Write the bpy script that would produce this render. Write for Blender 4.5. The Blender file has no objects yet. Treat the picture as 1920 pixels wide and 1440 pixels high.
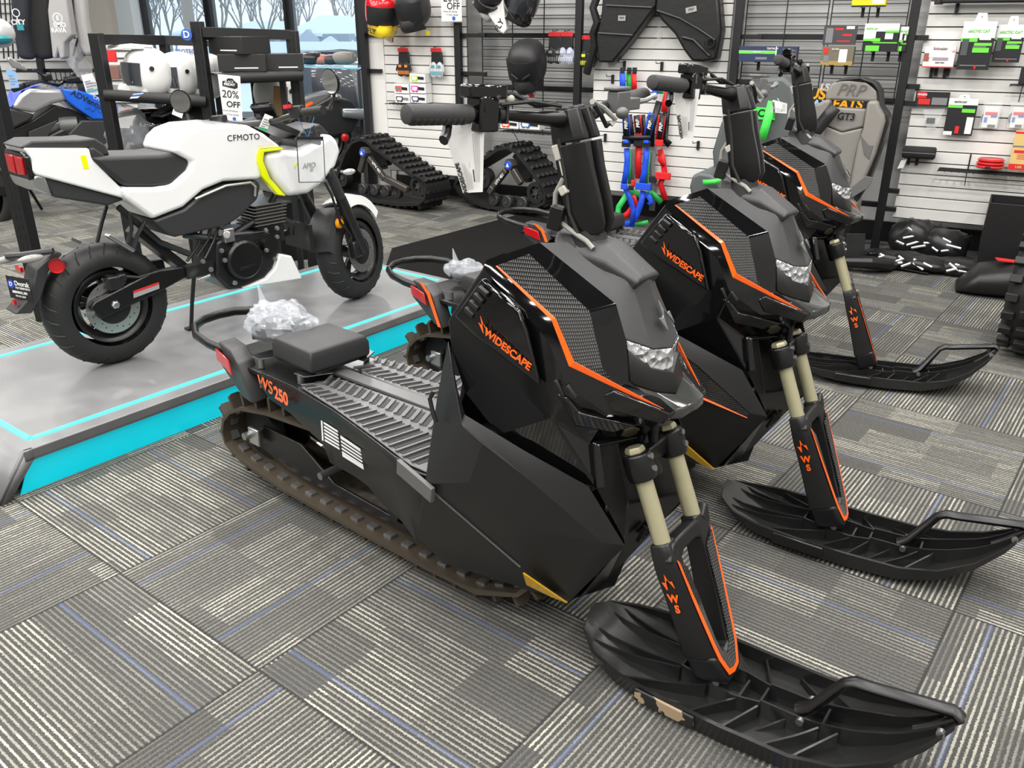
import bpy, bmesh, math, random
from mathutils import Vector as V, Matrix, Euler
from math import sin, cos, pi, radians as R
random.seed(7)
scn = bpy.context.scene
COL = scn.collection

# ------------------------------------------------------------------ camera
F_PX, HY, CAM_H = 1577.0, 50.0, 1.42
PITCH = math.atan((720 - HY) / F_PX)
cam = bpy.data.cameras.new('camera'); co = bpy.data.objects.new('camera', cam); COL.objects.link(co)
co.location = (0, 0, CAM_H); co.rotation_euler = (pi / 2 - PITCH, 0, 0)
cam.sensor_width = 36; cam.lens = F_PX / 1920 * 36; cam.clip_end = 400; cam.clip_start = .05
scn.camera = co

def ray(u, v):
    x = (u - 960) / F_PX; y = (720 - v) / F_PX
    return V((x, cos(PITCH) + y * sin(PITCH), -sin(PITCH) + y * cos(PITCH)))

def G(u, v, z=0.0):
    "world point at height z seen at photo position (u, v)"
    d = ray(u, v); t = (CAM_H - z) / -d.z
    return V((0, 0, CAM_H)) + d * t

class Frame:
    "a thing's own axes: x forward, y left, z up"
    def __init__(s, o, deg):
        s.o = V((o[0], o[1], o[2] if len(o) > 2 else 0)); s.a = R(deg)
        s.d = V((cos(s.a), sin(s.a), 0)); s.l = V((-sin(s.a), cos(s.a), 0))
    def q(s, u, v, y):
        r = ray(u, v); c = V((0, 0, CAM_H)) - s.o
        t = (y - c.dot(s.l)) / r.dot(s.l); p = c + r * t
        return V((p.dot(s.d), y, p.z))
    def loc(s, w):
        w = w - s.o
        return V((w.dot(s.d), w.dot(s.l), w.z))
    def w(s, x, y, z):
        return s.o + s.d * x + s.l * y + V((0, 0, z))

# --------------------------------------------------------------- materials
MATS = {}
def mat(name, col=(.5, .5, .5), rough=.5, metal=0., coat=0., emit=0., alpha=1., trans=0., bump=0., bscale=200., spec=.5, sheen=0.):
    if name in MATS: return MATS[name]
    m = bpy.data.materials.new(name); m.use_nodes = True; nt = m.node_tree
    b = nt.nodes['Principled BSDF']
    b.inputs['Base Color'].default_value = (*col, 1)
    b.inputs['Roughness'].default_value = rough; b.inputs['Metallic'].default_value = metal
    b.inputs['Coat Weight'].default_value = coat; b.inputs['Coat Roughness'].default_value = .03
    b.inputs['Specular IOR Level'].default_value = spec
    if emit:
        b.inputs['Emission Color'].default_value = (*col, 1); b.inputs['Emission Strength'].default_value = emit
    b.inputs['Alpha'].default_value = alpha
    b.inputs['Transmission Weight'].default_value = trans
    if sheen: b.inputs['Sheen Weight'].default_value = sheen
    tc = nt.nodes.new('ShaderNodeTexCoord')
    nz = nt.nodes.new('ShaderNodeTexNoise'); nz.inputs['Scale'].default_value = bscale if bump else 14
    nt.links.new(tc.outputs['Object'], nz.inputs['Vector'])
    if bump:
        bp = nt.nodes.new('ShaderNodeBump'); bp.inputs['Strength'].default_value = bump; bp.inputs['Distance'].default_value = .002
        nt.links.new(nz.outputs['Fac'], bp.inputs['Height']); nt.links.new(bp.outputs['Normal'], b.inputs['Normal'])
    elif not emit and not trans:
        mr = nt.nodes.new('ShaderNodeMapRange')
        mr.inputs['To Min'].default_value = max(0., rough - .04); mr.inputs['To Max'].default_value = rough + .05
        nt.links.new(nz.outputs['Fac'], mr.inputs['Value']); nt.links.new(mr.outputs['Result'], b.inputs['Roughness'])
    MATS[name] = m
    return m

gloss = mat('gloss_black', (.003, .003, .0035), .06, coat=.3)
matte = mat('matte_black', (.009, .009, .0095), .40, bump=.12, bscale=900)
satin = mat('satin_black', (.006, .006, .0065), .30)
hoodm = mat('textured_charcoal', (.038, .038, .039), .36, bump=.35, bscale=700)
rubber = mat('rubber', (.008, .008, .008), .6, bump=.2, bscale=300)
tyrem = mat('tyre_rubber', (.012, .012, .012), .55)
grey_rub = mat('grey_rubber', (.034, .034, .034), .65, bump=.3, bscale=500)
orange = mat('orange_trim', (1, .13, .008), .3, coat=.3)
white_ink = mat('white_ink', (.8, .8, .8), .5)
black_ink = mat('black_ink', (.01, .01, .01), .5)
cream = mat('cream_anodised', (.42, .39, .25), .3, metal=.25, coat=.3)
chrome = mat('chrome', (.8, .8, .8), .12, metal=1)
alu = mat('aluminium', (.5, .5, .5), .3, metal=.9)
steel = mat('steel', (.35, .35, .35), .35, metal=.9)
dkmetal = mat('dark_metal', (.04, .04, .042), .35, metal=.4)
red_lens = mat('red_lens', (.45, .005, .008), .15, coat=.6)
amber = mat('amber_reflector', (.75, .42, .01), .3, coat=.5)
lens = mat('clear_lens', (.85, .87, .9), .08, metal=.55, coat=.8)
paper = mat('paper_white', (.78, .78, .76), .6)
muddy = mat('muddy_rubber', (.055, .042, .028), .6, bump=.4, bscale=90)

# ------------------------------------------------------------ mesh builder
class B:
    def __init__(s): s.v = []; s.f = []
    def add(s, vs, fs):
        n = len(s.v); s.v += [V(p) for p in vs]; s.f += [tuple(i + n for i in f) for f in fs]; return s
    def face(s, *pts): return s.add(pts, [tuple(range(len(pts)))])
    def box(s, c, d, rot=None):
        c = V(c); h = V(d) / 2; vs = []
        for i in range(8):
            p = V(((i & 1) * 2 - 1, (i >> 1 & 1) * 2 - 1, (i >> 2 & 1) * 2 - 1)); p = V((p.x * h.x, p.y * h.y, p.z * h.z))
            if rot is not None: p = rot @ p
            vs.append(c + p)
        return s.add(vs, [(0, 2, 3, 1), (4, 5, 7, 6), (0, 1, 5, 4), (2, 6, 7, 3), (0, 4, 6, 2), (1, 3, 7, 5)])
    def prism(s, pts, ext):
        "polygon pts swept along ext"
        pts = [V(p) for p in pts]; e = V(ext); n = len(pts)
        fs = [tuple(range(n))[::-1], tuple(range(n, 2 * n))]
        fs += [(i, (i + 1) % n, n + (i + 1) % n, n + i) for i in range(n)]
        return s.add(pts + [p + e for p in pts], fs)
    def slab(s, pts, y0, y1):
        "side outline [(x,z)] between y0 and y1"
        return s.prism([(p[0], y0, p[1]) for p in pts], (0, y1 - y0, 0))
    def bar(s, a, b, w, h=None, up=(0, 0, 1)):
        a, b = V(a), V(b); d = (b - a); L = d.length; d.normalize(); up = V(up)
        side = d.cross(up)
        if side.length < 1e-4: side = d.cross(V((0, 1, 0)))
        side.normalize(); u = side.cross(d); h = h or w
        m = Matrix((d, side, u)).transposed()
        return s.box((a + b) / 2, (L, w, h), m)
    def tube(s, pts, r, n=10, closed=False, caps=True, flat=None):
        pts = [V(p) for p in pts]; m = len(pts); rs = r if isinstance(r, (list, tuple)) else [r] * m
        ups = None; rings = []
        for i, p in enumerate(pts):
            if closed: t = pts[(i + 1) % m] - pts[i - 1]
            else: t = pts[min(i + 1, m - 1)] - pts[max(i - 1, 0)]
            t.normalize()
            if ups is None:
                ups = V((0, 0, 1)) if abs(t.z) < .9 else V((1, 0, 0))
            side = t.cross(ups).normalized(); up2 = side.cross(t).normalized(); ups = up2
            rings.append([p + (side * cos(2 * pi * k / n) + up2 * sin(2 * pi * k / n) * (flat or 1)) * rs[i] for k in range(n)])
        s.loft(rings, caps=caps and not closed, closed=closed); return s
    def loft(s, rings, caps=True, closed=False):
        m = len(rings); n = len(rings[0]); vs = [p for r_ in rings for p in r_]; fs = []
        for i in range(m if closed else m - 1):
            j = (i + 1) % m
            for k in range(n): fs.append((i * n + k, i * n + (k + 1) % n, j * n + (k + 1) % n, j * n + k))
        if caps: fs += [tuple(range(n))[::-1], tuple(range((m - 1) * n, m * n))]
        return s.add(vs, fs)
    def cyl(s, a, b, r, n=20, r2=None): return s.tube([a, b], [r, r if r2 is None else r2], n)
    def lathe(s, prof, c, axis, n=32, caps=False):
        "prof [(r, h)] about axis through c"
        axis = V(axis).normalized(); a = axis.cross(V((0, 0, 1)));
        if a.length < 1e-3: a = V((1, 0, 0))
        a.normalize(); b = axis.cross(a); c = V(c)
        rings = [[c + axis * h + (a * cos(2 * pi * k / n) + b * sin(2 * pi * k / n)) * r for k in range(n)] for r, h in prof]
        return s.loft(rings, caps=caps)
    def ell(s, c, r, n=20, m=12, rot=None, cut=-1.):
        c = V(c); rings = []
        for i in range(m + 1):
            t = -pi / 2 + pi * i / m
            ring = []
            for k in range(n):
                p = V((r[0] * cos(t) * cos(2 * pi * k / n), r[1] * cos(t) * sin(2 * pi * k / n), r[2] * max(sin(t), cut)))
                ring.append(c + (rot @ p if rot is not None else p))
            rings.append(ring)
        return s.loft(rings, caps=True)
    def sect(s, st, n=20, e=.7):
        "stations (x, y, z, half width, half height): superellipse sections along x"
        rings = []
        for x, y, z, hw, hh in st:
            ring = []
            for k in range(n):
                t = 2 * pi * k / n; ct, sn = cos(t), sin(t)
                ring.append(V((x, y + hw * math.copysign(abs(ct) ** e, ct), z + hh * math.copysign(abs(sn) ** e, sn))))
            rings.append(ring)
        return s.loft(rings)
    def mirror(s):
        n = len(s.v); s.v += [V((p.x, -p.y, p.z)) for p in s.v]; s.f += [tuple(i + n for i in f[::-1]) for f in s.f]; return s
    def build2(s, name, m, parent=None, **k):
        "this mesh and its mirror twin as two parts"
        c = B(); c.v = [V((p.x, -p.y, p.z)) for p in s.v]; c.f = [f[::-1] for f in s.f]
        o = s.build(name, m, parent, **k); o2 = c.build(name, m, parent, **k); return o, o2
    def build_each(s, name, m, parent=None, **k):
        "every loose piece as an object of its own"
        par = list(range(len(s.v)))
        def find(i):
            while par[i] != i: par[i] = par[par[i]]; i = par[i]
            return i
        for f in s.f:
            r = find(f[0])
            for i in f[1:]: par[find(i)] = r
        comp = {}
        for f in s.f: comp.setdefault(find(f[0]), []).append(f)
        out = []
        for fs in comp.values():
            ids = sorted({i for f in fs for i in f}); mp = {j: n for n, j in enumerate(ids)}; c = B(); c.v = [s.v[j].copy() for j in ids]; c.f = [tuple(mp[i] for i in f) for f in fs]
            out.append(c.build(name, m, parent, **k))
        return out
    def xf(s, m): s.v = [m @ p for p in s.v]; return s
    def build(s, name, m, parent=None, bevel=0, seg=2, smooth=.6, solid=0, sub=0, label=None, offset=-1):
        me = bpy.data.meshes.new(name); me.from_pydata([tuple(p) for p in s.v], [], s.f)
        bm = bmesh.new(); bm.from_mesh(me)
        if not solid or True:
            bmesh.ops.remove_doubles(bm, verts=bm.verts, dist=1e-5)
            bmesh.ops.recalc_face_normals(bm, faces=bm.faces)
        bm.to_mesh(me); bm.free()
        me.materials.append(m)
        if smooth:
            me.shade_smooth(); me.set_sharp_from_angle(angle=smooth)
        o = bpy.data.objects.new(name, me); COL.objects.link(o)
        if parent: o.parent = parent
        if solid:
            k = o.modifiers.new('solid', 'SOLIDIFY'); k.thickness = solid; k.offset = offset
        if sub:
            k = o.modifiers.new('sub', 'SUBSURF'); k.levels = k.render_levels = sub
        if bevel:
            k = o.modifiers.new('bevel', 'BEVEL'); k.width = bevel; k.segments = seg; k.limit_method = 'ANGLE'; k.angle_limit = R(30); k.use_clamp_overlap = True
        if label: o['label'] = label
        return o

def tag(o, label, cat, group=None):
    o['label'] = label; o['category'] = cat
    if group: o['group'] = group
    return o
def thing(name, label, cat, loc=(0, 0, 0), rotz=0, group=None):
    o = bpy.data.objects.new(name, None); COL.objects.link(o); o.empty_display_size = .1
    o.location = loc; o.rotation_euler = (0, 0, rotz)
    return tag(o, label, cat, group)
def copy_tree(o, parent=None):
    c = o.copy(); COL.objects.link(c); c.parent = parent
    for ch in list(o.children): copy_tree(ch, c)
    return c
def struct(b, name, m, **k):
    o = b.build(name, m, **k); o['kind'] = 'structure'; return o

TXT = {}
def text(body, size, m, parent, mtx, name='lettering', extrude=.0006, bold=0., align='CENTER', shear=0., space=1.):
    cu = bpy.data.curves.new(name, 'FONT'); cu.body = body; cu.size = size; cu.extrude = extrude
    cu.offset = bold; cu.align_x = align; cu.align_y = 'CENTER'; cu.shear = shear; cu.space_character = space
    cu.materials.append(m)
    key = (body, size, extrude, bold, align, shear, space, m.name)
    if key not in TXT:
        tmp = bpy.data.objects.new('tmp', cu); COL.objects.link(tmp)
        dg = bpy.context.evaluated_depsgraph_get(); me = bpy.data.meshes.new_from_object(tmp.evaluated_get(dg)); me.name = name
        bpy.data.objects.remove(tmp); TXT[key] = me
    o = bpy.data.objects.new(name, TXT[key]); COL.objects.link(o); o.parent = parent; o.matrix_local = mtx
    return o
def basis(o, x, y):
    "matrix with origin o, x axis along x, y axis near y"
    x = V(x).normalized(); z = x.cross(V(y)).normalized(); y = z.cross(x)
    m = Matrix((x, y, z)).transposed().to_4x4(); m.translation = V(o); return m

# node helpers
def nmath(nt, op, a, b=None, c=None):
    n = nt.nodes.new('ShaderNodeMath'); n.operation = op
    for i, x in enumerate((a, b, c)):
        if x is None: continue
        if isinstance(x, (int, float)): n.inputs[i].default_value = x
        else: nt.links.new(x, n.inputs[i])
    return n.outputs[0]
def nhash(nt, a, b=0, c=0):
    cb = nt.nodes.new('ShaderNodeCombineXYZ')
    for i, x in enumerate((a, b, c)):
        if isinstance(x, (int, float)): cb.inputs[i].default_value = x
        else: nt.links.new(x, cb.inputs[i])
    w = nt.nodes.new('ShaderNodeTexWhiteNoise'); w.noise_dimensions = '3D'; nt.links.new(cb.outputs[0], w.inputs['Vector'])
    return w.outputs['Value']
def nmix(nt, f, a, b):
    n = nt.nodes.new('ShaderNodeMix'); n.data_type = 'RGBA'
    if isinstance(f, (int, float)): n.inputs[0].default_value = f
    else: nt.links.new(f, n.inputs[0])
    for i, x in ((6, a), (7, b)):
        if isinstance(x, tuple): n.inputs[i].default_value = (*x, 1)
        else: nt.links.new(x, n.inputs[i])
    return n.outputs[2]

# triangular mesh decal used on cowl and fork
def pattern_mat():
    m = mat('triangle_mesh_decal', (.01, .01, .01), .12, coat=.5); nt = m.node_tree; b = nt.nodes['Principled BSDF']
    tc = nt.nodes.new('ShaderNodeTexCoord'); sx = nt.nodes.new('ShaderNodeSeparateXYZ'); nt.links.new(tc.outputs['Object'], sx.inputs[0])
    X = nmath(nt, 'MULTIPLY', nmath(nt, 'ADD', sx.outputs['X'], nmath(nt, 'MULTIPLY', sx.outputs['Y'], .8)), 170.)
    Z = nmath(nt, 'MULTIPLY', sx.outputs['Z'], 150.)
    row = nmath(nt, 'FLOOR', Z); fz = nmath(nt, 'SUBTRACT', Z, row)
    fx = nmath(nt, 'FRACT', nmath(nt, 'ADD', X, nmath(nt, 'MULTIPLY', row, .5)))
    t = nmath(nt, 'MULTIPLY', nmath(nt, 'ABSOLUTE', nmath(nt, 'SUBTRACT', fx, .5)), 2.)
    k = nmath(nt, 'GREATER_THAN', t, nmath(nt, 'ADD', nmath(nt, 'MULTIPLY', fz, .85), .15))
    k2 = nmath(nt, 'MULTIPLY', k, nmath(nt, 'LESS_THAN', fz, .8))
    nt.links.new(nmix(nt, k2, (.008, .008, .008), (.085, .085, .083)), b.inputs['Base Color'])
    return m
pattern = pattern_mat()
# ------------------------------------------------------------------- room
def carpet_mat():
    m = bpy.data.materials.new('carpet_tiles'); m.use_nodes = True; nt = m.node_tree; b = nt.nodes['Principled BSDF']
    b.inputs['Roughness'].default_value = .95; b.inputs['Specular IOR Level'].default_value = .1
    ge = nt.nodes.new('ShaderNodeTexCoord'); sp = nt.nodes.new('ShaderNodeSeparateXYZ'); nt.links.new(ge.outputs['Object'], sp.inputs[0])
    T = .632; a = R(-37.9); c, s = cos(a) / T, sin(a) / T
    ox, oy = 1.106, -1.976
    x = nmath(nt, 'ADD', sp.outputs['X'], ox); y = nmath(nt, 'ADD', sp.outputs['Y'], oy)
    M = lambda op, p, q=None, r=None: nmath(nt, op, p, q, r)
    u = M('ADD', M('MULTIPLY', x, c), M('MULTIPLY', y, s)); v = M('ADD', M('MULTIPLY', x, -s), M('MULTIPLY', y, c))
    iu, iv = M('FLOOR', u), M('FLOOR', v); fu, fv = M('FRACT', u), M('FRACT', v)
    par = M('FLOORED_MODULO', M('ADD', iu, iv), 2.)
    inv = M('SUBTRACT', 1., par)
    A = M('ADD', M('MULTIPLY', fu, inv), M('MULTIPLY', fv, par))      # across the lines
    L = M('ADD', M('MULTIPLY', fv, inv), M('MULTIPLY', fu, par))      # along the lines
    N = 46.
    al = M('MULTIPLY', A, N); lid = M('FLOOR', al); st = M('FRACT', al)
    tid = M('ADD', M('MULTIPLY', iu, 17.3), iv)
    nz = nt.nodes.new('ShaderNodeTexNoise'); nz.inputs['Scale'].default_value = 210; nz.inputs['Detail'].default_value = 3; nz.inputs['Roughness'].default_value = .75
    nt.links.new(ge.outputs['Object'], nz.inputs['Vector'])
    wob = M('MULTIPLY', M('SUBTRACT', nz.outputs['Fac'], .5), .9)
    stw = M('ADD', st, wob)
    line = M('MULTIPLY', M('GREATER_THAN', stw, .30), M('LESS_THAN', stw, .68))
    # bands across and segments along give the patchwork
    h0 = nhash(nt, tid, 3.1)
    band = M('FLOOR', M('ADD', M('MULTIPLY', A, 4.6), M('MULTIPLY', h0, .9)))
    hb = nhash(nt, tid, band, 9.)
    seg = M('FLOOR', M('ADD', M('MULTIPLY', L, M('ADD', 1.8, M('MULTIPLY', hb, 2.4))), hb))
    h1 = nhash(nt, tid, band, seg)
    sub = M('FLOOR', M('ADD', M('MULTIPLY', L, 4.), nhash(nt, lid, tid, 5.)))
    h2 = nhash(nt, lid, sub, tid)
    amp = M('MULTIPLY', M('POWER', h1, 1.1), M('ADD', .35, M('MULTIPLY', h2, .8))); amp = M('MULTIPLY', amp, M('ADD', .55, M('MULTIPLY', nz.outputs['Fac'], .9)))
    amp = M('ADD', amp, .12)
    k = M('MINIMUM', M('MULTIPLY', line, amp), 1.)
    fl = M('GREATER_THAN', nz.outputs['Fac'], .64)
    base = nmix(nt, nz.outputs['Fac'], (.006, .0065, .007), (.12, .117, .112))
    base = nmix(nt, M('MULTIPLY', fl, .55), base, (.24, .235, .215))
    hb2 = nhash(nt, M('ADD', band, 7.), tid, seg)
    base = nmix(nt, M('MULTIPLY', hb2, .35), base, (.085, .085, .083))
    colr = nmix(nt, k, base, (.43, .415, .345))
    blue = M('MAXIMUM', M('COMPARE', lid, 6., .5), M('COMPARE', lid, 33., .5))
    blue = M('MULTIPLY', blue, M('GREATER_THAN', st, .15))
    fleck = M('ADD', .15, M('MULTIPLY', nz.outputs['Fac'], .6))
    colr = nmix(nt, M('MULTIPLY', blue, fleck), colr, (.09, .12, .22))
    # seams
    edge = M('MINIMUM', M('MINIMUM', fu, M('SUBTRACT', 1., fu)), M('MINIMUM', fv, M('SUBTRACT', 1., fv)))
    colr = nmix(nt, M('MULTIPLY', M('LESS_THAN', edge, .006), .6), colr, (.02, .02, .02))
    nt.links.new(colr, b.inputs['Base Color'])
    bp = nt.nodes.new('ShaderNodeBump'); bp.inputs['Strength'].default_value = .5; bp.inputs['Distance'].default_value = .003
    nt.links.new(M('ADD', M('MULTIPLY', line, .5), nz.outputs['Fac']), bp.inputs['Height']); nt.links.new(bp.outputs['Normal'], b.inputs['Normal'])
    return m
struct(B().face((-16, -4, 0), (12, -4, 0), (12, 16, 0), (-16, 16, 0)), 'floor', carpet_mat(), smooth=0)
ceilm = mat('ceiling_paint', (.12, .12, .12), .8)
struct(B().face((-16, -4, 3.9), (12, -4, 3.9), (12, 16, 3.9), (-16, 16, 3.9)), 'ceiling', ceilm, smooth=0)
wallpaint = mat('grey_wall_paint', (.30, .295, .285), .7)
struct(B().face((-16, -4, 0), (12, -4, 0), (12, -4, 3.9), (-16, -4, 3.9)), 'wall_rear', wallpaint, smooth=0)

struct(B().face((-9.5, -4, 0), (-9.5, 16, 0), (-9.5, 16, 3.9), (-9.5, -4, 3.9)), 'wall_left', wallpaint, smooth=0)

def area(loc, sx, sy, power, rot=(0, 0, 0), col=(1, .98, .95), name='ceiling_and_fill_light'):
    l = bpy.data.lights.new(name, 'AREA'); l.shape = 'RECTANGLE'; l.size = sx; l.size_y = sy; l.energy = power; l.color = col
    o = bpy.data.objects.new(name, l); COL.objects.link(o); o.location = loc; o.rotation_euler = rot; return o
for a_ in range(-5, 6):
    for b_ in range(-3, 9):
        x = a_ * 1.55 * cos(R(-29)) - b_ * 1.35 * sin(R(-29)) - .6; y = a_ * 1.55 * sin(R(-29)) + b_ * 1.35 * cos(R(-29)) + 1.0
        if -8 < x < 5.2 and -3.2 < y < 11.5 and (y < 5.4 - .55 * x): area((x, y, 3.85), .55, .16, 34 if (a_ + b_) % 2 else 24, rot=(0, 0, R(-29)))

w = bpy.data.worlds.new('world'); scn.world = w; w.use_nodes = True
bg = w.node_tree.nodes['Background']; bg.inputs[0].default_value = (.62, .78, .95, 1); bg.inputs[1].default_value = 1.6
scn.view_settings.view_transform = 'Standard'; scn.view_settings.look = 'None'
scn.view_settings.exposure = 0; scn.view_settings.gamma = 1; scn.view_settings.use_curve_mapping = False
# -------------------------------------------------------------- snow bikes
S1 = Frame((.549, 1.459), -39.7)
def pts(lst, fr=S1): return [fr.q(*p) for p in lst]
AX0 = V((-.20, 0, .33)); AXD = V((-.34, 0, 1)).normalized()
def steer_m(deg):
    return Matrix.Translation(AX0) @ Matrix.Rotation(R(deg), 4, AXD) @ Matrix.Translation(-AX0)

def emblem(b, c, x, y, s, t):
    "three-bladed arrow mark: x right, y up"
    x, y = V(x).normalized(), V(y).normalized(); n = x.cross(y) * t
    blades = [[(-.02, .62), (.10, .22), (.02, .08), (-.06, .02)], [(-.34, .02), (-.14, -.02), (-.02, .10), (-.04, -.5), (-.10, -.5)], [(.12, .20), (.26, .06), (.42, .12), (.50, -.38)]]
    for bl in blades: b.prism([V(c) + x * p[0] * s + y * p[1] * s for p in bl], n)
    return b

def make_sled(label, steer, trim, bars=None, tagpaper=True):
    t = thing('snow_bike', label, 'snow bike')
    q = S1.q
    Y = V((0, 1, 0))
    # ---- track belt
    side = [(-1.36, .335), (-1.6, .318), (-1.74, .292), (-1.81, .258), (-1.855, .215), (-1.875, .165), (-1.862, .118), (-1.78, .08), (-1.56, .05), (-1.18, .044), (-.9, .044), (-.72, .05), (-.58, .11), (-.50, .2), (-.50, .3), (-.6, .37), (-.8, .36), (-1.1, .345)]
    n = len(side); W = .14; b = B(); vs = []; th = .012
    nrm = []
    for i in range(n):
        a, c = side[i - 1], side[(i + 1) % n]; d = V((c[0] - a[0], 0, c[1] - a[1])).normalized(); nrm.append(V((-d.z, 0, d.x)))   # outward
    cx = V((-1.2, 0, .2))
    for i in range(n):
        p = V((side[i][0], 0, side[i][1]))
        if nrm[i].dot(p - cx) < 0: nrm[i] = -nrm[i]
    rings = []
    for i, (x, z) in enumerate(side):
        p = V((x, 0, z)); m = nrm[i] * -th
        rings.append([p + Y * W, p - Y * W, p - Y * W + m, p + Y * W + m])
    b.loft(rings, caps=False, closed=True)
    belt = b.build('track_belt', muddy, t, smooth=.9)
    # arc-length walk for lugs and clips
    def walk(step, off=0.):
        out = []; acc = off
        for i in range(n):
            a, c = V((side[i][0], 0, side[i][1])), V((side[(i + 1) % n][0], 0, side[(i + 1) % n][1])); L = (c - a).length
            while acc < L:
                k = acc / L; out.append((a.lerp(c, k), nrm[i].lerp(nrm[(i + 1) % n], k).normalized(), (c - a).normalized())); acc += step
            acc -= L
        return out
    for p, m, d in walk(.073):
        hgt = .050 if p.z > .2 else (.036 if p.z > .07 else .026)
        lug = B(); segs = 7
        prof = []
        for k in range(segs + 1):
            y = -.128 + .256 * k / segs
            prof += [(y, hgt * (1 if k % 2 else .86)), (y + .012, hgt * (.72 if k % 2 else 1))]
        prof = [(-.13, 0)] + prof + [(.14, 0)]
        lug.prism([p + Y * y + m * h for y, h in prof], d * .012)
        lug.build('lug', muddy, belt, smooth=0)
    cl = B()
    for p, m, d in walk(.073, .02):
        for y in (-.1, .1): cl.bar(p + Y * (y - .012) - m * .014, p + Y * (y + .012) - m * .014, .03, .012, up=m)
    cl.build_each('track_clip', alu, belt, smooth=0)
    # ---- suspension inside the belt
    for s in (-1, 1):
        r_ = B().tube([(-1.80, s * .06, .135), (-1.6, s * .06, .085), (-1.2, s * .06, .075), (-.8, s * .06, .08), (-.62, s * .06, .16)], .012, 4, flat=2.6)
        r_.build('slide_rail', muddy, t)
    wl = B().lathe([(0, -.02), (.09, -.018), (.095, 0), (.09, .018), (0, .02)], (-1.745, -.05, .17), Y, 28); wl.lathe([(0, -.02), (.09, -.018), (.095, 0), (.09, .018), (0, .02)], (-1.745, .05, .17), Y, 28)
    wl.build('idler_wheel', rubber, t)
    ax = B().box((-1.715, -.112, .185), (.055, .014, .06)).build2('axle_block', alu, t, bevel=.004)[0]
    B().cyl((-1.74, -.137, .185), (-1.74, .137, .185), .013, 12).build('axle_bolt', steel, ax)
    b = B(); b.slab([(-1.70, .22), (-1.5, .215), (-1.35, .13), (-.8, .10), (-.8, .085), (-1.5, .09), (-1.72, .13)], -.088, -.078); b.slab([(-1.70, .22), (-1.5, .215), (-1.35, .13), (-.8, .10), (-.8, .085), (-1.5, .09), (-1.72, .13)], .078, .088)
    b.build('suspension_arm', satin, t, bevel=.003)
    B().cyl((-1.36, -.13, .17), (-1.36, .13, .17), .012, 12).build('cross_shaft', steel, t)
    b = B().lathe([(.03, -.012), (.05, -.012), (.052, 0), (.05, .012), (.03, .012)], (-1.03, -.1, .16), Y, 20); b.cyl((-1.03, -.13, .16), (-1.03, .13, .16), .011, 12)
    b.build('bogie_wheel', satin, t)
    # ---- tunnel side plates and deck
    zt = .46
    up = [(-1.70, -.148), (-1.43, -.152), (-1.2, -.185), (-.98, -.235), (-.79, -.283)]
    low = [q(487, 722, -.16), q(505, 748, -.16), q(545, 776, -.165), q(585, 814, -.175), q(606, 833, -.18), q(619, 868, -.185), q(632, 875, -.185), q(664, 893, -.19), q(690, 912, -.195), q(717, 946, -.2), q(753, 978, -.205), q(780, 1014, -.21)]
    top = [V((x, y, zt)) for x, y in up]
    b = B(); m_ = len(low)
    tp = []
    for i, p in enumerate(low):
        x = max(-1.70, min(-.79, p.x)); 
        for k in range(4):
            if up[k][0] <= x <= up[k + 1][0]:
                f_ = (x - up[k][0]) / (up[k + 1][0] - up[k][0]); tp.append(V((x, up[k][1] + f_ * (up[k + 1][1] - up[k][1]), zt)))
                break
    for i in range(m_ - 1): b.face(low[i], low[i + 1], tp[i + 1], tp[i])
    b.face(tp[-1], low[-1], V((-.70, -.2, .2)), V((-.72, -.26, zt)))
    b.build2('tunnel_side_plate', satin, t, solid=.004, bevel=.001)
    deckp = [V((-1.73, -.13, zt)), *top, V((-.70, -.27, zt)), V((-.70, 0, zt))]
    b = B(); full = [p for p in deckp[:-1]] + [V((p.x, -p.y, p.z)) for p in deckp[:-1]][::-1]
    b.prism([p - V((0, 0, .018)) for p in full], (0, 0, .016)); b.build('deck', satin, t, bevel=.003)
    # footboard mats: raised panels and chevron ribs
    gm = mat('footboard_grey', (.10, .10, .10), .38, bump=.1, bscale=600)
    def inside(x): 
        for k in range(4):
            if up[k][0] <= x <= up[k + 1][0]: return -(up[k][1] + (x - up[k][0]) / (up[k + 1][0] - up[k][0]) * (up[k + 1][1] - up[k][1]))
        return .283
    for s in (-1, 1):
        b = B(); o1 = [(-1.38, .148), (-1.2, .178), (-.98, .228), (-.80, .272), (-.74, .272), (-.74, .03), (-1.0, .028), (-1.33, .035), (-1.38, .09)]
        b.prism([(x, s * y, zt - .001) for x, y in o1], (0, 0, .006)); mt = b.build('footboard_mat', gm, t, bevel=.003)
        rb = B(); dk = B()
        k = 0
        for i in range(19):
            x = -1.36 + i * .034
            yo = inside(min(x, -.8)) - .016; ym = .105 + .02 * max(0, (x + 1.2)) * 2
            if x > -.76: continue
            # outer slots slanting one way, inner the other
            if yo > ym + .02: rb.bar((x, s * (ym + .012), zt + .007), (x - .022, s * yo, zt + .007), .008, .008); dk.bar((x + .014, s * (ym + .014), zt + .0052), (x - .008, s * (yo - .004), zt + .0052), .012, .002)
            rb.bar((x + .018, s * (ym - .008), zt + .007), (x - .012, s * .042, zt + .007), .007, .007); dk.bar((x + .03, s * (ym - .01), zt + .0052), (x + .003, s * .046, zt + .0052), .010, .002)
        rb.build('grip_ribs', gm, mt, smooth=0); dk.build('rib_shadow_slots', black_ink, mt, smooth=0)
        B().bar((-.84, s * .275, zt - .012), (-.70, s * .30, zt - .03), .012, .04).build('side_sill', gm, mt, bevel=.002)
    B().bar((-1.4, 0, zt + .004), (-.7, 0, zt + .004), .045, .012).build('centre_strip', gm, t, bevel=.003)
    # decals on the near plate
    nx = V((1, -.12, 0)); 
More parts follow.
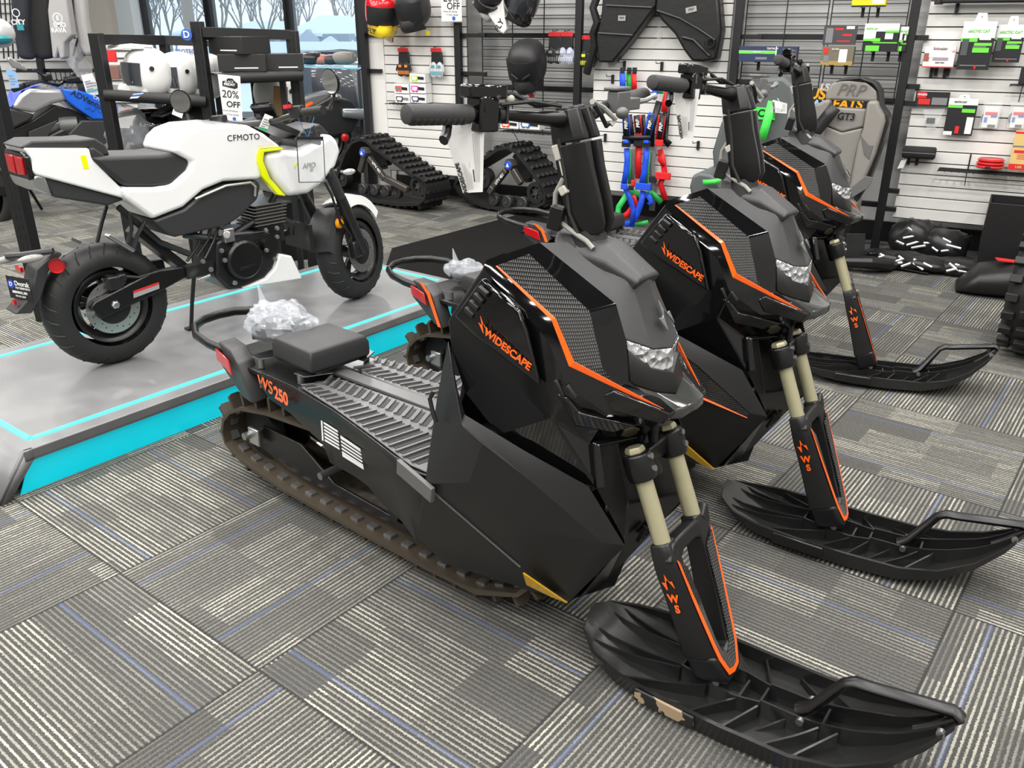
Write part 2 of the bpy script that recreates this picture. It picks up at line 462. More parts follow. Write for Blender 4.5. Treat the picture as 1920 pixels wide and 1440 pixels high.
    if trim == 'bare':
        d = (q(600, 800, -.178) - q(490, 712, -.158)); 
        c = q(513, 727, -.163)
        text('WS', .060, orange, t, basis(q(497, 722, -.1585) + V((0, -.001, 0)), (1, -.11, -.0), (0, 0, 1)), 'model_lettering', shear=.15, align='CENTER')
        text('250', .055, orange, t, basis(q(529, 743, -.170) + V((0, -.004, 0)), (1, -.14, -.0), (0, 0, 1)), 'model_lettering', bold=.0016)
    # warning label: lines
    wb = B(); 
    o0 = V((-1.30, 0, .395))
    def yat(x): return -inside(x)
    def lab(x0, x1, z, h, sl=0.0):
        # plate leans inward as it goes down: interpolate between top edge and lower edge
        def pt(x, z_):
            yt = yat(x); k = (zt - z_) / .28
            return V((x, yt + (-.19 - yt) * k - .004, z_))
        wb.prism([pt(x0, z), pt(x1, z), pt(x1, z + h), pt(x0, z + h)], (0, -.0012, 0))
    for i in range(6): lab(-1.238, -1.165, .405 - i * .0105, .005)
    for i in range(6): lab(-1.152, -1.05, .392 - i * .011, .0045 if i not in (0, 5) else .009)
    lab(-1.252, -1.245, .350, .06)
    wb.build('warning_label', white_ink, t, smooth=0)
    # ---- tail: brackets, lights, bumper loop, seat
    for s in (-1, 1):
        b = B(); b.prism([(x, s * y, z) for x, y, z in [(-1.80, .145, .505), (-1.70, .165, .505), (-1.655, .175, .475), (-1.60, .175, .355), (-1.655, .172, .36), (-1.80, .155, .44)]], (0, -s * .06, 0))
        br = b.build('tail_bracket', hoodm, t, bevel=.006)
        b = B(); b.prism([(x, s * y, z) for x, y, z in [(-1.805, .151, .487), (-1.70, .175, .477), (-1.68, .178, .43), (-1.79, .158, .45)]], (0, s * .006, 0)); b.build('tail_light', red_lens, br, bevel=.003)
        if trim != 'bare':
            b = B(); b.prism([(x, s * y, z) for x, y, z in [(-1.72, .165, .51), (-1.665, .178, .485), (-1.605, .181, .36), (-1.62, .181, .36), (-1.68, .178, .478), (-1.74, .16, .508)]], (0, s * .003, .001)); b.build('orange_stripe', orange, br)
    lp = [(-1.72, -.13, .47), (-1.84, -.155, .49), (-1.92, -.15, .50), (-1.985, -.115, .505), (-2.02, -.06, .508)]
    lp = lp + [(-2.03, 0, .508)] + [(x, -y, z) for x, y, z in lp[::-1]]
    B().tube(lp, .0115, 10, flat=1.35).build('bumper_loop', satin, t)
    B().slab([(-1.86, .43), (-1.84, .45), (-1.7, .452), (-1.7, .43)], -.11, .11).build('tail_plate', satin, t, bevel=.004)
    b = B(); b.prism([(-1.56, -.10, .488), (-1.37, -.10, .488), (-1.37, .10, .488), (-1.56, .10, .488)], (0, 0, .006))
    for x in (-1.62, -1.40):
        for s in (-1, 1): b.prism([(x - .03, s * .135, .488), (x + .02, s * .135, .488), (x + .06, s * .06, .488), (x - .02, s * .06, .488)], (0, 0, .004))
    pl = b.build('seat_plate', satin, t, bevel=.002)
    for x in (-1.605, -1.41):
        for s in (-1, 1): B().cyl((x, s * .125, .46), (x, s * .125, .489), .010, 14).build('standoff', steel, pl)
    b = B()
    b.loft([[V((x, y, z)) for x, y in [(-1.565 - e, -.095 - e), (-1.375 + e, -.108 - e), (-1.365 + e, .09 + e), (-1.545 - e, .095 + e)]] for e, z in ((.0, .492), (.008, .50), (.008, .54), (.0, .56), (-.03, .568))])
    b.build('seat_pad', mat('seat_vinyl', (.022, .022, .023), .5, bump=.15, bscale=260), t, bevel=.018, seg=4)
    # ---- lower hull (matte)
    def near(lst): return [q(*p) for p in lst]
    R1, R2, R3 = q(840, 640, -.205), q(820, 740, -.24), q(790, 905, -.29)
    SU = near([(858, 730, -.252), (872, 778, -.262), (985, 846, -.232), (1103, 912, -.185)])
    SL = near([(852, 720, -.262), (866, 797, -.280), (1000, 905, -.245), (1129, 1018, -.185)])
    M4 = q(1172, 1024, -.150)
    K0, K1 = q(797, 907, -.29), q(977, 1062, -.215)
    BT, BF = q(1065, 1126, -.126), q(1080, 1127, -.120)
    H0, H1, H2 = q(781, 1004, -.235), q(830, 1056, -.20), q(1000, 1109, -.155)
    b = B()
    b.face(SU[0], SU[1], SL[1], SL[0]); b.face(SU[1], SU[2], SL[2], SL[1]); b.face(SU[2], SU[3], SL[3], SL[2]); b.face(SU[3], M4, SL[3])
    b.face(R1, SU[0], SL[0]); b.face(R1, SL[0], SL[1], R2); b.face(R2, SL[1], K0)
    # big panel with pressed-in bulge
    PC = near([(905, 830, -.284), (880, 905, -.29), (960, 985, -.255), (1060, 1065, -.185)])
    b.face(K0, SL[1], PC[0], PC[1]); b.face(SL[1], SL[2], PC[0]); b.face(K0, PC[1], PC[2], K1); b.face(PC[0], SL[2], PC[2], PC[1]); b.face(SL[2], SL[3], PC[3], PC[2]); b.face(PC[2], PC[3], BT, K1)
    b.face(SL[3], M4, BF, BT, PC[3])
    b.face(K0, K1, H2, H1, H0); b.face(K1, BT, H2); b.face(BT, BF, H2)
    BR = V((H0.x - .02, -.14, .2))
    b.face(R2, K0, H0, BR)
    inn = V((-.80, -.12, .5)); b.face(R1, R2, BR, inn)
    b.face(H0, H1, V((H1.x, 0, H1.z)), V((BR.x, 0, BR.z)), BR); b.face(H1, H2, V((H2.x, 0, H2.z - .01)), V((H1.x, 0, H1.z))); b.face(H2, BF, V((BF.x + .03, 0, BF.z - .01)), V((H2.x, 0, H2.z - .01)))
    b.face(inn, BR, V((BR.x, 0, BR.z)), V((inn.x, 0, inn.z)))
    b.mirror(); hull = b.build('lower_hull', matte, t, bevel=.006, seg=3, smooth=.35)
    rf = near([(984, 1070, -.216), (1066, 1126, -.130), (1036, 1114, -.145), (991, 1092, -.198)])
    b = B(); b.prism([p + V((.002, -.006, 0)) for p in rf], (0, -.004, -.001)); b.build2('side_reflector', amber, hull)
    cr = B().bar(K0 + V((0, -.003, 0)), K1 + V((0, -.003, 0)), .003, .003); cr.build2('crease_highlight', mat('highlight_grey', (.12, .12, .12), .35), hull)  # pale bar along the crease, a highlight put in as colour
    # tether hook on the hull's rear edge
    B().tube([q(812, 735, -.262), q(806, 748, -.27), q(812, 775, -.275), q(818, 792, -.275)], .005, 6).build('latch', satin, hull)
    if trim == 'decal':
        b = B(); pp = near([(1300 - 347, 740 - 35, -.27)])
        o_ = V((0, -.004, 0)); b.face(SL[1].lerp(K0, .08) + o_, SL[2].lerp(SL[1], .1) + o_ * 1.5, SL[3] + o_, SL[3].lerp(K1, .12) + o_, SL[2].lerp(K1, .30) + o_ * 3); b.build2('mesh_decal', pattern, hull)
        b = B(); a_, c_, e_ = SL[1].lerp(K0, .30) + o_ * 2, SL[2].lerp(K1, .33) + o_ * 4.2, SL[3].lerp(BT, .06) + o_ * 1.5
        b.tube([a_, c_, e_], [.003, .005, .0015], 5); b.build2('orange_stripe', orange, hull)
    # ---- front pan
    F0, F1, F2, F3 = q(1106, 830, -.150), q(1117, 912, -.168), M4 + V((-.006, .012, 0)), BF + V((0, .004, 0))
    b = B(); C0, C1, C2, C3 = V((-.42, 0, .60)), V((-.40, 0, .54)), V((-.365, 0, .40)), V((F3.x + .01, 0, F3.z - .004))
    b.face(F0, F1, C1, C0); b.face(F1, F2, C2, C1); b.face(F2, F3, C3, C2); b.mirror()
    pan = b.build('front_pan', satin, t, bevel=.008, smooth=.9)
    b = B()
    for i in range(4):
        for s in (-1, 1):
            x0 = V((-.345 - i * .003, s * (.12 - i * .015), .315 - i * .004)); b.bar(x0, x0 + V((-.02, 0, -.05)), .006, .010)
    b.build_each('vent_slot', black_ink, pan, smooth=0)
    b = B().cyl((-.345, -.115, .45), (-.335, -.118, .448), .010, 12); b.build2('pan_screws', steel, pan)
    # opening frame
    b = B(); b.tube([F1 + V((.01, 0, 0)), F0 + V((.012, 0, 0)), q(1190, 822, -.05) + V((-.01, 0, 0)), V((-.34, 0, .59))], .010, 4, flat=1.6); b.mirror(); b.build('opening_frame', gloss, pan, bevel=.003)
    # ---- upper cowl
    A0, A1, A2 = q(912, 488, -.155), q(1012, 455, -.070), q(1100, 447, 0)
    h1, h2, h3, h4 = near([(1155, 570, -.080), (1174, 637, -.088), (1180, 715, -.090), (1232, 768, -.068)])
    c1, c2, c3, c4 = near([(992, 476, -.102), (1105, 583, -.122), (1130, 690, -.130), (1190, 768, -.098)])
    o0_, k1, k2, oe = near([(931, 498, -.152), (1040, 598, -.175), (1073, 682, -.18), (1255, 775, -.066)])
    b0, b1, b2, b3 = near([(906, 502, -.165), (1030, 642, -.193), (1060, 722, -.195), (1140, 778, -.150)])
    g0, g1 = q(839, 600, -.19), q(1035, 785, -.205)
    b = B(); b.face(c1, c2, h1, A1); b.face(c2, c3, h2, h1); b.face(c3, c4, h3, h2); b.face(c4, oe, h4, h3)
    b.face(o0_, b0, b1, k1); b.face(k1, b1, b2, k2); b.face(k2, b2, b3, oe)
    b.face(A0, b0, o0_); b.face(A0, o0_, c1, A1)
    b.mirror(); cowl = b.build('upper_cowl', gloss, t, bevel=.004, seg=3, smooth=.5)
    b = B(); b.face(c1, o0_, k1, c2); b.face(c2, k1, k2, c3); b.face(c3, k2, oe, c4); b.build2('mesh_decal', pattern, cowl, smooth=.5)
    up_ = V((.0, -.003, .002))
    inner = near([(934, 499, -.152), (1043, 597, -.174), (1078, 679, -.179), (1255, 772, -.068)])
    outer = near([(931, 500, -.153), (1036, 602, -.177), (1069, 688, -.182), (1256, 776, -.068)])
    b = B()
    for i in range(3): b.prism([p + up_ * .7 for p in (outer[i], outer[i + 1], inner[i + 1], inner[i])], (0, -.0018, .001))
    b.build2('orange_stripe', orange, cowl, bevel=.0008)
    # glossy side: raised panel, skirt
    SK = near([(845, 650, -.205), (872, 735, -.238), (935, 815, -.232), (1097, 908, -.172)])
    T1 = q(975, 577, -.200)
    b = B(); b.face(g0, b0, b1, b2, g1); b.face(g0, g1, SK[2], SK[1], SK[0]); b.face(g1, F1, SK[3], SK[2]); b.face(b2, b3, F0, g1); b.face(g1, F0, F1)
    rr = V((A0.x - .01, -.08, A0.z)); b.face(A0, b0, g0, V((g0.x, -.10, g0.z)), rr)
    b.face(g0, SK[0], V((SK[0].x, -.1, SK[0].z)), V((g0.x, -.10, g0.z)))
    b.mirror(); sidep = b.build('side_panel', gloss, cowl, bevel=.005, seg=3, smooth=.4)
    rp = near([(911, 519, -.182), (975, 577, -.198), (991, 620, -.203), (1017, 722, -.206), (898, 632, -.207), (856, 592, -.2)])
    b = B(); b.prism([p + V((0, .004, 0)) for p in rp], (0, -.016, .002)); rpo = b.build2('raised_panel', gloss, sidep, bevel=.007, seg=3)
    b = B()
    for i in range(4):
        a_ = q(907 - i * 8.5, 548 + i * 13, -.206 - i * .001)
        b.bar(a_ + V((-.012, -.001, .008)), a_ + V((.012, -.001, -.004)), .013, .010, up=(0, 1, .2))
    b.mirror(); b.build_each('side_vent', black_ink, sidep, bevel=.002)
    d = (q(985, 684, -.219) - q(916, 628, -.222))
    for s in (-1, 1):
        ctr = q(951, 655, -.2215); ctr.y *= -s if s > 0 else 1; dd = V(d); 
        if s > 0: dd = V((-d.x, d.y, -d.z))
        text('WIDESCAPE', .0245, orange, sidep, basis(V((ctr.x, ctr.y, ctr.z)), dd, (0, 0, 1) if s < 0 else (0, 0, 1)), 'brand_lettering', bold=.0006)
    e = B(); emblem(e, q(905, 611, -.222), d, V((-.25, 0, 1)), .034, .001); e.build('brand_emblem', orange, sidep)
    # ---- hood (matte centre)
    n1, n2, n3, n4, n5 = q(1210, 503, 0), q(1218, 533, 0), q(1258, 652, 0), q(1258, 697, 0), q(1264, 738, 0)
    e1, e2, e3 = q(1187, 547, -.042), q(1224, 655, -.050), q(1182, 520, -.045)
    r1_, r2_ = q(1060, 455, -.052), q(1150, 520, -.055)
    b = B(); b.face(A2, r1_, r2_, e3, n1); b.face(r1_, A1, h1, r2_); b.face(r2_, h1, e1, e3); b.face(h1, h2, e2, e1); b.face(e3, e1, V(n2)); b.face(n1, e3, V(n2)); b.face(n2, e1, e2, n3)
    b.mirror(); hood = b.build('hood', hoodm, t, bevel=.006, seg=3, smooth=.5)
    b = B(); b.loft([[V((-.56, -.05, .99)), V((-.56, -.032, 1.022)), V((-.56, .032, 1.022)), V((-.56, .05, .99)), V((-.56, .05, .95)), V((-.56, -.05, .95))],
                     [V((-.42, -.058, .975)), V((-.43, -.030, 1.004)), V((-.43, .030, 1.004)), V((-.42, .058, .975)), V((-.42, .05, .93)), V((-.42, -.05, .93))],
                     [V((-.345, -.045, .94)), V((-.345, -.03, .951)), V((-.345, .03, .951)), V((-.345, .045, .94)), V((-.36, .04, .92)), V((-.36, -.04, .92))]])
    b.build('hood_ridge', hoodm, hood, bevel=.006, seg=3)
    en = (n3 - n2); ex = V((0, 1, 0)); ncen = n2.lerp(n3, .5) + V((.006, 0, 0))
    e = B(); emblem(e, ncen, ex, -en, .058, .005); e.build('nose_emblem', dkmetal if False else mat('emblem_grey', (.25, .26, .25), .3, metal=.6), hood, bevel=.0015)
    # headlight
    hl_b = q(1219, 689, -.052); tb = q(1176, 655, -.086)
    b = B(); b.face(h2, e2, hl_b, tb); b.face(e2, n3, n4, hl_b); b.mirror(); 
    hl = b.build('headlight_lens', lens_m, t, solid=.004, bevel=.002, smooth=.3)
    b = B(); b.tube([h2, e2, n3, V((e2.x, -e2.y, e2.z)), V((h2.x, -h2.y, h2.z))], .003, 6)
    b.build('headlight_bezel', satin, hl)
    s1_, s2_ = q(1190, 722, -.082), q(1230, 735, -.052); b = B(); b.face(tb, hl_b, s2_, s1_); b.face(tb, s1_, h3); b.face(hl_b, n4, n5, s2_); b.mirror(); b.build('nose_shield', matte, t, solid=.006, bevel=.003, smooth=.6)
    # glossy nose guard under the headlight
    cen = [V((n5.x + .004, 0, n5.z)), V((-.215, 0, .702)), V((-.214, 0, .682)), V((-.27, 0, .655))]
    sd = [q(1192, 724, -.084), q(1252, 773, -.068), q(1252, 786, -.068), V((-.30, -.06, .655))]
    md = [s2_ + V((.003, 0, 0)), V((-.222, -.045, .700)), V((-.220, -.045, .679)), V((-.28, -.045, .652))]
    b = B()
    for a_, c_ in ((cen, md), (md, sd)):
        for i in range(3): b.face(a_[i], a_[i + 1], c_[i + 1], c_[i])
    b.face(sd[0], sd[1], h4, h3)
    b.mirror(); b.build('nose_guard', mat('dark_grey_gloss', (.035, .036, .034), .12, coat=.5), t, bevel=.003, smooth=.7)
    # winglets
    wg = [V(p) for p in ((q(1130, 742, -.152)), (q(1148, 733, -.145)), (q(1258, 779, -.078)), (q(1243, 797, -.078)), (q(1147, 772, -.15)))]
    b = B(); b.prism([p + V((0, 0, 0)) for p in wg], (.0, .05, .002)); b.build2('winglet', gloss, cowl, bevel=.005, seg=3)
    b = B(); b.prism([q(1042, 738, -.203), q(1060, 745, -.198), q(1085, 775, -.186), q(1110, 782, -.176), q(1190, 800, -.115), q(1150, 812, -.13), q(1078, 800, -.186)], (0, .02, 0)); b.build2('lower_fin', gloss, cowl, bevel=.004, seg=2)
    b = B()
    for i in range(2): b.bar(q(1042 + i * 22, 712 + i * 10, -.199), q(1058 + i * 22, 742 + i * 4, -.194), .012, .008)
    b.mirror(); b.build_each('intake_slot', black_ink, cowl, bevel=.002)
    b = B(); b.face(b3, oe, V((-.30, -.05, .62)), q(1190, 822, -.05), F0); b.mirror(); b.build('cowl_underside', gloss, cowl, bevel=.003)
    # ================= steered parts
    SM = steer_m(steer); st = []
    def sb(b, name, m, parent=None, **k):
        o = b.build(name, m, parent or t, **k)
        if parent is None: o.matrix_local = SM
        return o
    def sb2(b, name, m, parent=None, **k):
        for o in b.build2(name, m, parent or t, **k):
            if parent is None: o.matrix_local = SM

    rk = (-.231 + .306) / (.522 - .381)
    top, bot = V((-.315, 0, .59)), V((-.218, 0, .355)); ad = (bot - top).normalized(); fwd = V((0, 1, 0)).cross(ad).normalized()
    if fwd.x < 0: fwd = -fwd
    for s in (-1, 1):
        o = sb(B().cyl(top + V((0, s * .075, 0)) + ad * .05, bot + V((0, s * .075, 0)) + ad * .02, .0195, 28), 'fork_tube', cream)
        b = B().lathe([(0, -.004), (.026, -.004), (.031, 0), (.033, .012), (.033, .045), (.030, .058), (.0, .058)], top + V((0, s * .075, 0)) + ad * .012, ad, 28); o2 = sb(b, 'fork_clamp', satin, o, bevel=.002)
        b = B().lathe([(0, -.012), (.019, -.012), (.022, -.006), (.022, 0)], top + V((0, s * .075, 0)) + ad * .008, ad, 6, caps=True); sb(b, 'fork_cap', cream, o)
        b = B()
        for k in (.02, .048): b.cyl(top + V((0, s * .075, 0)) + ad * k + fwd * .03, top + V((0, s * .075, 0)) + ad * k + fwd * .038, .007, 10)
        b.build_each('clamp_bolt', steel, o)
    b = B().bar(top + V((0, -.06, 0)) + ad * .03 - fwd * .012, top + V((0, .06, 0)) + ad * .03 - fwd * .012, .04, .045)
    b.cyl(top - ad * .03 - fwd * .02, top + ad * .09 - fwd * .02, .022, 16)
    sb(b, 'triple_clamp', satin, bevel=.005)
    # neck from clamp up into the cowl
    b = B(); b.box((-.345, 0, .64), (.05, .07, .11)); b.cyl((-.31, 0, .56), (-.31, 0, .65), .012, 12); sb(b, 'neck_block', satin, bevel=.006)
    # lower casting: arch plate with window
    base = V((-.10, 0, .055)); L = (base - bot).length; a2 = (base - bot).normalized(); f2 = V((0, 1, 0)).cross(a2); f2 = f2 if f2.x > 0 else -f2
    def cp(y, s, f): return bot + V((0, y, 0)) + a2 * (s * L) + f2 * f
    st_ = [(-.12, .098, .062, .020, .02), (-.06, .102, .056, .026, .02), (.04, .102, .050, .030, .022), (.12, .098, .050, .032, .024), (.3, .088, .046, .034, .026), (.5, .078, .040, .036, .030), (.68, .069, .030, .038, .034), (.8, .063, .020, .042, .038)]
    for s in (-1, 1):
        b = B(); rings = []
        for q_, wo, wi, fr_, bk in st_:
            if q_ < 0: wi = .05; 
            rings.append([cp(s * wo, q_, -bk), cp(s * wo, q_, fr_ * .4), cp(s * (wo - .012), q_, fr_), cp(s * wi, q_, fr_ * .8), cp(s * wi, q_, -bk)])
        b.loft(rings)
        lo = sb(b, 'fork_leg', matte, bevel=.005, seg=3, smooth=.7)
        if s < 0:
            tx = cp(-.094, .25, .0); 
            e = B(); emblem(e, cp(-.0985, .15, -.002), f2, -a2, .034, .001)
            e.build('brand_emblem', orange, lo)
            for k, chh in enumerate('WS'): text(chh, .026, orange, lo, basis(cp(-.0935 + k * .0045, .28 + k * .085, .0), f2 + V((0, -.12, 0)), -a2), 'lettering', bold=.001)
    b = B(); b.prism([cp(y, s, -.034) for y, s in [(-.063, .78), (-.05, .98), (-.03, 1.04), (.03, 1.04), (.05, .98), (.063, .78), (.022, .78), (0, .83), (-.022, .78)]], f2 * .075)
    shoe = sb(b, 'fork_foot', matte, bevel=.01, seg=3)
    b = B(); b.prism([cp(y, s, -.012) for y, s in [(-.1, -.02), (-.05, -.1), (.05, -.1), (.1, -.02), (.05, .045), (.03, .01), (-.03, .01), (-.05, .045)]], f2 * .034)
    b.prism([cp(y, s, .0) for y, s in [(.075, -.1), (.1, -.16), (.115, -.15), (.105, -.02), (.08, .0)]], f2 * .026); b.prism([cp(-y, s, .0) for y, s in [(.055, -.10), (.075, -.10), (.105, .0), (.08, .04)]], f2 * .026)
    sb(b, 'fork_arch', matte, bevel=.006, seg=3)
    # front face decal with orange edge (a V that wraps the front of both legs)
    b = B(); d2 = B()
    edge = [(-.088, .0), (-.076, .3), (-.066, .5), (-.055, .7), (-.047, .82), (-.026, .965), (0, .985)]
    ins = [(-.083, .02), (-.068, .3), (-.056, .5), (-.044, .7), (-.036, .81), (-.018, .93), (0, .945)]
    def fz(s): return .031 + .012 * min(1, max(0, s)) 
    for sgn in (-1, 1):
        for i in range(6):
            P_ = [cp(sgn * edge[i][0], edge[i][1], fz(edge[i][1]) + .001), cp(sgn * edge[i + 1][0], edge[i + 1][1], fz(edge[i + 1][1]) + .001), cp(sgn * ins[i + 1][0], ins[i + 1][1], fz(ins[i + 1][1]) + .001), cp(sgn * ins[i][0], ins[i][1], fz(ins[i][1]) + .001)]
            b.prism(P_, f2 * .002)
        wi = [(-.052, .1), (-.044, .3), (-.038, .5), (-.030, .68), (-.02, .79), (-.004, .835), (0, .84)]
        for i in range(6):
            d2.prism([cp(sgn * ins[i][0], ins[i][1], fz(ins[i][1]) + .0005), cp(sgn * ins[i + 1][0], ins[i + 1][1], fz(ins[i + 1][1]) + .0005), cp(sgn * wi[i + 1][0], wi[i + 1][1], fz(wi[i + 1][1]) - .004), cp(sgn * wi[i][0], wi[i][1], fz(wi[i][1]) - .004)], f2 * .003)
    sb(b, 'orange_stripe', orange, shoe); sb(d2, 'mesh_decal', pattern, shoe)
    # ---- ski
    px = -.085
    stt = [(-.35, .015, .080, .0), (-.335, .07, .062, .006), (-.28, .118, .038, .014), (-.2, .143, .018, .03), (-.08, .150, .006, .04), (.06, .150, .004, .042), (.2, .146, .012, .038), (.29, .134, .038, .03), (.37, .105, .085, .022), (.43, .065, .14, .016), (.465, .03, .185, .012)]
    b = B(); rings = []; th = .006
    for x, hw, z, rim in stt:
        rings.append([V((px + x, y, z + zz)) for y, zz in [(-hw, rim), (-hw * .97, 0.0), (-hw * .5, -.002), (0, .0), (hw * .5, -.002), (hw * .97, 0.0), (hw, rim), (hw * .97 - .006, rim), (hw * .92, th), (hw * .5, th), (0, th), (-hw * .5, th), (-hw * .92, th), (-hw * .97 + .006, rim)]])
    b.loft(rings); skim = mat('ski_plastic', (.014, .014, .014), .22, bump=.12, bscale=60)
    ski = sb(b, 'ski', skim, bevel=.0015, smooth=.5)
    def zs(x):
        for i in range(len(stt) - 1):
            if stt[i][0] <= x <= stt[i + 1][0]:
                k = (x - stt[i][0]) / (stt[i + 1][0] - stt[i][0]); return stt[i][2] + k * (stt[i + 1][2] - stt[i][2])
        return .1
    b = B()
    def rib(x0, y0, x1, y1, h0=.03, h1=.03, w=.005):
        N = 5
        for i in range(N):
            a_, c_ = i / N, (i + 1) / N
            xa, xb = x0 + (x1 - x0) * a_, x0 + (x1 - x0) * c_; ya, yb = y0 + (y1 - y0) * a_, y0 + (y1 - y0) * c_
            ha, hb = h0 + (h1 - h0) * a_, h0 + (h1 - h0) * c_
            nn = V((-(y1 - y0), x1 - x0, 0)).normalized() * w
            b.prism([V((px + xa, ya, zs(xa))), V((px + xb, yb, zs(xb))), V((px + xb, yb, zs(xb) + hb)), V((px + xa, ya, zs(xa) + ha))], nn)
    for s in (-1, 1):
        rib(-.31, s * .038, -.09, s * .030, .006, .05); rib(-.30, s * .075, -.09, s * .038, .006, .045)
        rib(-.09, s * .032, .04, s * .045, .05, .045); rib(.04, s * .045, .10, s * .032, .045, .045); rib(.10, s * .032, .30, s * .035, .05, .045); rib(.30, s * .035, .44, s * .022, .045, .02)
        rib(-.20, s * .135, -.02, s * .05, .02, .04); rib(-.03, s * .14, .05, s * .045, .025, .04); rib(.05, s * .14, .10, s * .04, .025, .04)
        rib(.14, s * .125, .23, s * .04, .02, .04); rib(.20, s * .13, .27, s * .045, .02, .04); rib(.10, s * .09, .16, s * .035, .0, .03)
    for x in (-.09, -.045, .055, .10, .235): rib(x, -.035, x, .03, .04, .04)
    sb(b, 'ski_ribs', skim, ski, smooth=0)
    b = B()
    for x in (-.14, .0): pass
    b.slab([(px - .145, .012), (px + .0, .010), (px + .0, .043), (px - .145, .046)], -.156, -.149); 
    sb2(b, 'wear_plate', satin if trim != 'bare' else mudplate, ski, bevel=.004)
    b = B()
    hp = [(px + .175, .05), (px + .20, .07), (px + .255, .165), (px + .275, .178), (px + .30, .180), (px + .455, .205), (px + .47, .195)]
    b.tube([(x, 0, z) for x, z in hp], [.02, .018, .015, .016, .015, .015, .016], 8, flat=.8)
    b.tube([(px + .47, 0, .195), (px + .43, 0, .15), (px + .40, 0, .125)], [.01, .012, .012], 8)
    sb(b, 'ski_handle', satin, ski, smooth=.8)
    b = B()
    for x, z in ((px + .19, .055), (px + .445, .175), (px - .0, .06)):
        b.cyl((x, -.045, z), (x, -.034, z), .008, 10); b.cyl((x, .034, z), (x, .045, z), .008, 10)
    b.build_each('ski_bolt', steel, ski)
    # ---- riser column and bars
    ct, cb = V((-.555, 0, 1.262)), V((-.487, 0, .99)); cd = (cb - ct).normalized(); CL = (cb - ct).length; cf = V((0, 1, 0)).cross(cd); cf = cf if cf.x > 0 else -cf
    def cc(y, s, f): return ct + V((0, y, 0)) + cd * s + cf * f
    b = B()
    for s in (-1, 1):
        b.loft([[cc(s * .006, z, -.03), cc(s * wo, z, -.03), cc(s * wo, z, f_ * .5), cc(s * (wo - .012), z, f_), cc(s * .014, z, f_), cc(s * .006, z, f_ * .6)] for z, wo, f_ in ((.0, .038, .032), (.055, .043, .042), (.062, .043, .042))])
        b.loft([[cc(s * .006, z, -.03), cc(s * wo, z, -.03), cc(s * wo, z, f_ * .5), cc(s * (wo - .012), z, f_), cc(s * .014, z, f_), cc(s * .006, z, f_ * .6)] for z, wo, f_ in ((.067, .044, .044), (.12, .041, .044), (.19, .039, .050), (.235, .036, .050), (.255, .029, .040))])
    col = sb(b, 'steering_column', satin, bevel=.004, seg=3, smooth=.5)
    b = B()
    for s in (-1, 1):
        for f_ in (-.012, .012): b.lathe([(0, -.012), (.009, -.012), (.010, 0)], cc(s * .02, .004, f_), cd, 8, caps=True)
    b.bar(cc(-.036, .0, 0), cc(.036, .0, 0), .03, .016); sb(b, 'bar_clamp', satin, col, bevel=.003)
    b = B().cyl(cc(0, .245, -.006), cc(0, .30, -.006), .036, 20, .045); sb(b, 'column_boot', rubber, col)
    ge = q(745, 222, -.43)
    for s in (-1, 1):
        g_ = V((ge.x, s * .43, ge.z)); c0 = V((-.555, s * .03, 1.256)); dv = (g_ - c0)
        P_ = lambda k: c0 + dv * k
        o = sb(B().tube([V((-.555, 0, 1.25)), V((-.552, s * .05, 1.247)), V((-.558, s * .10, 1.252)), P_(.42), P_(.9)], [.018, .017, .014, .011, .011], 14), 'handlebar', satin)
        b = B().tube([P_(.63), P_(.64), P_(.97), P_(.995), P_(1.0)], [.015, .0175, .0175, .0165, .012], 20)
        gr = sb(b, 'grip', grey_rub, o)
        b = B()
        for k in range(9): b.tube([P_(.67 + k * .035) - V((0, 0, .002)), P_(.672 + k * .035 + .020) - V((0, 0, .002))], .0172, 14)
        sb(b, 'grip_ribbing', grey_rub, o, smooth=0)
        if s < 0:
            b = B(); b.bar(P_(.49), P_(.61), .04, .062); b.bar(P_(.44) + V((.005, 0, .040)), P_(.66) + V((.0, 0, .040)), .034, .024); b.box(P_(.55) + V((.004, 0, .018)), (.03, .04, .03))
            sb(b, 'switch_block', gloss, o, bevel=.004)
            b = B().lathe([(.012, 0), (.016, 0), (.016, .012), (.012, .012)], P_(.44), dv, 14); b.bar(P_(.42) + V((0, 0, .0)), P_(.435), .032, .034); sb(b, 'cable_collar', dkmetal, o)
            sb(B().ell(P_(.40) + V((.008, 0, .028)), (.009, .012, .010)), 'start_button', mat('dull_white', (.5, .48, .42), .4), o)
            b = B().tube([P_(.74) + V((-.01, 0, -.02)), P_(.76) + V((-.005, 0, -.035)), P_(.79) + V((.0, 0, -.045))], .009, 8, flat=1.3); sb(b, 'thumb_lever', satin, o)
        else:
            b = B(); b.box(P_(.42) + V((.025, 0, .006)), (.03, .055, .045)); b.box(P_(.42) + V((.02, 0, .034)), (.035, .065, .008)); b.box(P_(.53) + V((.03, 0, -.002)), (.028, .07, .026)); b.ell(P_(.36) + V((.045, 0, -.014)), (.014, .016, .013))
            sb(b, 'brake_reservoir', mat('cast_grey', (.12, .12, .12), .45, metal=.3), o, bevel=.003)
            b = B().tube([P_(.58) + V((.036, 0, 0)), P_(.68) + V((.05, 0, .0)), P_(.82) + V((.05, 0, .004)), P_(.84) + V((.05, 0, .004))], [.007, .006, .0055, .009], 8); sb(b, 'brake_lever', alu, o)
    # cables
    hose = mat('grey_hose', (.30, .30, .27), .45)
    b = B().tube([q(1112, 190, .03), q(1135, 200, .09), q(1160, 222, .12), q(1150, 232, .11)], .006, 8); 
    h_ = sb(b, 'brake_hose', hose)
    b = B().tube([q(*p_, -.045) for p_ in ((1056, 335), (1042, 362), (1040, 392), (1052, 418), (1076, 436), (1100, 452), (1112, 466))], .0055, 8)
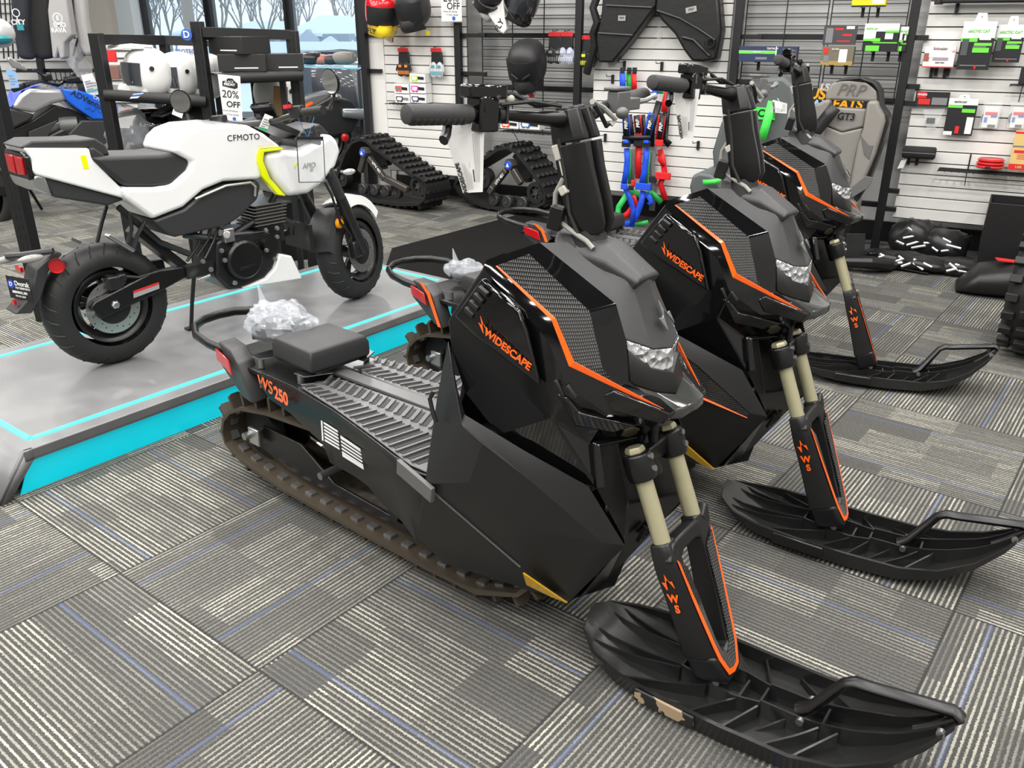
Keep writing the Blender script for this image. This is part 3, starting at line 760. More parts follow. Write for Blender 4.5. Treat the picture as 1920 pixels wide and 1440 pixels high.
    b.build('hose', hose, t)
    b = B()
    b.tube([q(*p_, -.04) for p_ in ((1048, 260), (1060, 330), (1068, 400), (1085, 440))], .005, 6); b.tube([q(*p_, -.03) for p_ in ((1056, 262), (1070, 340), (1076, 410), (1092, 445))], .004, 6)
    b.tube([q(920, 190, -.24), q(930, 180, -.22), q(950, 178, -.19), q(1000, 200, -.13), q(1040, 196, -.06)], .005, 6); b.tube([q(930, 200, -.22), q(990, 193, -.16), q(1050, 200, -.05)], .004, 6)
    b.tube([q(1115, 195, .03), q(1130, 215, .06), q(1142, 235, .1), q(1150, 228, .12)], .005, 6)
    sb(b, 'cable_bundle', rubber)
    b = B().box(q(1044, 408, -.05), (.03, .03, .05), Euler((0, .2, .3)).to_matrix()); b.build('relay_box', satin, t, bevel=.003)
    b = B().bar(q(1041, 272, -.045), q(1049, 300, -.045), .012, .014); b.bar(q(1049, 300, -.045), q(1056, 330, -.045), .005, .005); b.bar(q(1055, 350, -.045), q(1062, 364, -.045), .018, .018); b.build('cable_connector', mat('dull_white', (.5, .48, .42), .4), t, bevel=.002)
    # rear dash slope between column and cowl rear edge
    b = B(); b.face(A0, A1, A2, V((A2.x - .06, 0, A2.z - .05)), V((A0.x - .03, -.08, A0.z - .05))); b.mirror(); b.build('dash', matte, t, bevel=.003)
    b = B(); b.face(V((A0.x - .03, -.08, A0.z - .05)), V((A2.x - .06, 0, A2.z - .05)), V((-.80, 0, .5)), V((-.80, -.12, .5))); b.face(V((A0.x - .01, -.08, A0.z)), V((g0.x, -.10, g0.z)), V((-.80, -.12, .5)), V((A0.x - .03, -.08, A0.z - .05))); b.mirror(); b.build('knee_panel', matte, t)
    return t

def _mud():
    m = mat('mud_splashed_plate', (.012, .012, .012), .5); nt = m.node_tree; b = nt.nodes['Principled BSDF']; tc = nt.nodes.new('ShaderNodeTexCoord')
    nz = nt.nodes.new('ShaderNodeTexNoise'); nz.inputs['Scale'].default_value = 28; nz.inputs['Detail'].default_value = 4; nt.links.new(tc.outputs['Object'], nz.inputs['Vector'])
    k = nmath(nt, 'GREATER_THAN', nz.outputs['Fac'], .49); nt.links.new(nmix(nt, k, (.012, .012, .012), (.33, .24, .15)), b.inputs['Base Color']); return m
mudplate = _mud()
lens_m = mat('headlight_glass', (.8, .82, .85), .1, metal=.75, coat=1.)
def _facets():
    nt = lens_m.node_tree; b = nt.nodes['Principled BSDF']
    tc = nt.nodes.new('ShaderNodeTexCoord'); vo = nt.nodes.new('ShaderNodeTexVoronoi'); vo.inputs['Scale'].default_value = 55
    nt.links.new(tc.outputs['Object'], vo.inputs['Vector']); bp = nt.nodes.new('ShaderNodeBump'); bp.inputs['Strength'].default_value = 1.; bp.inputs['Distance'].default_value = .012
    nt.links.new(vo.outputs['Distance'], bp.inputs['Height']); nt.links.new(bp.outputs['Normal'], b.inputs['Normal'])
_facets()
S2 = Frame((1.031, 2.09), -42.7); S3 = Frame((1.635, 3.366), -34.3)
sled1 = make_sled('black snow bike closest to the camera, WS 250 on its tail, mud on its ski', 3.5, 'bare')
sled1.location = S1.o; sled1.rotation_euler = (0, 0, S1.a)
sled2 = make_sled('middle snow bike of the three, behind the closest one', 10, 'decal')
sled2.location = S2.o; sled2.rotation_euler = (0, 0, S2.a)
sled3 = make_sled('farthest snow bike of the three, beside the grey racing seat', 15, 'decal')
sled3.location = S3.o; sled3.rotation_euler = (0, 0, S3.a)
# ------------------------------------------------------ lit display platform
ZP = .155
PA, PB = G(43, 847, ZP), G(802, 575, ZP)
pang = math.degrees(math.atan2(PB.y - PA.y, PB.x - PA.x))
PF = Frame((PA.x, PA.y), pang)
plat = thing('display_platform', 'low grey display platform with glowing turquoise edges under the white motorcycle', 'platform', PF.o, PF.a)
platm = mat('brushed_grey_laminate', (.20, .20, .205), .32, spec=.5); 
def _smear(m):
    nt = m.node_tree; b = nt.nodes['Principled BSDF']; tc = nt.nodes.new('ShaderNodeTexCoord')
    nz = nt.nodes.new('ShaderNodeTexNoise'); nz.inputs['Scale'].default_value = 3.5; nz.inputs['Detail'].default_value = 5; nz.inputs['Distortion'].default_value = 1.5
    nt.links.new(tc.outputs['Object'], nz.inputs['Vector']); nt.links.new(nmix(nt, nz.outputs['Fac'], (.13, .13, .135), (.25, .25, .25)), b.inputs['Base Color'])
    mr = nt.nodes.new('ShaderNodeMapRange'); mr.inputs['To Min'].default_value = .22; mr.inputs['To Max'].default_value = .5
    nt.links.new(nz.outputs['Fac'], mr.inputs['Value']); nt.links.new(mr.outputs['Result'], b.inputs['Roughness'])
_smear(platm)
teal = mat('turquoise_led', (.05, .80, .74), .4, emit=1.25); tealp = mat('turquoise_panel', (.0, .36, .44), .35, emit=.9)
PL, PW = 2.36, 1.04
b = B(); b.prism([(0, 0, ZP - .035), (PL, 0, ZP - .035), (PL, PW, ZP - .035), (0, PW, ZP - .035)], (0, 0, .035)); b.build('platform_top', platm, plat, bevel=.004)
fr = mat('platform_fascia', (.075, .075, .078), .4)
b = B(); b.prism([(0, .0, ZP - .04), (PL, .0, ZP - .04), (PL, .012, ZP - .04), (0, .012, ZP - .04)], (0, 0, .036)); b.build('platform_fascia', fr, plat)
b = B(); b.prism([(.03, .03, 0), (PL - .03, .03, 0), (PL - .03, PW - .03, 0), (.03, PW - .03, 0)], (0, 0, ZP - .04)); b.build('plinth', fr, plat)
b = B(); b.prism([(-.03, .028, .0), (PL - .03, .028, .0), (PL - .03, .022, ZP - .04), (.02, .022, ZP - .04)], (0, -.004, 0)); b.build('glowing_side_panel', tealp, plat)
b = B(); b.face((0, 0, ZP - .001), (0, PW, ZP - .001), (-.115, PW, 0.001), (-.115, 0, .001)); b.face((0, 0, ZP), (-.115, 0, 0), (-.075, 0, 0), (.03, 0, ZP - .036), (.03, 0, ZP)); b.build('end_ramp', platm, plat, solid=.01)
st = [((.055, .075), (2.02, .075)), ((.055, .955), (2.30, .955)), ((.055, .075), (.055, .955)), ((2.30, .955), (2.30, .27))]
for (x0, y0), (x1, y1) in st:
    B().bar((x0, y0, ZP + .001), (x1, y1, ZP + .001), .021, .004).build('light_strip', teal, plat, smooth=0)
b = B().tube([(-.03, .3 + .04 * math.sin(a_ / 3), .118 + 0) if 0 else (-.045 - .012 * cos(a_ / 12 * pi), .19 + .05 * sin(a_ / 12 * pi), .10 + .016 * cos(a_ / 12 * pi)) for a_ in range(13)], .003, 5); b.build('maker_mark', mat('mark_grey', (.45, .45, .46), .4), plat)
# glow spilling under the edge comes from the LED side panel itself
_ = '''l = bpy.data.lights.new('edge_led', 'AREA'); l.shape = 'RECTANGLE'; l.size = 2.2; l.size_y = .03; l.energy = 3.2; l.color = (.25, 1, .85)
o = bpy.data.objects.new('edge_led', l); COL.objects.link(o); o.location = PF.w(1.15, -.004, ZP - .05); o.rotation_euler = Euler((R(-28), 0, PF.a))'''

# ------------------------------------------------------------ motorcycles
white = mat('pearl_white_paint', (.80, .80, .80), .14, coat=.7); yel = mat('neon_yellow', (.78, .86, .0), .25, coat=.3)
seatm = mat('seat_cover', (.022, .022, .023), .55, bump=.2, bscale=400); dkp = mat('dark_grey_plastic', (.030, .030, .032), .42, bump=.1, bscale=500)
eng = mat('engine_black', (.014, .014, .015), .32); finm = mat('polished_fin', (.55, .55, .53), .25, metal=.9)

def wheel(parent, c, r, tr, name, disc=True, mt=None, treads=True):
    Y = V((0, 1, 0)); N = 56
    prof = []
    for k in range(15):
        a = -.35 + (pi + .7) * k / 14; prof.append((r - tr + tr * math.sin(a) * 1.0, -tr * 1.02 * cos(a)))
    b = B().lathe(prof, c, Y, N); tyre = b.build(name, tyrem, parent, smooth=.8)
    if treads:
        g = B()
        for k in range(26):
            a = 2 * pi * k / 26
            for s in (-1, 1):
                P = []
                for j, (ang, da) in enumerate(((.25, 0), (.7, .07), (1.1, .11))):
                    rr = r - tr + (tr + .0006) * cos(ang); yy = s * (tr * 1.02 + .0006) * sin(ang); aa = a + da + (.12 if s > 0 else 0)
                    P.append(V(c) + V((cos(aa) * rr, yy, sin(aa) * rr)))
                g.tube(P, .0028, 4)
        g.build('tread_groove', black_ink, tyre, smooth=0)
    b = B().lathe([(r - tr * 1.75, -.045), (r - tr * 1.55, -.05), (r - tr * 1.62, -.04), (r - tr * 1.9, -.02), (r - tr * 1.9, .02), (r - tr * 1.62, .04), (r - tr * 1.55, .05), (r - tr * 1.75, .045), (r - tr * 2.1, .02), (r - tr * 2.1, -.02), (r - tr * 1.75, -.045)], c, Y, 48)
    rim = b.build('rim', eng, parent, smooth=.8)
    b = B(); 
    for k in range(5):
        for d_ in (-.14, .14):
            a = 2 * pi * k / 5 + .3; b.bar(V(c) + V((cos(a) * .03, 0, sin(a) * .03)), V(c) + V((cos(a + d_) * (r - tr * 1.9), 0, sin(a + d_) * (r - tr * 1.9))), .016, .022, up=Y)
    b.cyl(V(c) - Y * .04, V(c) + Y * .04, .032, 20); b.build('spokes', eng, rim, bevel=.002)
    if disc:
        yy = -.062
        b = B().lathe([(.068, yy - .002), (.106, yy - .002), (.106, yy + .002), (.068, yy + .002), (.068, yy - .002)], c, Y, 48); dsc = b.build('brake_disc', alu, parent, smooth=.5)
        b = B()
        for k in range(24):
            a = 2 * pi * k / 24; rr = .078 + .009 * (k % 3); p = V(c) + V((cos(a) * rr, yy - .0025, sin(a) * rr)); b.cyl(p, p + Y * .001, .003, 6)
        b.build('disc_holes', black_ink, dsc, smooth=0)
        B().lathe([(.025, yy), (.068, yy - .001), (.068, yy + .003), (.025, yy + .004)], c, Y, 24).build('disc_carrier', eng, dsc)
    return tyre

def make_white_bike():
    o = G(205, 681, ZP); F = G(655, 557, ZP); ang = math.degrees(math.atan2(F.y - o.y, F.x - o.x))
    M = Frame((o.x, o.y, ZP), ang)
    t = thing('motorcycle', 'small white motorcycle with neon yellow accents standing on the lit platform', 'motorcycle', M.o, M.a)
    q = lambda u, v, y: M.q(u, v, y)
    def sl(name, lst, y, m, parent=None, y1=None, bevel=.01, seg=3, **k):
        P = [q(u, v, y) for u, v in lst]; y1 = -y if y1 is None else y1
        return B().prism(P, (0, y1 - y, 0)).build(name, m, parent or t, bevel=bevel, seg=seg, **k)
    wheel(t, (.035, 0, .245), .245, .064, 'rear_tyre')
    # body
    tail = sl('tail_cowl', [(60, 300), (46, 278), (168, 278), (173, 297), (207, 331), (226, 350), (238, 374), (66, 328), (60, 320)], -.10, white, bevel=.022, seg=4)
    sl('yellow_flash', [(151, 292), (161, 291), (167, 316), (157, 317)], -.1012, yel, tail, -.099, bevel=0)
    # tail light on the rear face
    rx = q(50, 300, -.10).x
    b = B(); b.prism([(rx - .004, y, z) for y, z in [(-.098, .845), (-.085, .862), (.085, .862), (.098, .845), (.098, .775), (.085, .76), (-.085, .76), (-.098, .775)]], (.02, 0, 0)); b.build('tail_light_housing', gloss, tail, bevel=.006)
    b = B()
    for s in (-1, 1): b.prism([(rx - .010, s * y, z) for y, z in [(.008, .845), (.075, .845), (.075, .785), (.008, .78)]], (.008, 0, 0))
    b.build_each('tail_light', red_lens, tail, bevel=.003)
    sl('under_tail', [(70, 327), (236, 374), (203, 386), (101, 370), (84, 340)], -.085, dkp, bevel=.012)
    sl('silver_grab_handle', [(52, 336), (70, 326), (86, 330), (100, 369), (84, 364), (62, 355)], -.092, alu, bevel=.01)
    seat = sl('seat', [(173, 296), (200, 293), (300, 290), (330, 285), (350, 290), (358, 303), (350, 320), (322, 347), (290, 350), (235, 350), (207, 328)], -.115, seatm, bevel=.028, seg=4)
    sl('passenger_seat', [(36, 277), (60, 264), (150, 262), (178, 259), (198, 272), (207, 291), (180, 293), (170, 279), (48, 280)], -.085, seatm, bevel=.016, seg=4)
    sl('seat_hump', [(168, 278), (176, 276), (196, 290), (207, 330), (190, 318), (174, 298)], -.10, seatm, bevel=.01)
    tank = sl('fuel_tank', [(325, 285), (333, 263), (348, 248), (376, 237), (430, 232), (466, 235), (497, 251), (531, 277), (488, 281), (485, 296), (497, 330), (485, 337), (420, 341), (382, 357), (345, 389), (287, 412), (236, 373), (232, 352), (290, 352), (323, 348), (354, 320), (360, 303)], -.135, white, bevel=.035, seg=5, smooth=.8)
    sl('side_panel', [(287, 414), (345, 392), (384, 360), (420, 346), (482, 338), (490, 347), (484, 374), (450, 408), (425, 424), (330, 445), (315, 441)], -.125, dkp, bevel=.012)
    b = B().tube([q(366, 373, -.137), q(424, 348, -.140), q(470, 342, -.140), q(479, 350, -.14), q(478, 368, -.138)], .005, 6); b.build('panel_trim', mat('champagne', (.45, .44, .38), .35, metal=.5), t)
    sl('yellow_flash', [(487, 281), (531, 277), (532, 281), (496, 286), (494, 302), (507, 335), (537, 368), (521, 366), (491, 330), (484, 300)], -.148, yel, y1=-.12, bevel=.004)
    fair = sl('headlight_fairing', [(500, 287), (533, 282), (565, 284), (600, 264), (620, 250), (634, 262), (641, 285), (632, 312), (605, 345), (580, 364), (542, 369), (514, 335), (500, 306)], -.142, white, bevel=.035, seg=5, smooth=.8)
    sl('screen_shroud', [(552, 262), (575, 240), (600, 232), (618, 250), (600, 266), (566, 283)], -.09, dkp, bevel=.008)
    text('CFMOTO', .034, black_ink, tank, basis(q(457, 258, -.1365), (1, 0, -.03), (0, 0, 1)), 'brand_lettering', space=1.1)
    text(' APIO', .030, mat('grey_ink', (.22, .23, .24), .4), fair, basis(q(578, 311, -.1445), (1, 0, 0), (0, 0, 1)), 'model_lettering', bold=.0009, shear=.2)
    text('P', .030, yel, fair, basis(q(555, 311, -.1455), (1, 0, 0), (0, 0, 1)), 'model_lettering', bold=.0009, shear=.2)
    text('SS', .018, mat('grey_ink', (.22, .23, .24), .4), fair, basis(q(584, 319, -.1435), (1, 0, 0), (0, 0, 1)), 'model_lettering', bold=.0006, shear=.2)
    sl('belly_pan', [(456, 541), (500, 522), (515, 505), (525, 476), (548, 480), (568, 523), (510, 533)], -.12, white, bevel=.008)
    # frame and swingarm
    b = B()
    for s in (-1, 1):
        b.tube([q(222, 388, -.07) if s < 0 else V((*q(222, 388, -.07).xz, 0)).xzy * 1, q(300, 455, -.07), q(360, 478, -.07)], .013, 8) if s < 0 else None
    b.tube([q(243, 400, -.09), q(247, 430, -.09), q(237, 462, -.09)], .008, 8); b.tube([q(272, 415, -.09), q(258, 440, -.09), q(250, 470, -.09)], .008, 8)
    b.tube([q(345, 440, -.08), q(420, 450, -.08), q(500, 400, -.08), q(530, 330, -.06)], .015, 8)
    b.tube([q(200, 385, .07), q(190, 420, .07), q(182, 455, .07)], .008, 8)
    b.bar(q(250, 430, 0), q(340, 500, 0), .10, .035)
    b.build('frame_tubes', eng, t)
    b = B().prism([q(170, 579, -.10), q(178, 566, -.10), q(290, 508, -.10), q(345, 500, -.10), q(350, 520, -.10), q(300, 548, -.10), q(190, 600, -.10)], (0, .03, 0)); b.prism([V((p.x, .07, p.z)) for p in (q(170, 579, -.10), q(178, 566, -.10), q(290, 508, -.10), q(345, 500, -.10), q(350, 520, -.10), q(300, 548, -.10), q(190, 600, -.10))], (0, .03, 0))
    sw = b.build('swingarm', satin, t, bevel=.006)
    B().prism([q(250, 546, -.1025), q(298, 529, -.1025), q(299, 541, -.1025), q(251, 559, -.1025)], (0, .002, 0)).build('warning_label', mat('grey_label', (.30, .30, .30), .5), sw)
    B().prism([q(250, 546, -.1035), q(298, 529, -.1035), q(298, 533, -.1035), q(250, 550, -.1035)], (0, .002, 0)).build('label_red_band', mat('label_red', (.6, .02, .02), .5), sw)
    a0 = q(216, 571, -.10); b = B().lathe([(0, -.016), (.012, -.014), (.017, -.008), (.017, 0)], a0, (0, -1, 0) if 0 else (0, 1, 0), 6, caps=True); b.build('axle_nut', alu, sw, bevel=.001)
    B().box(q(168, 588, -.10), (.035, .012, .012)).build('chain_adjuster', alu, sw)
    b = B().box(q(215, 530, -.085), (.06, .03, .055)); b.box(q(228, 520, -.085), (.03, .03, .03)); b.build('rear_caliper', eng, t, bevel=.006)
    b = B().tube([q(230, 518, -.09), q(260, 520, -.095), q(300, 508, -.095), q(330, 500, -.09)], .006, 6); b.build('brake_pipe', rubber, t)
    # hugger, plate holder
    b = B(); b.prism([q(104, 470, -.05), q(118, 476, -.05), q(92, 510, -.05), q(78, 560, -.05), q(60, 588, -.05), q(28, 590, -.05), q(58, 555, -.05), q(68, 505, -.05)], (0, .10, 0)); hg = b.build('number_plate_bracket', dkp, t, bevel=.006)
    pc = q(36, 541, -.02); pm = basis(pc, (.30, -1, 0), (0, 0, 1))
    b = B(); b.prism([(-.062, -.043, 0), (.062, -.043, 0), (.062, .043, 0), (-.062, .043, 0)], (0, 0, -.003)); b.xf(pm); npl = b.build('number_plate', black_ink, t, bevel=.001)
    text('Dvorak', .026, white_ink, npl, pm @ Matrix.Translation((.02, .018, .001)), 'plate_lettering', bold=.0003)
    text('MOTORSPORTS', .011, white_ink, npl, pm @ Matrix.Translation((.02, .001, .001)), 'plate_lettering')
    text('BISMARCK, ND', .012, white_ink, npl, pm @ Matrix.Translation((0, -.016, .001)), 'plate_lettering', bold=.0004); text('701-751-2667', .010, white_ink, npl, pm @ Matrix.Translation((0, -.031, .001)), 'plate_lettering')
    B().cyl(pm @ V((-.038, .013, .001)), pm @ V((-.038, .013, .002)), .017, 20).build('plate_roundel', mat('roundel_blue', (.02, .06, .5), .4), npl)
    text('D', .022, white_ink, npl, pm @ Matrix.Translation((-.038, .013, .003)), 'plate_lettering', bold=.0005)
    B().lathe([(0, -.006), (.026, -.005), (.028, 0), (.028, .006)], q(106, 498, -.075), (-.3, -1, 0), 28).build('red_reflector', red_lens, hg)
    b = B().ell(q(58, 485, -.11), (.045, .015, .014), 14, 8); b.build('rear_indicator', mat('smoked_lens', (.3, .29, .27), .2, coat=.5), hg); b = B().ell(q(12, 487, .06), (.04, .015, .014), 14, 8); b.build('rear_indicator', mat('smoked_lens', (.3, .29, .27), .2, coat=.5), hg)
    B().tube([q(12, 480, .05), q(45, 478, -.0), q(100, 470, -.07)], .012, 8).build('indicator_bar', dkp, hg)
    B().box(q(36, 504, -.02), (.01, .05, .018)).build('small_reflector', red_lens, hg); B().box(q(27, 567, -.02), (.01, .02, .015)).build('small_reflector', red_lens, hg)
    # pegs, stand
    b = B().bar(q(200, 440, -.14), q(249, 470, -.13), .03, .014); b.build('passenger_peg', alu, t, bevel=.003)
    b = B().bar(q(370, 525, -.13), q(395, 516, -.16), .025, .012); b.build('foot_peg', alu, t, bevel=.003); B().bar(q(132, 447, .1), q(150, 455, .1), .02, .012).build('passenger_peg', alu, t)
    ft = q(372, 596, .06); b = B().tube([V((ft.x + .02, .08, .26)), V((ft.x + .01, .12, .12)), V((ft.x, .14, .012))], .009, 8); b.box((ft.x, .14, .006), (.05, .035, .010)); b.build('side_stand', satin, t)
    # engine
    cr = q(460, 487, -.13)
    b = B().prism([q(*p, -.10) for p in [(405, 455), (440, 435), (500, 430), (530, 450), (530, 505), (505, 535), (430, 545), (405, 520)]], (0, .2, 0)); en = b.build('crankcase', eng, t, bevel=.014, seg=3)
    b = B().lathe([(0, -.012), (.075, -.010), (.085, 0), (.09, .03)], cr, (0, 1, 0), 36); cv = b.build('clutch_cover', satin, en, bevel=.002)
    b = B().lathe([(0, -.008), (.036, -.008), (.04, 0), (.042, .03)], q(507, 458, -.12), (0, 1, 0), 24); b.build('oil_filter_cover', satin, en)
    text('CFMOTO', .018, dkp, cv, basis(cr + V((0, -.0125, -.03)), (1, 0, .1), (0, 0, 1)), 'brand_lettering')
    b = B()
    for i in range(7): b.box(q(490, 378 + i * 6.2, -.03), (.17 - i * .003, .15, .0035))
    b.build('cylinder_fins', finm, en, smooth=0)
    b = B().box(q(492, 415, -.03), (.13, .13, .17)); b.build('cylinder', eng, en, bevel=.004)
    b = B()
    for i in range(7): b.box(q(485, 412 + i * 6, -.03), (.14, .14, .004))
    b.build('lower_fins', satin, en, smooth=0)
    b = B()
    for u, v in ((519, 428), (519, 444), (499, 469), (515, 486), (421, 488), (498, 432), (415, 470), (440, 530), (380, 490), (395, 505)): b.lathe([(0, -.01), (.009, -.008), (.011, 0)], q(u, v, -.125), (0, 1, 0), 10)
    b.build_each('engine_bolt', alu, en)
    b = B().box(q(425, 440, -.09), (.05, .05, .06)); b.cyl(q(425, 440, -.12), q(425, 440, -.13), .018, 16); b.build('starter_motor', alu, en, bevel=.005)
    b = B()
    b.tube([q(395, 420, -.09), q(390, 450, -.09), q(370, 480, -.09)], .007, 7); b.tube([q(410, 425, -.1), q(400, 455, -.1), q(385, 485, -.1)], .006, 7); b.tube([q(378, 430, -.08), q(372, 460, -.08), q(350, 490, -.08)], .006, 7); b.box(q(370, 505, -.08), (.12, .05, .05)); b.box(q(400, 470, -.06), (.12, .06, .08))
    b.tube([q(530, 412, -.05), q(545, 420, -.05), q(545, 435, -.03), q(530, 440, 0)], .02, 10)
    b.build('hoses_and_linkage', eng, en)
    b = B().box(q(560, 440, 0), (.02, .2, .12)); b.build('radiator', eng, t)
    # ---- steered front end
    hx = V((1.245, 0, .238)); rd = V((-.42, 0, 1)).normalized(); ax0 = V((1.18, 0, .5))
    SM = Matrix.Translation(ax0) @ Matrix.Rotation(R(19), 4, rd) @ Matrix.Translation(-ax0)
    n0 = len(bpy.data.objects); before = set(bpy.data.objects)
    wheel(t, tuple(hx), .238, .060, 'front_tyre')
    for s in (-1, 1):
        y = s * .10; B().cyl(hx + V((-.03, y, .0)), hx + V((-.03, y, 0)) + rd * .30, .026, 18).build('fork_slider', eng, t)
        B().cyl(hx + V((-.03, y, 0)) + rd * .28, hx + V((-.03, y, 0)) + rd * .66, .024, 18).build('fork_leg', dkp, t)
        B().cyl(hx + V((-.03, y, 0)) + rd * .22, hx + V((-.03, y, 0)) + rd * .31, .018, 18).build('fork_tube', alu, t)
    b = B().bar(hx + V((-.03, -.12, 0)) + rd * .62, hx + V((-.03, .12, 0)) + rd * .62, .06, .03); b.bar(hx + V((-.03, -.12, 0)) + rd * .42, hx + V((-.03, .12, 0)) + rd * .42, .06, .03); b.build('fork_yoke', eng, t, bevel=.004)
    b = B(); rg = []
    for k in range(9):
        a = R(38 + 72 * k / 8); rr = .256 + .012 * sin(pi * k / 8); rg.append([hx + V((cos(a) * rr_, yy, sin(a) * rr_)) for yy, rr_ in ((-.066, rr - .045), (-.06, rr), (0, rr + .012), (.06, rr), (.066, rr - .045), (.05, rr - .01), (0, rr + .004), (-.05, rr - .01))])
    b.loft(rg); b.build('front_mudguard', white, t, smooth=.8)
    b = B(); rg = []
    for k in range(7):
        a = R(118 + 52 * k / 6); rr = .262; rg.append([hx + V((cos(a) * rr_, yy, sin(a) * rr_)) for yy, rr_ in ((-.070, rr - .035), (-.064, rr), (.064, rr), (.070, rr - .035), (.055, rr - .01), (-.055, rr - .01))])
    b.loft(rg); b.build('rear_mudguard_flap', dkp, t, smooth=.8)
    B().lathe([(0, -.008), (.02, -.007), (.024, 0), (.024, .01)], hx + V((-.16, -.082, .16)), (0, 1, 0), 24).build('amber_reflector', mat('amber_lens', (.9, .32, .0), .2, coat=.5), t)
    b = B().box(hx + V((-.075, -.085, .02)), (.06, .035, .08)); b.box(hx + V((-.06, -.09, .05)), (.05, .03, .05)); b.build('front_caliper', eng, t, bevel=.008)
    b = B().tube([hx + V((-.10, -.09, .09)), hx + V((-.18, -.10, .17)), hx + V((-.21, -.10, .3)), hx + V((-.24, -.08, .4))], .006, 7); b.build('brake_pipe', rubber, t)
    hb = V((.775, 0, .885)); B().bar(hx + V((-.03, 0, 0)) + rd * .62, hb, .10, .03).build('bar_riser', eng, t, bevel=.004)
    b = B().tube([hb + V((-.05, -.34, .02)), hb + V((-.02, -.22, .02)), hb + V((0, -.08, .0)), hb + V((0, .08, .0)), hb + V((-.02, .22, .02)), hb + V((-.05, .34, .02))], .012, 10); b.build('handlebar', eng, t)
    for s in (-1, 1):
        B().tube([hb + V((-.03, s * .25, .02)), hb + V((-.055, s * .37, .02))], .018, 14).build('grip', rubber, t)
        B().box(hb + V((-.02, s * .21, .025)), (.04, .06, .05)).build('switch_block', eng, t, bevel=.006)
        b = B().tube([hb + V((.01, s * .20, .03)), hb + V((.035, s * .25, .03)), hb + V((.02, s * .36, .025))], .006, 7); b.build('hand_lever', eng, t)
        mo = hb + V((-.03, s * .375, .02)); B().tube([mo, mo + V((.02, s * .02, .04)), mo + V((.02, s * .03, .06))], .007, 7).build('mirror_stalk', eng, t)
        b = B().lathe([(0, .010), (.045, .006), (.05, 0), (.05, -.006), (.0, -.007)], mo + V((.01, s * .03, .105)), (1, .25 * s, .1), 28); mi = b.build('mirror', satin, t)
        B().lathe([(0, 0), (.046, 0), (.046, .001), (0, .001)], mo + V((.01, s * .03, .105)) - V((1, .25 * s, .1)).normalized() * .009, (1, .25 * s, .1), 28).build('mirror_glass', mat('mirror_glass', (.75, .77, .78), .04, metal=1), mi)
    b = B().box(hb + V((.03, 0, .05)), (.02, .11, .06), Euler((0, -.6, 0)).to_matrix()); b.build('dash_display', gloss, t, bevel=.003)
    B().box(hb + V((-.05, -.19, .05)), (.03, .02, .015)).build('kill_switch', mat('switch_red', (.6, .02, .03), .4), t)
    for o in set(bpy.data.objects) - before:
        if o.parent == t: o.matrix_local = SM
    b = B().ell(q(655, 322, -.20), (.035, .012, .014), 14, 8); b.cyl(q(640, 322, -.14), q(650, 322, -.19), .006, 8); b.build('front_indicator', mat('clear_indicator', (.7, .7, .68), .15, metal=.5), t)
    return t, M
wbike, MB = make_white_bike()
# sign sleeve and tags hung on the white bike
sg = thing('sign_sleeve', 'clear plastic sign sleeve with black edges hanging on the white motorcycle', 'sign holder')
a, b_, c, d = [MB.o + MB.d * p.x + MB.l * p.y + V((0, 0, p.z)) for p in (MB.q(556, 262, -.22), MB.q(606, 262, -.22), MB.q(610, 341, -.2), MB.q(561, 342, -.2))]
clear = mat('clear_plastic', (.9, .93, .95), .05, alpha=.14, spec=.6)
B().prism([a, b_, c, d], (MB.l * -.003)).build('plastic_sleeve', clear, sg)
B().tube([a, d], .0022, 6).build('edge_strip', black_ink, sg); B().tube([d, c], .0022, 6).build('edge_strip', black_ink, sg); B().tube([c, b_], .0022, 6).build('edge_strip', black_ink, sg)
B().bar(a + V((0, 0, .004)), b_ + V((0, 0, .004)), .005, .018).build('top_band', black_ink, sg)
blue_c = mat('blue_cord', (.05, .3, .7), .6); k_ = a.lerp(b_, .42) + V((0, 0, .006)); w1 = MB.o + MB.d * MB.q(552, 207, -.24).x + MB.l * -.24 + V((0, 0, MB.q(552, 207, -.24).z)); w2 = MB.o + MB.d * MB.q(589, 220, -.24).x + MB.l * -.24 + V((0, 0, MB.q(589, 220, -.24).z))
B().tube([w1, k_, w2], .0016, 5).build('blue_cord', blue_c, sg)
def tagcard(label, cat, name, P, m, band=None, lines=0, group=None, thick=.0008, extra=None):
    t = thing(name, label, cat, group=group)
    n = (P[1] - P[0]).cross(P[3] - P[0]).normalized()
    if n.dot(V((0, 0, CAM_H)) - P[0]) < 0: n = -n
    B().prism(P, n * -thick).build('card', m, t)
    def uv(u, v): return P[0].lerp(P[1], u).lerp(P[3].lerp(P[2], u), v)
    if band: B().prism([uv(0, band[0]) + n * .0006, uv(1, band[0]) + n * .0006, uv(1, band[1]) + n * .0006, uv(0, band[1]) + n * .0006], n * .0003).build('colour_band', band[2], t)
    if lines:
        b = B()
        for i in range(lines):
            v = .3 + .6 * i / lines; b.prism([uv(.12, v) + n * .0008, uv(.6 + .3 * ((i * 7) % 3) / 2, v) + n * .0008, uv(.6 + .3 * ((i * 7) % 3) / 2, v + .25 / lines) + n * .0008, uv(.12, v + .25 / lines) + n * .0008], n * .0002)
        b.build('printed_lines', mat('print_grey', (.25, .25, .26), .6), t)
    if extra: extra(t, uv, n)
    return t
def mbw(u, v, y): p = MB.q(u, v, y); return MB.w(p.x, p.y, p.z)
tagcard('small white price tag with a green foot, on the white motorcycle bar', 'tag', 'price_tag', [mbw(497, 213, -.12), mbw(512, 219, -.12), mbw(500, 246, -.12), mbw(485, 241, -.12)], paper, (.87, 1, mat('tag_green', (.0, .4, .12), .5)), 4)
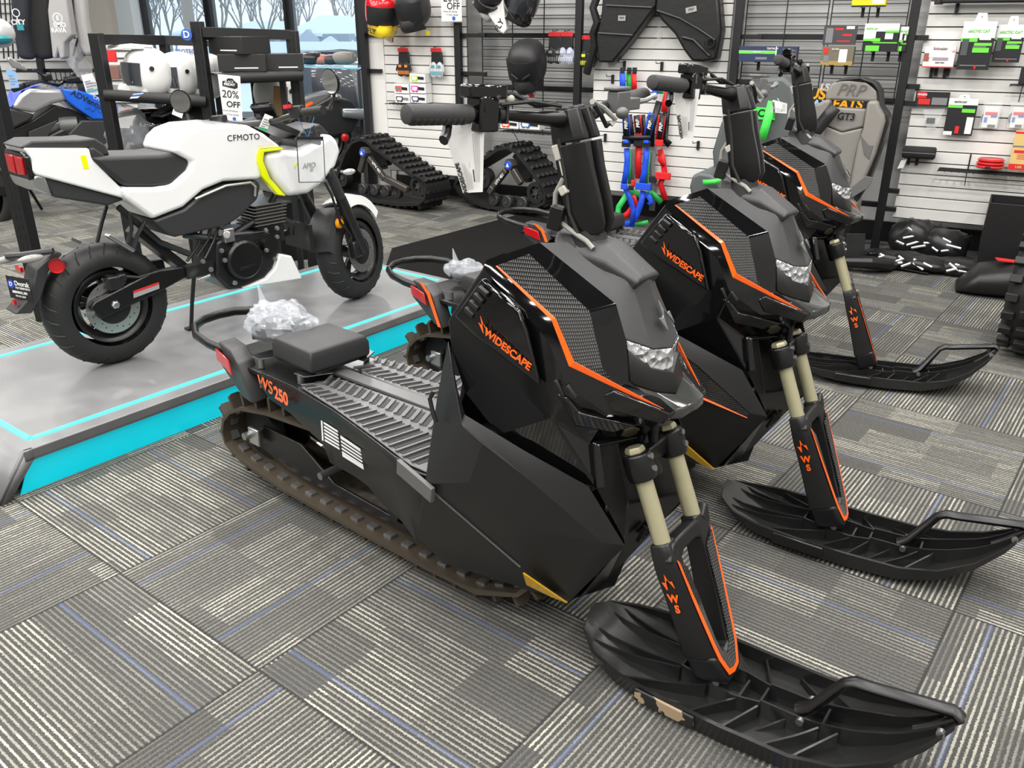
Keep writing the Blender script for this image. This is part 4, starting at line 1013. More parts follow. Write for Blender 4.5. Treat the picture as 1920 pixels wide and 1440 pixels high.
# -------------------------------------------------- back wall and fixtures
WO = G(1630, 470); WF = Frame((WO.x, WO.y), -29)
def wq(u, v, off=0.): return WF.q(u, v, -off)       # off: distance in front of the panels
def wt(name, label, cat, group=None): return thing(name, label, cat, WF.o, WF.a, group)
slatm = mat('white_melamine', (.74, .73, .70), .3, spec=.4); blk = mat('black_powder_coat', (.007, .007, .008), .45, bump=.1, bscale=600)
wire = mat('black_wire', (.01, .01, .01), .4); greyw = mat('backing_grey', (.50, .50, .49), .6)
XL, XR = -4.25, 3.2
b = B().box(((XL + XR) / 2, .42, 1.95), (XR - XL, .10, 3.9)); b.xf(Matrix.Translation(WF.o) @ Matrix.Rotation(WF.a, 4, 'Z')); struct(b, 'wall_back', greyw, smooth=0)
b = B().box(((XL + XR) / 2, .355, .07), (XR - XL, .03, .14)); b.xf(Matrix.Translation(WF.o) @ Matrix.Rotation(WF.a, 4, 'Z')); struct(b, 'baseboard_back', blk, smooth=0)
P0 = .0735
zg0 = wq(1744, 26).z
def slatpanel(x0, x1, z0, z1, label):
    t = wt('slatwall_panel', label, 'display wall panel')
    B().box(((x0 + x1) / 2, .018, (z0 + z1) / 2), (x1 - x0, .012, z1 - z0)).build('backing_board', mat('groove_dark', (.05, .05, .05), .6), t, smooth=0)
    b = B(); k = math.floor((z0 - zg0) / P0); z = zg0 + k * P0
    while z < z1:
        a, c = max(z + .0035, z0), min(z + P0 - .0035, z1)
        if c > a + .01: b.prism([(x0, -.004, a), (x0, -.004, c - .004), (x0, .006, c), (x0, .012, c), (x0, .012, a), (x0, .0, a)], (x1 - x0, 0, 0))
        z += P0
    b.build('slats', slatm, t, smooth=0)
    return t
X1a, X1b = wq(718, 120).x, wq(874, 60).x
X3a, X3b = wq(1114, 140).x, wq(1360, 170).x
X5a = wq(1746, 0).x
ZB = wq(1670, 408).z
slatpanel(X1a, X1b, ZB, 2.5, 'white slatted wall panel behind the red helmet and goggle boxes')
slatpanel(X3a, X3b, ZB, 2.5, 'white slatted wall panel behind the hanging harnesses')
slatpanel(X5a, 2.6, ZB, 2.5, 'white slatted wall panel at the right behind the hang-packed parts')
def post(x, label, z0=0., z1=2.6, y=-.055, w=.052, arms=()):
    t = wt('display_post', label, 'display post')
    B().box((x, y, (z0 + z1) / 2), (w, .045, z1 - z0)).build('upright', blk, t, bevel=.002)
    for xa, z in arms: B().box(((x + xa) / 2, y + .03, z), (abs(xa - x), .03, .03)).build('arm', blk, t, bevel=.002)
    return t
xp5, xp3, xp2, xp1, xp0 = wq(1719, 0, .06).x, wq(1389, 0, .06).x, wq(1087, 0, .06).x, wq(858, 60, .06).x, wq(680, 60, .06).x
zA, zB_, zC = wq(860, 66).z, wq(860, 137).z, wq(900, 163).z
post(xp5, 'thick black upright right of the grey racing seat', arms=[(xp5 + .1, zA), (xp5 + .1, zB_), (xp5 + .1, zC), (xp5 + .09, .42), (xp5 + .09, .30)])
post(xp3, 'black upright between the harnesses and the racing seat', arms=[(xp3 + .16, zA), (xp3 + .14, zB_)])
post(xp2, 'black upright between the black skull helmet and the door bags', z0=.0)
post(xp1, 'black upright below the second 20% OFF poster', z1=wq(850, 42, .06).z, z0=.5, arms=[(xp1 + .24, zA), (xp1 + .24, zB_)])
post(xp0, 'black upright at the left end of the slatted wall', arms=[(X1a, zA), (X1a, zB_)], w=.06)
for (a, c, z, lab) in ((xp1 + .1, X3a, zA, 'upper black rail behind the black skull helmet'), (xp1 + .1, X3a, zC, 'lower black rail behind the black skull helmet'), (xp3 + .1, xp5, zA, 'black rail above the blue and green box'), (xp3 + .1, xp5, zC, 'black rail behind the grey racing seat headrest'), (xp3 + .1, xp5, .30, 'low black rail behind the seats')):
    r_ = B().box(((a + c) / 2, .10, z), (c - a, .03, .035)); r_.xf(Matrix.Translation(WF.o) @ Matrix.Rotation(WF.a, 4, 'Z')); tag(r_.build('display_rail', blk, bevel=.002), lab, 'rail')
def grid(x0, x1, z0, z1, label, y=.06):
    t = wt('wire_grid', label, 'wire grid')
    b = B(); z = z1
    while z > z0: b.box(((x0 + x1) / 2, y, z), (x1 - x0, .004, .005)); b.box(((x0 + x1) / 2, y, z - .022), (x1 - x0, .004, .005)); z -= .075
    b.build('cross_wires', wire, t, smooth=0)
    b = B(); x = x0
    while x <= x1 + .01: b.box((x, y - .005, (z0 + z1) / 2), (.007, .005, z1 - z0)); x += (x1 - x0) / max(1, round((x1 - x0) / .24))
    b.build('upright_wires', wire, t, smooth=0)
grid(wq(897, 30).x, wq(1076, 30).x, .62, 2.4, 'black wire grid behind the black skull helmet')
grid(wq(1396, 30).x, wq(1540, 100).x, .95, 2.4, 'black wire grid left of the racing seat')
grid(wq(1556, 30).x, wq(1700, 30).x, .95, 2.4, 'black wire grid above the racing seat')
# right-hand side returns and the rest of the room shell
mW = Matrix.Translation(WF.o) @ Matrix.Rotation(WF.a, 4, 'Z')
cream_w = mat('cream_wall_paint', (.74, .70, .63), .75)
b = B().box((XL - .05, 2.1, 1.95), (.1, 3.5, 3.9)).xf(mW); struct(b, 'wall_return', greyw, smooth=0)
b = B().box((xp0 + .09, .0, 1.3), (.16, .02, 2.6)).xf(mW); tag(b.build('end_panel', slatm, smooth=0), 'narrow white panel between the window and the slatted wall', 'panel')
b = B().box((XR + .05, -4., 1.95), (.1, 9., 3.9)).xf(mW); struct(b, 'wall_right', wallpaint, smooth=0)

# window wall, parallel and further back
YW = 3.3
for x_, y_ in ((-5.6, 1.6), (-7.4, 1.2), (-9.2, .6), (-6.6, 2.4)):  # unseen fill lamps, added to brighten the cream back wall
    p = WF.w(x_, y_, 3.85); area(p, .6, .2, 60, rot=(0, 0, R(-29)))
def vq(u, v): 
    p = WF.q(u, v, YW); return p
x_l, x_r = vq(258, 0).x, vq(690, 0).x
mull = [vq(268, 0).x, vq(391, 0).x, vq(541, 0).x, vq(676, 0).x]
b = B().box(((x_l - 9) / 2 + x_l / 2, YW + .06, 1.95), (9, .12, 3.9)).xf(mW); struct(b, 'wall_left_back', cream_w, smooth=0)
b = B().box(((x_l + XL) / 2, YW + .06, .06), (XL - x_l + .3, .14, .12)).xf(mW); struct(b, 'trim_1', blk, smooth=0)
b = B().box(((x_l + XL) / 2, YW + .06, 3.55), (XL - x_l + .3, .14, .7)).xf(mW); struct(b, 'trim_2', cream_w, smooth=0)
b = B().box((x_l - .12, YW - .04, 1.95), (.35, .3, 3.9)).xf(mW); struct(b, 'trim_3', mat('pale_blue_pier', (.60, .66, .70), .7), smooth=0)
for i in range(3):
    w_ = bpy.data.objects.new('window_%d' % (i + 1), None); COL.objects.link(w_); w_.matrix_world = mW; w_['kind'] = 'structure'
    a, c = mull[i], mull[i + 1]
    b = B()
    for x in (a + .02, c - .02): b.box((x, YW, 1.65), (.085, .12, 3.2))
    b.box(((a + c) / 2, YW, .14), (c - a, .12, .08)); b.box(((a + c) / 2, YW, 3.2), (c - a, .12, .08))
    b.build('window_frame', blk, w_, bevel=.003)
    B().box(((a + c) / 2, YW, 1.65), (c - a - .08, .008, 3.1)).build('window_glass', mat('window_glass', (.62, .74, .82), .02, alpha=.10, spec=.5), w_, smooth=0)
# --------------------------------------------------------------- outdoors
snow = mat('snow', (.80, .86, .93), .8)
OUT0 = Matrix.Translation(WF.o) @ Matrix.Rotation(WF.a, 4, 'Z')
b = B().face((-120, YW + .5, -.5), (60, YW + .5, -.5), (60, YW + 12, -1.9), (-120, YW + 12, -1.9)); b.face((-120, YW + 12, -1.9), (60, YW + 12, -1.9), (60, 260, -1.9), (-120, 260, -1.9)); b.xf(OUT0); struct(b, 'outdoor_ground', snow, smooth=0)
def ow(u, v, D): 
    "point at horizontal forward distance D seen at (u, v)"
    r = ray(u, v); return V((0, 0, CAM_H)) + r * (D / r.y)
siding = mat('pale_blue_siding', (.20, .26, .33), .7); roofm = mat('snowy_roof', (.75, .82, .90), .8); shdm = mat('window_dark', (.10, .13, .17), .3)
def house(u0, u1, ybase, yeave, ypeak, D, label, chim=False):
    a, c = ow(u0, ybase, D), ow(u1, ybase, D); he, hp = ow(u0, yeave, D).z, ow(u0, ypeak, D).z; z0 = -1.9; dep = 9
    t = thing('house', label, 'house'); dx = c.x - a.x
    B().box(((a.x + c.x) / 2, D + dep / 2, (z0 + he) / 2), (dx, dep, he - z0)).build('walls', siding, t, smooth=0)
    b = B(); b.prism([(a.x - .5, D - .4, he - .1), (c.x + .5, D - .4, he - .1), (c.x - dx * .25, D + dep / 2, hp), (a.x + dx * .25, D + dep / 2, hp)], (0, 0, .25)); b.prism([(a.x - .5, D + dep + .4, he - .1), (c.x + .5, D + dep + .4, he - .1), (c.x - dx * .25, D + dep / 2, hp), (a.x + dx * .25, D + dep / 2, hp)], (0, 0, .25)); b.prism([(a.x - .5, D - .4, he - .1), (a.x + dx * .25, D + dep / 2, hp), (a.x - .5, D + dep, he - .1)], (0, 0, .2)); b.prism([(c.x + .5, D - .4, he - .1), (c.x - dx * .25, D + dep / 2, hp), (c.x + .5, D + dep, he - .1)], (0, 0, .2))
    b.build('roof', roofm, t, smooth=0)
    b = B()
    g0, g1 = a.x + dx * .08, a.x + dx * .42; zt_ = he + (hp - he) * .35
    b.prism([(g0, D - .9, z0), (g1, D - .9, z0), (g1, D - .9, he - .3), ((g0 + g1) / 2, D - .9, zt_), (g0, D - .9, he - .3)], (0, 1.5, 0)); b.build('gable', mat('siding_light', (.36, .43, .50), .7), t, smooth=0)
    B().box(((g0 + g1) / 2, D - .95, (z0 + he) / 2 - .2), ((g1 - g0) * .6, .05, (he - z0) * .35)).build('garage_door', snow, t, smooth=0)
    for k in (.55, .72, .88): B().box((a.x + dx * k, D - .05, (z0 + he) / 2 + .3), (dx * .07, .06, (he - z0) * .35)).build('house_window', shdm, t, smooth=0)
    return t
house(553, 672, 92, 66, 34, 78, 'pale house with a snowy roof seen through the right window pane')
house(428, 545, 92, 60, 44, 95, 'snow-roofed house seen through the middle window pane')
house(330, 425, 92, 66, 52, 100, 'low snow-roofed house seen past the middle window bar')
t = thing('garden_shed', 'small snow-roofed shed in front of the pale house outside', 'shed')
a, c = ow(607, 98, 60), ow(656, 98, 60)
B().box(((a.x + c.x) / 2, 61.2, (a.z + .9) / 2 - .55), (c.x - a.x, 2.4, 2.3)).build('walls', siding, t, smooth=0)
ztop = ow(620, 68, 60).z; zev = ow(620, 79, 60).z
B().prism([(a.x - .15, 59.8, zev), ((a.x * .72 + c.x * .28), 59.8, ztop), (a.x * .44 + c.x * .56, 59.8, zev)], (0, 2.8, 0)).prism([(a.x * .72 + c.x * .28, 59.8, ztop), (a.x * .44 + c.x * .56, 59.8, zev), (c.x + .15, 61, zev), (c.x - .3, 61.2, ztop)], (0, .3, 0)).build('roof', roofm, t, smooth=0)
f0, f1 = ow(380, 78, 56), ow(700, 78, 56)
b = B().box(((f0.x + f1.x) / 2, 56, (f0.z - 1.9) / 2), (f1.x - f0.x, .15, f0.z + 1.9)); tag(b.build('garden_fence', mat('white_vinyl_fence', (.78, .84, .90), .6)), 'long white fence outside beyond the windows', 'fence')
b = B(); a, c = ow(560, 99, 30), ow(700, 99, 30)
b.bar(a, c, .12, .16); 
for i in range(9): p = a.lerp(c, i / 8); b.box((p.x, p.y, p.z - .6), (.1, .1, 1.2))
tag(b.build('guard_rail', mat('galvanised', (.42, .47, .52), .5, metal=.4), smooth=0), 'grey guard rail outside in front of the white fence', 'guard rail')
barkm = mat('bare_bark', (.20, .175, .155), .9)
def make_tree(seed, h):
    rnd = random.Random(seed); b = B()
    def grow(p, d, L, r, lv):
        e = p + d * L; mid = p.lerp(e, .5) + V((rnd.uniform(-1, 1), rnd.uniform(-1, 1), 0)) * L * .05
        b.tube([p, mid, e], [r, r * .85, r * .62], 5 if lv < 2 else 3, caps=False)
        if lv >= 5: return
        for k in range(3 if lv else 4):
            nd = (d + V((rnd.uniform(-1, 1), rnd.uniform(-1, 1), rnd.uniform(-.15, .7))) * .62).normalized()
            grow(p.lerp(e, rnd.uniform(.55, 1)), nd, L * rnd.uniform(.62, .82), r * .58, lv + 1)
    grow(V((0, 0, 0)), V((0, 0, 1)), h * .3, h * .012, 0)
    o = b.build('bare_tree', barkm, smooth=0); return o
tr0 = make_tree(3, 9.5); tr1 = make_tree(11, 9.5)
spots = [(285, 62, 1.0, 'bare tree outside behind the left window pane, nearest the pier'), (318, 75, 1.1, 'second bare tree in the left window pane'), (352, 66, 1., 'bare tree beside the middle window bar, left of it'), (415, 50, 1.1, 'bare tree at the left of the middle pane'), (452, 70, 1.25, 'bare tree in the middle of the middle pane'), (498, 58, 1.1, 'bare tree right of centre in the middle pane'), (530, 118, 1.5, 'bare tree behind the snow-roofed house by the right bar'), (580, 124, 1.5, 'bare tree behind the pale house, left'), (632, 130, 1.7, 'bare tree behind the pale house, right'), (300, 98, 1.2, 'distant bare tree low in the left pane'), (475, 110, 1.5, 'distant bare tree behind the middle pane houses'), (560, 112, 1.3, 'distant bare tree at the left edge of the right pane'), (655, 118, 1.3, 'distant bare tree at the right edge of the right pane')]
for i, (u, D, s_, lab) in enumerate(spots):
    o = (tr0, tr1)[i] if i < 2 else (tr0, tr1)[i % 2].copy()
    if i >= 2: COL.objects.link(o)
    p = ow(u, 60, D); o.location = (p.x, D, -2.0); o.scale = (s_,) * 3; o.rotation_euler = (0, 0, i * 1.3); tag(o, lab, 'tree', 'bare trees outside')
b = B().cyl((ow(356, 50, 26).x, 26, -2), (ow(356, 50, 26).x, 26, 8), .16, 10); b.cyl((ow(362, 50, 26).x, 26, -2), (ow(362, 50, 26).x, 26, 8), .03, 6); tag(b.build('utility_pole', mat('weathered_wood', (.30, .25, .20), .9)), 'brown utility pole outside in the left window pane', 'pole')

# ------------------------------------------------------ goods on the wall
def ink(name, c): return mat('ink_' + name, c, .45)
GRN, RED, WHT, BLK, BLU, YEL, NAV, GRY, TAN = ink('green', (.15, .65, .06)), ink('red', (.65, .02, .02)), ink('white', (.78, .78, .77)), ink('black', (.012, .012, .014)), ink('blue', (.03, .12, .5)), ink('yellow', (.85, .62, .01)), ink('navy', (.02, .035, .09)), ink('grey', (.2, .2, .21)), ink('tan', (.68, .48, .18))
def pack(name, label, cat, rect, off, depth, base, gfx=(), txt=(), pegs=True, header=None, group=None, bevel=.0015):
    u0, v0, u1, v1 = rect; f_ = off + depth
    a = WF.q(u0, (v0 + v1) / 2, -f_); c = WF.q(u1, (v0 + v1) / 2, -f_); zt, zb = WF.q((u0 + u1) / 2, v0, -f_).z, WF.q((u0 + u1) / 2, v1, -f_).z
    t = wt(name, label, cat, group); w, h = c.x - a.x, zt - zb
    B().box(((a.x + c.x) / 2, -(off + depth / 2), (zt + zb) / 2), (w, depth, h)).build('package', base, t, bevel=bevel)
    for i, (x0, z0, x1, z1, m) in enumerate(gfx):
        B().box((a.x + w * (x0 + x1) / 2, -f_ - .0006 - .0003 * i, zb + h * (z0 + z1) / 2), (w * (x1 - x0), .0012, h * (z1 - z0))).build('printed_panel', m, t, smooth=0)
    for s, size, x, z, m, *r in txt:
        text(s, size, m, t, basis((a.x + w * x, -f_ - .004, zb + h * z), (1, 0, r[0] if r else 0), (0, 0, 1)), 'lettering', bold=.0004)
    if pegs:
        b = B()
        for k in ((.3, .75) if pegs is True else pegs): b.box((a.x + w * k, -.012, zb - .03), (.018, .016, .06)); b.box((a.x + w * k, -off / 2 - .02, zb - .004), (.008, off + depth * .9, .006))
        b.build_each('peg', blk, t, smooth=0)
    if header:
        b = B(); k = .3; b.prism([(a.x + w * k, -f_ + .004, zt), (a.x + w * (1 - k), -f_ + .004, zt), (a.x + w * (1 - k - .06), -f_ + .004, zt + header), (a.x + w * (k + .06), -f_ + .004, zt + header)], (0, -.002, 0)); b.build('hang_tab', base if base != BLK else WHT, t)
        B().tube([(a.x + w / 2, .0, zt + header * .8), (a.x + w / 2, -f_ - .03, zt + header * .6)], .003, 6).build('hook', chrome, t)
    return t
# right bay
pack('pump_box', 'white and red retail box on pegs beside the green hang packs', 'box', (1732, 88, 1790, 127), .05, .06, WHT, [(0, .0, 1, .06, RED), (.0, .3, .18, .7, mat('ink_photo', (.3, .1, .07), .4)), (.3, .35, .8, .5, mat('ink_photo2', (.35, .28, .34), .4)), (.16, .5, .8, .85, paper)], [('Schrader', .022, .5, .92, ink('brown', (.2, .1, .08))), ('1.5', .016, .92, .80, RED), ('SAFETY WRAP', .008, .55, .25, BLK)], )
for i, (rc, lab) in enumerate([((1800, 40, 1862, 131), 'large green, white and black hang pack with cable tools, nearer the centre'), ((1866, 46, 1918, 117), 'second green, white and black hang pack at the right edge')]):
    pack('tool_hang_pack', lab, 'hang pack', rc, .10 - .03 * i, .025, BLK, [(0, .66, 1, 1, WHT), (0, .58, .5, .66, GRN), (.55, .62, .9, .72, WHT), (.42, .5, .95, .56, GRN), (.4, .36, .9, .46, GRN), (.4, .47, .8, .49, GRY), (.05, .3, .25, .64, mat('blister', (.08, .09, .09), .15, coat=.5)), (.1, .08, .9, .1, alu), (.55, .02, .6, .1, RED)], [('ARCTIC CAT', .020, .5, .80, GRN)], pegs=False, header=.045, group='green tool hang packs')
pack('winch_part_pack', 'red and black header card with a black part in a clear bag', 'hang pack', (1716, 172, 1780, 199), .04, .006, BLK, [(.05, .55, .32, .95, RED), (.1, .1, .45, .5, RED), (.5, .1, .95, .6, GRY)], [('WARN', .018, .19, .78, WHT)], pegs=False)
t = bpy.data.objects['winch_part_pack']; p = wq(1745, 225, .045)
B().prism([(p.x - .055, p.y, p.z + .06), (p.x + .07, p.y, p.z + .07), (p.x + .035, p.y, p.z - .05), (p.x - .01, p.y, p.z - .06)], (0, .012, 0)).build('clear_bag', clear, t); B().box((p.x, p.y + .006, p.z - .005), (.05, .01, .035)).build('black_part', BLK, t, bevel=.003)
pack('bulb_hang_pack', 'green and black hang pack below the large tool pack', 'hang pack', (1774, 184, 1829, 254), .04, .012, BLK, [(0, .82, 1, 1, WHT), (0, .74, .5, .82, GRN), (.5, .62, .95, .72, GRN), (.72, .05, .95, .5, WHT), (.0, .0, .3, .1, WHT), (.38, .05, .52, .25, RED)], [('ARCTIC CAT', .012, .4, .9, BLK)], pegs=False, header=.02)
for i, (rc, lab) in enumerate([((1843, 200, 1872, 240), 'white-carded pack with a coiled blue strap, left of its twin'), ((1896, 200, 1922, 240), 'white-carded pack with a coiled blue strap at the right edge')]):
    t = pack('strap_pack', lab, 'hang pack', rc, .04, .006, WHT, [(.1, .6, .9, .75, RED), (.1, .25, .3, .5, BLU), (.4, .02, .9, .16, BLK), (.5, .5, .9, .6, BLU)], pegs=False, group='strap packs')
    c = wq((rc[0] + rc[2]) / 2 - 3, 222, .03); B().lathe([(.036, -.01), (.045, -.01), (.045, .01), (.036, .01), (.036, -.01)], (c.x, c.y, c.z), (0, 1, 0), 24).build('coiled_strap', NAV, t); B().box((c.x + .005, c.y - .02, c.z + .02), (.10, .002, .15)).build('clear_bag', clear, t)
pack('kit_box', 'tan and red box standing on the wire shelf at the right edge', 'box', (1897, 247, 1945, 320), .08, .05, TAN, [(0, 0, 1, .16, RED), (0, .6, 1, .64, GRY), (0, .95, 1, 1, RED), (.1, .45, .8, .52, RED), (.25, .30, .8, .31, RED), (.25, .35, .8, .36, RED), (.25, .4, .8, .41, RED)], [('USB', .02, .4, .08, TAN)], pegs=False)
pack('device_box', 'small black boxed device on the short wire shelf at the right edge', 'box', (1912, 126, 1945, 158), .08, .04, BLK, [(.3, .3, 1, .9, NAV)], pegs=False)
def wireshelf(name, label, u0, u1, v, depth, n, cat='wire shelf'):
    t = wt(name, label, cat); a, c = wq(u0, v, depth), wq(u1, v, depth); b = B()
    for k in range(n): y = -.01 - (depth - .01) * k / (n - 1); b.box(((a.x + c.x) / 2, y, a.z), (c.x - a.x, .004, .004))
    k = a.x
    while k < c.x: b.box((k, -depth / 2, a.z - .004), (.004, depth, .004)); k += .04
    b.build('shelf_wires', wire, t, smooth=0)
    b = B(); x = a.x + (c.x - a.x) * .25; b.tube([(x, -.01, a.z + .1), (x, -.012, a.z - .01), (x, -depth + .01, a.z)], .004, 5); b.tube([(x, -.01, a.z - .1), (x, -depth * .8, a.z)], .003, 5); b.build('bracket', wire, t)
    return t
wireshelf('wire_shelf', 'black wire shelf carrying the red straps and the tan box', 1758, 1990, 320, .16, 6)
wireshelf('wire_shelf', 'short black wire shelf carrying the black boxed device', 1894, 1990, 160, .14, 5)
t = wt('tow_strap', 'folded red tow strap in plastic on the wire shelf', 'tow strap'); c = wq(1855, 316, .1); b = B()
for k in range(3): b.lathe([(.0, 0), (.075 - .004 * k, 0), (.085 - .004 * k, .008), (.075 - .004 * k, .018), (0, .018)], (c.x, -.09, c.z + .004 + k * .019), (0, 0, 1), 28)
b.build('red_webbing', mat('red_webbing', (.55, .015, .02), .35, coat=.4), t); B().box((c.x - .01, -.17, c.z + .012), (.03, .01, .014)).build('buckle', BLK, t)
t = wt('pouch', 'small black zipped pouch on pegs above the floor bags, price tag below', 'pouch'); a, c = wq(1692, 285, .09), wq(1755, 285, .09)
B().sect([(a.x, -.07, a.z, .03, .030), (a.x + .01, -.07, a.z, .045, .038), (c.x - .01, -.07, a.z, .045, .038), (c.x, -.07, a.z, .03, .03)], 20).build('pouch_body', mat('black_fabric', (.014, .014, .014), .8, bump=.3, bscale=300), t, smooth=1); B().box(((a.x + c.x) / 2, -.115, a.z + .002), (c.x - a.x, .004, .004)).build('zip', GRY, t)
p = wq(1690, 308, .08); B().prism([(p.x - .02, p.y, p.z - .03), (p.x + .015, p.y, p.z - .02), (p.x + .03, p.y, p.z + .035), (p.x - .005, p.y, p.z + .025)], (0, -.002, 0)).build('price_tag', paper, t)
B().box((a.x + .04, -.015, a.z - .06), (.018, .02, .05)).build('peg', blk, t); B().box((a.x + .09, -.015, a.z - .06), (.018, .02, .05)).build('peg', blk, t)
t = wt('accessory_rail', 'long black accessory along the top right edge of the photo', 'rack'); a = wq(1763, 3, .1); B().box((a.x + .6, -.08, a.z + .03), (1.2, .05, .08)).build('rack_body', BLK, t, bevel=.01); B().box((a.x - .01, -.05, a.z - .005), (.05, .03, .02)).build('rack_hook', BLK, t, bevel=.004)
for i, (u, v) in enumerate(((1795, 15), (1756, 132), (1778, 132))):
    p = wq(u, v, .0); tag(B().box((p.x, -.014, p.z), (.02, .02, .065)).xf(mW).build('slat_peg', blk), ['black slat peg under the long black accessory', 'left black slat peg under the white and red box', 'right black slat peg under the white and red box'][i], 'peg')
# seat bay goods
pack('blade_box', 'long navy and bright green box on the wire grid', 'box', (1385, 87, 1494, 116), .06, .06, NAV, [(0, .52, .66, .70, GRN), (0, .70, .66, .72, WHT), (.3, .15, .5, .3, GRY), (.66, .25, 1, .34, GRN), (.64, .0, .655, 1, WHT)], [('TEXTRON', .016, .58, .86, WHT), ('ARCTIC CAT', .009, .32, .61, WHT)])
pack('mirror_box', 'yellow mirror box at the top, above the green and white boxes', 'box', (1598, -14, 1662, 13), .06, .05, YEL, [(0, 0, 1, .12, BLK), (.6, .2, .95, .8, WHT)], [('MIRROR', .020, .3, .62, BLK)])
pack('light_kit_box', 'dark grey box with red dots stacked above the camera box', 'box', (1544, 47, 1604, 84), .06, .06, GRY, [(.0, 0, 1, 1, mat('ink_charcoal', (.06, .055, .06), .4)), (.08, .1, .3, .85, GRY), (.35, .75, .6, .85, RED), (.6, .45, .9, .55, RED), (.45, .15, .85, .22, RED), (.7, .8, .95, .95, WHT)], pegs=False)
pack('camera_box', 'brown-grey box with a white remote, under the dark grey box', 'box', (1540, 87, 1600, 122), .06, .06, mat('ink_camo', (.16, .14, .10), .5), [(0, 0, 1, .22, mat('ink_mustard', (.35, .25, .06), .5)), (.55, .15, .8, .85, WHT), (.05, .6, .2, .9, RED), (.08, .15, .25, .5, GRY)], [('ICE HEX', .012, .42, .85, WHT)])
for i, (rc, lab, o_) in enumerate([((1619, 44, 1684, 97), 'green, black and white box right of the dark grey box', .06), ((1686, 50, 1701, 97), 'matching green, black and white box tucked behind, at the black upright', .04)]):
    pack('parts_box', lab, 'box', rc, o_, .05, BLK, [(0, .72, 1, 1, WHT), (0, .45, .35, .72, WHT), (0, .38, .3, .46, GRN), (.62, .68, 1, .76, GRN), (.3, .3, 1, .34, GRN), (.62, .45, .85, .66, WHT), (.25, .36, .5, .48, GRN), (.1, .02, .5, .22, GRN)], [('ARCTIC CAT', .012, .22, .82, GRN)], group='green and white parts boxes')
# banner behind the racing seat
t = wt('promo_banner', 'black banner with orange letters behind the racing seat', 'banner'); a, c = wq(1500, 165, .0), wq(1640, 235, .0)
B().box(((a.x + c.x) / 2, .05, (a.z + c.z) / 2), (c.x - a.x, .01, a.z - c.z)).build('board', BLK, t)
ORG = mat('ink_orange', (.95, .42, .01), .5); LBL = mat('ink_lightblue', (.35, .6, .85), .5)
for s_, sz, u, v, m_ in (('US', .095, 1531, 177, ORG), ('EATS', .085, 1588, 196, ORG), ('RAI', .085, 1524, 197, LBL), ('LS', .06, 1546, 164, WHT)):
    p = wq(u, v, -.04); text(s_, sz, m_, t, basis((p.x, .042, p.z), (1, 0, 0), (0, 0, 1)), 'lettering', bold=.003, shear=.15)
# ------------------------------------------------------------- soft goods, helmets
def wprism(b, lst, off, depth):
    P = [wq(u, v, off) for u, v in lst]; return b.prism(P, (0, depth, 0))
nylon = mat('black_nylon', (.007, .007, .0075), .42, bump=.6, bscale=22)
t = wt('door_bag', 'black zipped door bag hanging left, with a padded strap', 'bag')
wprism(B(), [(1131, -30), (1232, -30), (1229, 12), (1220, 25), (1181, 78), (1148, 118), (1121, 117), (1117, 68), (1127, 23)], .14, .12).build('bag_body', nylon, t, bevel=.015, seg=3)
b = B(); b.tube([wq(1136, 10, .15), wq(1222, 14, .15)], .006, 6); b.tube([wq(1122, 62, .15), wq(1186, 66, .15)], .006, 6); b.build('zips', mat('zip_grey', (.05, .05, .05), .4), t)
B().tube([wq(1125, -20, .12), wq(1112, 15, .13), wq(1120, 42, .13), wq(1112, 62, .13), (wq(1115, 85, .12)), wq(1108, 110, .12), wq(1100, 138, .11)], [.03, .028, .03, .028, .026, .03, .03], 10).build('padded_strap', nylon, t)
p = wq(1166, 34, .143); B().box(p, (.055, .004, .035)).build('badge', mat('badge_silver', (.4, .4, .38), .4, metal=.6), t); text('PRP', .022, BLK, t, basis(p + V((0, -.003, 0)), (1, 0, 0), (0, 0, 1)), 'badge_lettering')
t = wt('door_bag', 'crumpled black door bag hanging right, beside the thick upright', 'bag')
wprism(B(), [(1227, 20), (1234, -30), (1345, -30), (1352, 57), (1342, 113), (1318, 117), (1297, 116), (1282, 96), (1264, 64), (1240, 39)], .15, .13).build('bag_body', nylon, t, bevel=.02, seg=3)
b = B(); b.tube([wq(1232, 20, .16), wq(1275, 35, .17), (wq(1310, 55, .17)), wq(1340, 75, .16)], .008, 6); b.tube([wq(1280, 70, .16), wq(1300, 75, .17), wq(1330, 105, .16)], .010, 6); b.build('piping', nylon, t)
b = B().lathe([(.025, 0), (.033, .0), (.033, .03), (.025, .03)], wq(1329, 80, .17), (.5, -1, 0), 16); b.build('strap_roll', nylon, t)
p = wq(1296, 18, .153); B().box(p, (.075, .004, .035), Euler((0, -.2, 0)).to_matrix()).build('badge', mat('badge_silver', (.4, .4, .38), .4, metal=.6), t); text('PRP', .024, BLK, t, basis(p + V((0, -.003, 0)), (1, 0, .2), (0, 0, 1)), 'badge_lettering')
t = wt('price_strip', 'clear plastic tag on the white slats between the two door bags', 'tag'); p = wq(1236, 58, .02); B().box(p, (.03, .002, .12)).build('clear_strip', clear, t)

